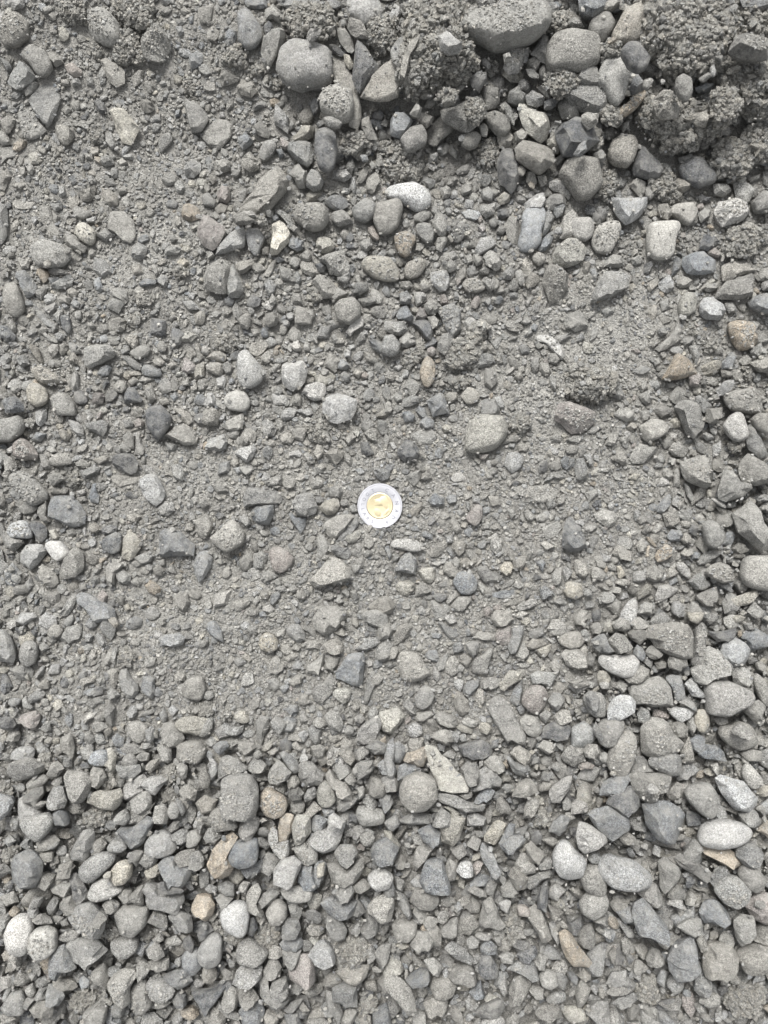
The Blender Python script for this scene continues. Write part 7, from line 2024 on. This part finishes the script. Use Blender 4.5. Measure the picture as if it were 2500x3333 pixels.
for kind, tone, px, py, P, A, lab in rows:
    r_ = np.random.default_rng(abs(px * 7919 + py))
    x0, y0 = to_xy(px, py)
    i, j = ij(x0, y0)
    if not (-XM < x0 < XM and -YM < y0 < YM): continue
    if float(LOOSE[i, j]) > .5: P = P * 1.07
    w = np.linalg.eigvalsh(np.cov(P.T)); minor = 2.6 * math.sqrt(max(w[0], 1)) * MM
    Lo = float(LOOSE[i, j])
    thick = minor * {'r': r_.uniform(.72, .95) * (1 + .12 * Lo), 'a': r_.uniform(.64, .92) * (1 + .15 * Lo), 's': r_.uniform(.26, .36), 'c': r_.uniform(.6, .8)}[kind]
    thick = min(thick, .034); hz = thick / 2
    zg = float(Z0[i, j])
    k = (HCAM - zg - hz) / HCAM
    Q = (P * np.array([1, -1])) * MM * k
    cx, cy = x0 * k, y0 * k
    rad = polar(Q, 5)
    st = stamp(cx, cy, rad, 0, hz, 2.4)
    if st is None: continue
    si, sj, m, q = st
    if m.sum() < 4: continue
    under = Zt[si, sj][m]; ground = Z0[si, sj][m]
    rest_p = 45 if Lo < .4 else 62
    rest = np.percentile(under, rest_p)
    cv = COV[si, sj][m]
    if .04 < cv.mean() < .62: rest = min(rest, np.percentile(under[~cv], 60))
    covf = COV[si, sj][m].mean()
    sink = (1 - Lo) * .30 + Lo * .05
    if covf > .6: sink = .05
    zc = rest + hz * (1 - 1.35 * sink)
    zc = max(zc, float(np.percentile(ground, 60)) + hz * .12)
    zc += Lo * (.0015 + .0040 * r_.random()) + (.004 if lab.startswith(TOPS) else 0)
    if kind == 'c': zc = float(np.percentile(under, 50)) + hz * .25
    # where it really ends up, keep the outline where the photograph shows it
    k2 = (HCAM - zc) / HCAM
    Q = (P * np.array([1, -1])) * MM * k2; cx, cy = x0 * k2, y0 * k2
    n_ = 2.4 if kind != 's' else 5
    hh = zc + hz * np.clip(1 - q ** n_, 0, 1) ** (1 / n_)
    sub = Zt[si, sj]; sub[m] = np.maximum(sub[m], hh[m]); COV[si, sj] |= (q < .97)
    R = math.sqrt(A / math.pi)
    if lab: lvl = 4 if R > 54 else 3
    else: lvl = 3 if R > 30 and kind != 'c' else 2
    if kind == 'c': lvl = (4 if R > 45 else 3) if lab else 3
    ROUND = any(w_ in lab for w_ in ('smooth', 'round', 'oval', 'egg', 'pear', 'plump', 'heart', 'bean', 'torpedo', 'teardrop', 'cobble'))
    if kind == 'c' or (kind == 'r' and (ROUND or (not lab and r_.random() < .22))):
        V, F, rad2 = stone_shape(Q, kind, hz, lvl, r_)
    else:
        sub = 3 if R > 54 else 2 if lab else (2 if R > 36 else 1)
        V, F = broken_stone(Q, kind if kind != 'r' else ('r' if lab and r_.random() < .6 else 'a'), hz, sub, r_)
        rad2 = rad
    spk = None
    if 'speckled' in lab: spk = .5
    c = tint(tone, r_, spk)
    if any(w_ in lab for w_ in ('white', 'bright')) and tone in 'ly': c[:3] = np.clip(c[:3] * 1.35, 0, .6)
    if kind == 'c': c = np.array([*(np.array((.275, .266, .242)) * (1 + .06 * r_.normal())), .12])
    if lab:
        top_things.append((kind, tone, V, F, c, cx, cy, zc, hz, rad2, lab, R, r_))
    else:
        (clod_pile if kind == 'c' else gravel_pile).add(V + np.array([cx, cy, zc]), F, c)
        if kind == 'c': crumbs(clod_pile, V + np.array([cx, cy, zc]), F, int(25 + R * 2.0), .00045, .0016, r_, 'e', rise=.45)

print('traced', len(rows), 'things', len(top_things), 'gravel verts', gravel_pile.n)

for kind, tone, V, F, c, cx, cy, zc, hz, rad2, lab, R, r_ in top_things:
    nm = {'r': 'pebble', 'a': 'stone', 's': 'flat_stone', 'c': 'dirt_clod'}[kind]
    mat = M_DIRT if kind == 'c' else (M_SMOOTH if ('smooth' in lab) else M_STONE)
    o = link(nm, make_mesh(nm, V, F, c, mat, None if kind == 'c' else 27), None, (cx, cy, zc))
    o['label'] = lab; o['category'] = 'dirt clod' if kind == 'c' else ('pebble' if 'pebble' in lab else 'stone')
    o['group'] = 'crumbly dirt clods on the gravel' if kind == 'c' else GROUP
    if kind == 'c':
        p = Pile(); crumbs(p, V, F, int(60 + R * R * .22), .00045, .0024 if R > 60 else .0018, r_, 'e', rise=.45)
        e = p.build('crumbs', M_DIRT, None, o, False); e['kind'] = 'stuff'
    elif any(w_ in lab for w_ in ('grit', 'crumb', 'dirt', 'dust')) and 'fine grit' not in lab and 'fine dirt' not in lab:
        p = Pile(); crumbs(p, V, F, int(12 + R * R * (.015 if 'dust' in lab else .03)), .0004, .0011, r_, rise=.2, spread=.6, up=.6)
        e = p.build('grit_crust', M_GRIT, None, o, False); e['kind'] = 'stuff'

# ---------------------------------------------------------------- the coin: lies on the fines
cz = .0022
ck = (HCAM - cz) / HCAM
ccx, ccy = to_xy(*COIN); ccx *= ck; ccy *= ck
st = stamp(ccx, ccy, np.full(180, .0141), 0, 0, 2)
coin_rest = float(np.percentile(Zt[st[0], st[1]][st[2]], 85))
cz = max(coin_rest, float(np.percentile(Z0[st[0], st[1]][st[2]], 90)) + .0004)
ck = (HCAM - cz) / HCAM; ccx, ccy = to_xy(*COIN); ccx *= ck; ccy *= ck
Zt[st[0], st[1]][st[2]] = cz + .0018; COV[st[0], st[1]] |= st[2]
M_SILVER = metal('coin_silver', (.50, .50, .52), .38, .06)
M_LETTER = metal('coin_letter_silver', (.27, .27, .30), .35, .1)
M_GOLD = metal('coin_gold', (.54, .47, .31), .40, .08)
def lathe(name, prof, mat, parent, seg=96, reeded=False, smooth=30):
    n = len(prof); V = []
    for s in range(seg):
        a = 2 * math.pi * s / seg
        for q, (r, z) in enumerate(prof):
            V.append((r * math.cos(a), r * math.sin(a), z))
    F = []
    for s in range(seg):
        for q in range(n - 1):
            a, b = s * n + q, ((s + 1) % seg) * n + q
            F.append((a, b, b + 1, a + 1))
    me = make_mesh(name, np.array(V), np.array(F)[:, ::-1] if False else np.array(F), None, mat, smooth)
    return link(name, me, parent)
coin = bpy.data.objects.new('coin', None); SC.collection.objects.link(coin)
coin.empty_display_size = .01
coin.location = (ccx, ccy, cz)
coin.rotation_euler = (math.radians(2.2), math.radians(-1.5), 0)
coin['label'] = 'two tone silver and gold two dollar coin lying on fine grit near the middle'
coin['category'] = 'coin'
R0, RI, T = .014, .0082, .0018
lathe('silver_ring', [(RI, 0), (R0 - .0003, 0), (R0, .0003), (R0, T - .00025), (R0 - .00025, T), (R0 - .00085, T), (R0 - .0011, T - .00022), (RI + .0004, T - .00022), (RI + .0001, T - .0003), (RI, T - .0003)], M_SILVER, coin, 160)
lathe('gold_core', [(.00001, 0), (RI - .00003, 0), (RI - .00003, T - .0005), (RI - .0002, T - .00035), (RI - .0005, T - .00025), (RI - .0008, T - .0003), (.00001, T - .0003)], M_GOLD, coin, 96)
def letter(ch, ang, rad, size, inward):
    cu = bpy.data.curves.new('letter', 'FONT'); cu.body = ch; cu.size = size; cu.align_x = 'CENTER'; cu.align_y = 'CENTER'
    cu.extrude = .00009; cu.bevel_depth = .00003; cu.resolution_u = 3
    tmp = bpy.data.objects.new('tmp', cu); SC.collection.objects.link(tmp)
    bpy.context.view_layer.update()
    me = bpy.data.meshes.new_from_object(tmp.evaluated_get(bpy.context.evaluated_depsgraph_get()))
    bpy.data.objects.remove(tmp)
    me.materials.clear(); me.materials.append(M_LETTER)
    o = link('letter', me, coin, (rad * math.cos(ang), rad * math.sin(ang), T - .00020))
    o.rotation_euler = (0, 0, ang - math.pi / 2 + (math.pi if inward else 0))
# the coin is turned a quarter to the right: CANADA runs down its right side, 2 DOLLARS down its left
def pix_ang(x, y): return math.atan2(875 - y, x - 806)
for ch, x, y in (('C', 965, 525), ('A', 1110, 645), ('N', 1195, 805), ('A', 1180, 990), ('D', 1118, 1140), ('A', 960, 1230)):
    letter(ch, pix_ang(x, y), .0106, .0030, False)
for ch, x, y in (('2', 655, 520), ('D', 525, 612), ('O', 447, 722), ('L', 418, 838), ('L', 415, 945), ('A', 452, 1060), ('R', 540, 1150), ('S', 640, 1225)):
    letter(ch, pix_ang(x, y), .0106, .0028, True)
def relief(name, pts, zt, mat, parent):                    # a low raised plate with a given outline (coin zoom pixels)
    q = [((x - 806) / 511.5 * .014, (875 - y) / 511.5 * .014) for x, y in pts]
    c = np.mean(q, 0); n = len(q)
    V = [(x, y, T - .0003) for x, y in q] + [(c[0] + (x - c[0]) * .9, c[1] + (y - c[1]) * .9, zt) for x, y in q] + [(c[0], c[1], zt + .00002)]
    F = []
    for a in range(n):
        b = (a + 1) % n
        F += [(a, b, n + b), (a, n + b, n + a), (n + a, n + b, 2 * n)]
    me = make_mesh(name, np.array(V), np.array(F)[:, ::1], None, mat, 25)
    return link(name, me, parent)
bear = relief('bear_relief', [(690, 735), (760, 712), (820, 725), (800, 700), (850, 660), (930, 640), (965, 690), (985, 770), (972, 850), (990, 920), (955, 950), (930, 930), (905, 905), (880, 870), (800, 880), (690, 870), (690, 845), (790, 835), (800, 815), (690, 800), (690, 775), (790, 770), (790, 750), (690, 755)][::-1], T - .00024, M_GOLD, coin)
relief('ice_relief', [(680, 940), (740, 925), (800, 960), (835, 1030), (830, 1110), (760, 1120), (700, 1085), (675, 1010)][::-1], T - .00026, M_GOLD, coin)
relief('ice_relief', [(920, 1000), (965, 960), (1010, 920), (1030, 1000), (960, 1075), (880, 1110)][::-1], T - .00027, M_GOLD, coin)

# ---------------------------------------------------------------- fill the gaps, largest first
for Rm, tries, lvl, dens, co, lift in ((.0075, 5000, 2, (.004, 1), 1, .2), (.0055, 9000, 2, (.015, 1), 2, .2), (.0040, 18000, 2, (.03, 1), 2, .25),
                                  (.0029, 30000, 1, (.16, .9), 3, .3), (.0021, 52000, 1, (.36, .6), 4, .3), (.0015, 84000, 1, (.55, .25), 4, .3), (.0011, 70000, 0, (.6, .1), 4, .3)):
    print('fill', Rm, fill(Rm, tries, lvl, dens, co, lift, pebbles))

# ---------------------------------------------------------------- grit: grains down to half a millimetre
def grit(n, lo, hi, on_stone, tries):
    D, F = ICO[0]
    xs = rng.uniform(-XM, XM, tries); ys = rng.uniform(-YM, YM, tries)
    ii, jj = ij(xs, ys)
    p = np.where(COV[ii, jj], on_stone, 1 - .7 * LOOSE[ii, jj])
    ok = np.where(rng.random(tries) < p)[0][:n]
    xs, ys, ii, jj = xs[ok], ys[ok], ii[ok], jj[ok]
    cd = np.hypot(xs - ccx, ys - ccy) > .0146
    xs, ys, ii, jj = xs[cd], ys[cd], ii[cd], jj[cd]; n = len(xs)
    s = lo * (hi / lo) ** (rng.random(n) ** 1.8)
    V = D[None] * (1 + .25 * rng.normal(size=(n, 12, 1))) * (s[:, None, None] * rng.uniform(.6, 1.3, (n, 1, 3)))
    z = Zt[ii, jj] + np.where(COV[ii, jj], -.0002, s * .45)
    V = V + np.stack([xs, ys, z], 1)[:, None]
    keys = 'wwwwgggwd'
    base = 1.15 * np.array([TONE[k] for k in keys])[rng.integers(len(keys), size=n)] * (1 + .13 * rng.normal(size=(n, 1)))
    C = np.concatenate([np.clip(base, .05, .6), np.full((n, 1), .05)], 1)
    return V.reshape(-1, 3), (F[None] + 12 * np.arange(n)[:, None, None]).reshape(-1, 3), np.repeat(C, 12, 0)
V, F, C = grit(21000, .00045, .0013, .035, 110000)
o = link('grit', make_mesh('grit', V, F, C, M_GRIT, None, False)); o['kind'] = 'stuff'
o = gravel_pile.build('gravel', M_STONE, 26); o['kind'] = 'stuff'
o = pebbles.build('fine_gravel', M_STONE, 24); o['kind'] = 'stuff'
if clod_pile.n:
    o = clod_pile.build('dirt_crumbs', M_DIRT, None, None, False); o['kind'] = 'stuff'

# ---------------------------------------------------------------- a twig among the stones at the bottom left
tw = []
for q, (a_, b_) in enumerate(((72, 170.5), (77, 166), (81, 162.5), (85, 158), (89, 155))):
    x_, y_ = to_xy(a_ * 3.767, 2666 + b_ * 3.767); i_, j_ = ij(x_, y_)
    tw.append((x_, y_, float(Zt[max(i_ - 4, 0):i_ + 5, max(j_ - 4, 0):j_ + 5].max()) + .0006))
zt_ = max(t_[2] for t_ in tw); V, F = [], []
for q, t_ in enumerate(tw):
    for k in range(6):
        an = k * math.pi / 3; rr = .00055 * (1 - .12 * q)
        V.append((t_[0] + rr * .7 * math.cos(an), t_[1] + rr * .7 * math.cos(an), .5 * t_[2] + .5 * zt_ + rr * math.sin(an)))
    if q:
        for k in range(6):
            a_, b_ = 6 * q - 6 + k, 6 * q - 6 + (k + 1) % 6
            F += [(a_, b_, b_ + 6), (a_, b_ + 6, a_ + 6)]
tg = link('twig', make_mesh('twig', np.array(V), np.array(F), np.array([.10, .085, .07, .1]), M_GRIT))
tg['label'] = 'thin dark twig lying across the gravel near the bottom left'; tg['category'] = 'twig'

# ---------------------------------------------------------------- ground sheet
def axis(half, step):
    a = np.arange(-half, half + step, step)
    out = []; p = half + step; s = step
    while p < 6: s *= 1.6; p += s; out.append(p)
    out = np.array(out)
    return np.concatenate([-out[::-1], a, out])
ax, ay = axis(XM, .0028), axis(YM, .0028)
X, Y = np.meshgrid(ax, ay)
u, v = to_uv(np.clip(X, -XM, XM), np.clip(Y, -YM, YM))
Z = terrain_uv(u, v) - .007 * loose_uv(u, v)
Pn = np.stack([X.ravel(), Y.ravel(), Z.ravel()], 1)
inside = (np.abs(X) < XM + .01) & (np.abs(Y) < YM + .01)
Z = Z + np.where(inside, (noise3(Pn, 260, 5, 3.0) * .00035).reshape(X.shape), 0)
V = np.stack([X.ravel(), Y.ravel(), Z.ravel()], 1)
ny, nx = X.shape
idx = np.arange(nx * ny).reshape(ny, nx)
F = np.stack([idx[:-1, :-1], idx[:-1, 1:], idx[1:, 1:], idx[1:, :-1]], -1).reshape(-1, 4)
gc = np.tile(np.array([.285, .277, .256, .45]), (len(V), 1))
uu, vv = u.ravel(), v.ravel()
pw = POW[ij(V[:, 0], V[:, 1])] * (inside.ravel())
gc[:, :3] += (np.array([.37, .362, .336]) - gc[:, :3]) * pw[:, None]
for a_, b_, sa_, sb_, w_ in ((.527, .435, .030, .013, .6), (.56, .37, .02, .02, .3), (.17, .515, .06, .02, .2), (.2, .31, .06, .03, .2)):   # damp soil above the coin, darker ground at the left
    gc[:, :3] *= (1 - w_ * np.exp(-((uu - a_) / sa_) ** 2 - ((vv - b_) / sb_) ** 2))[:, None]
g = link('ground', make_mesh('ground', V, F, gc, M_DIRT))
g['kind'] = 'structure'
tri = sum(sum(len(p.vertices) - 2 for p in me.polygons) if me.users and len(me.polygons) < 5000 else len(me.polygons) for me in bpy.data.meshes)
print('triangles about', tri)
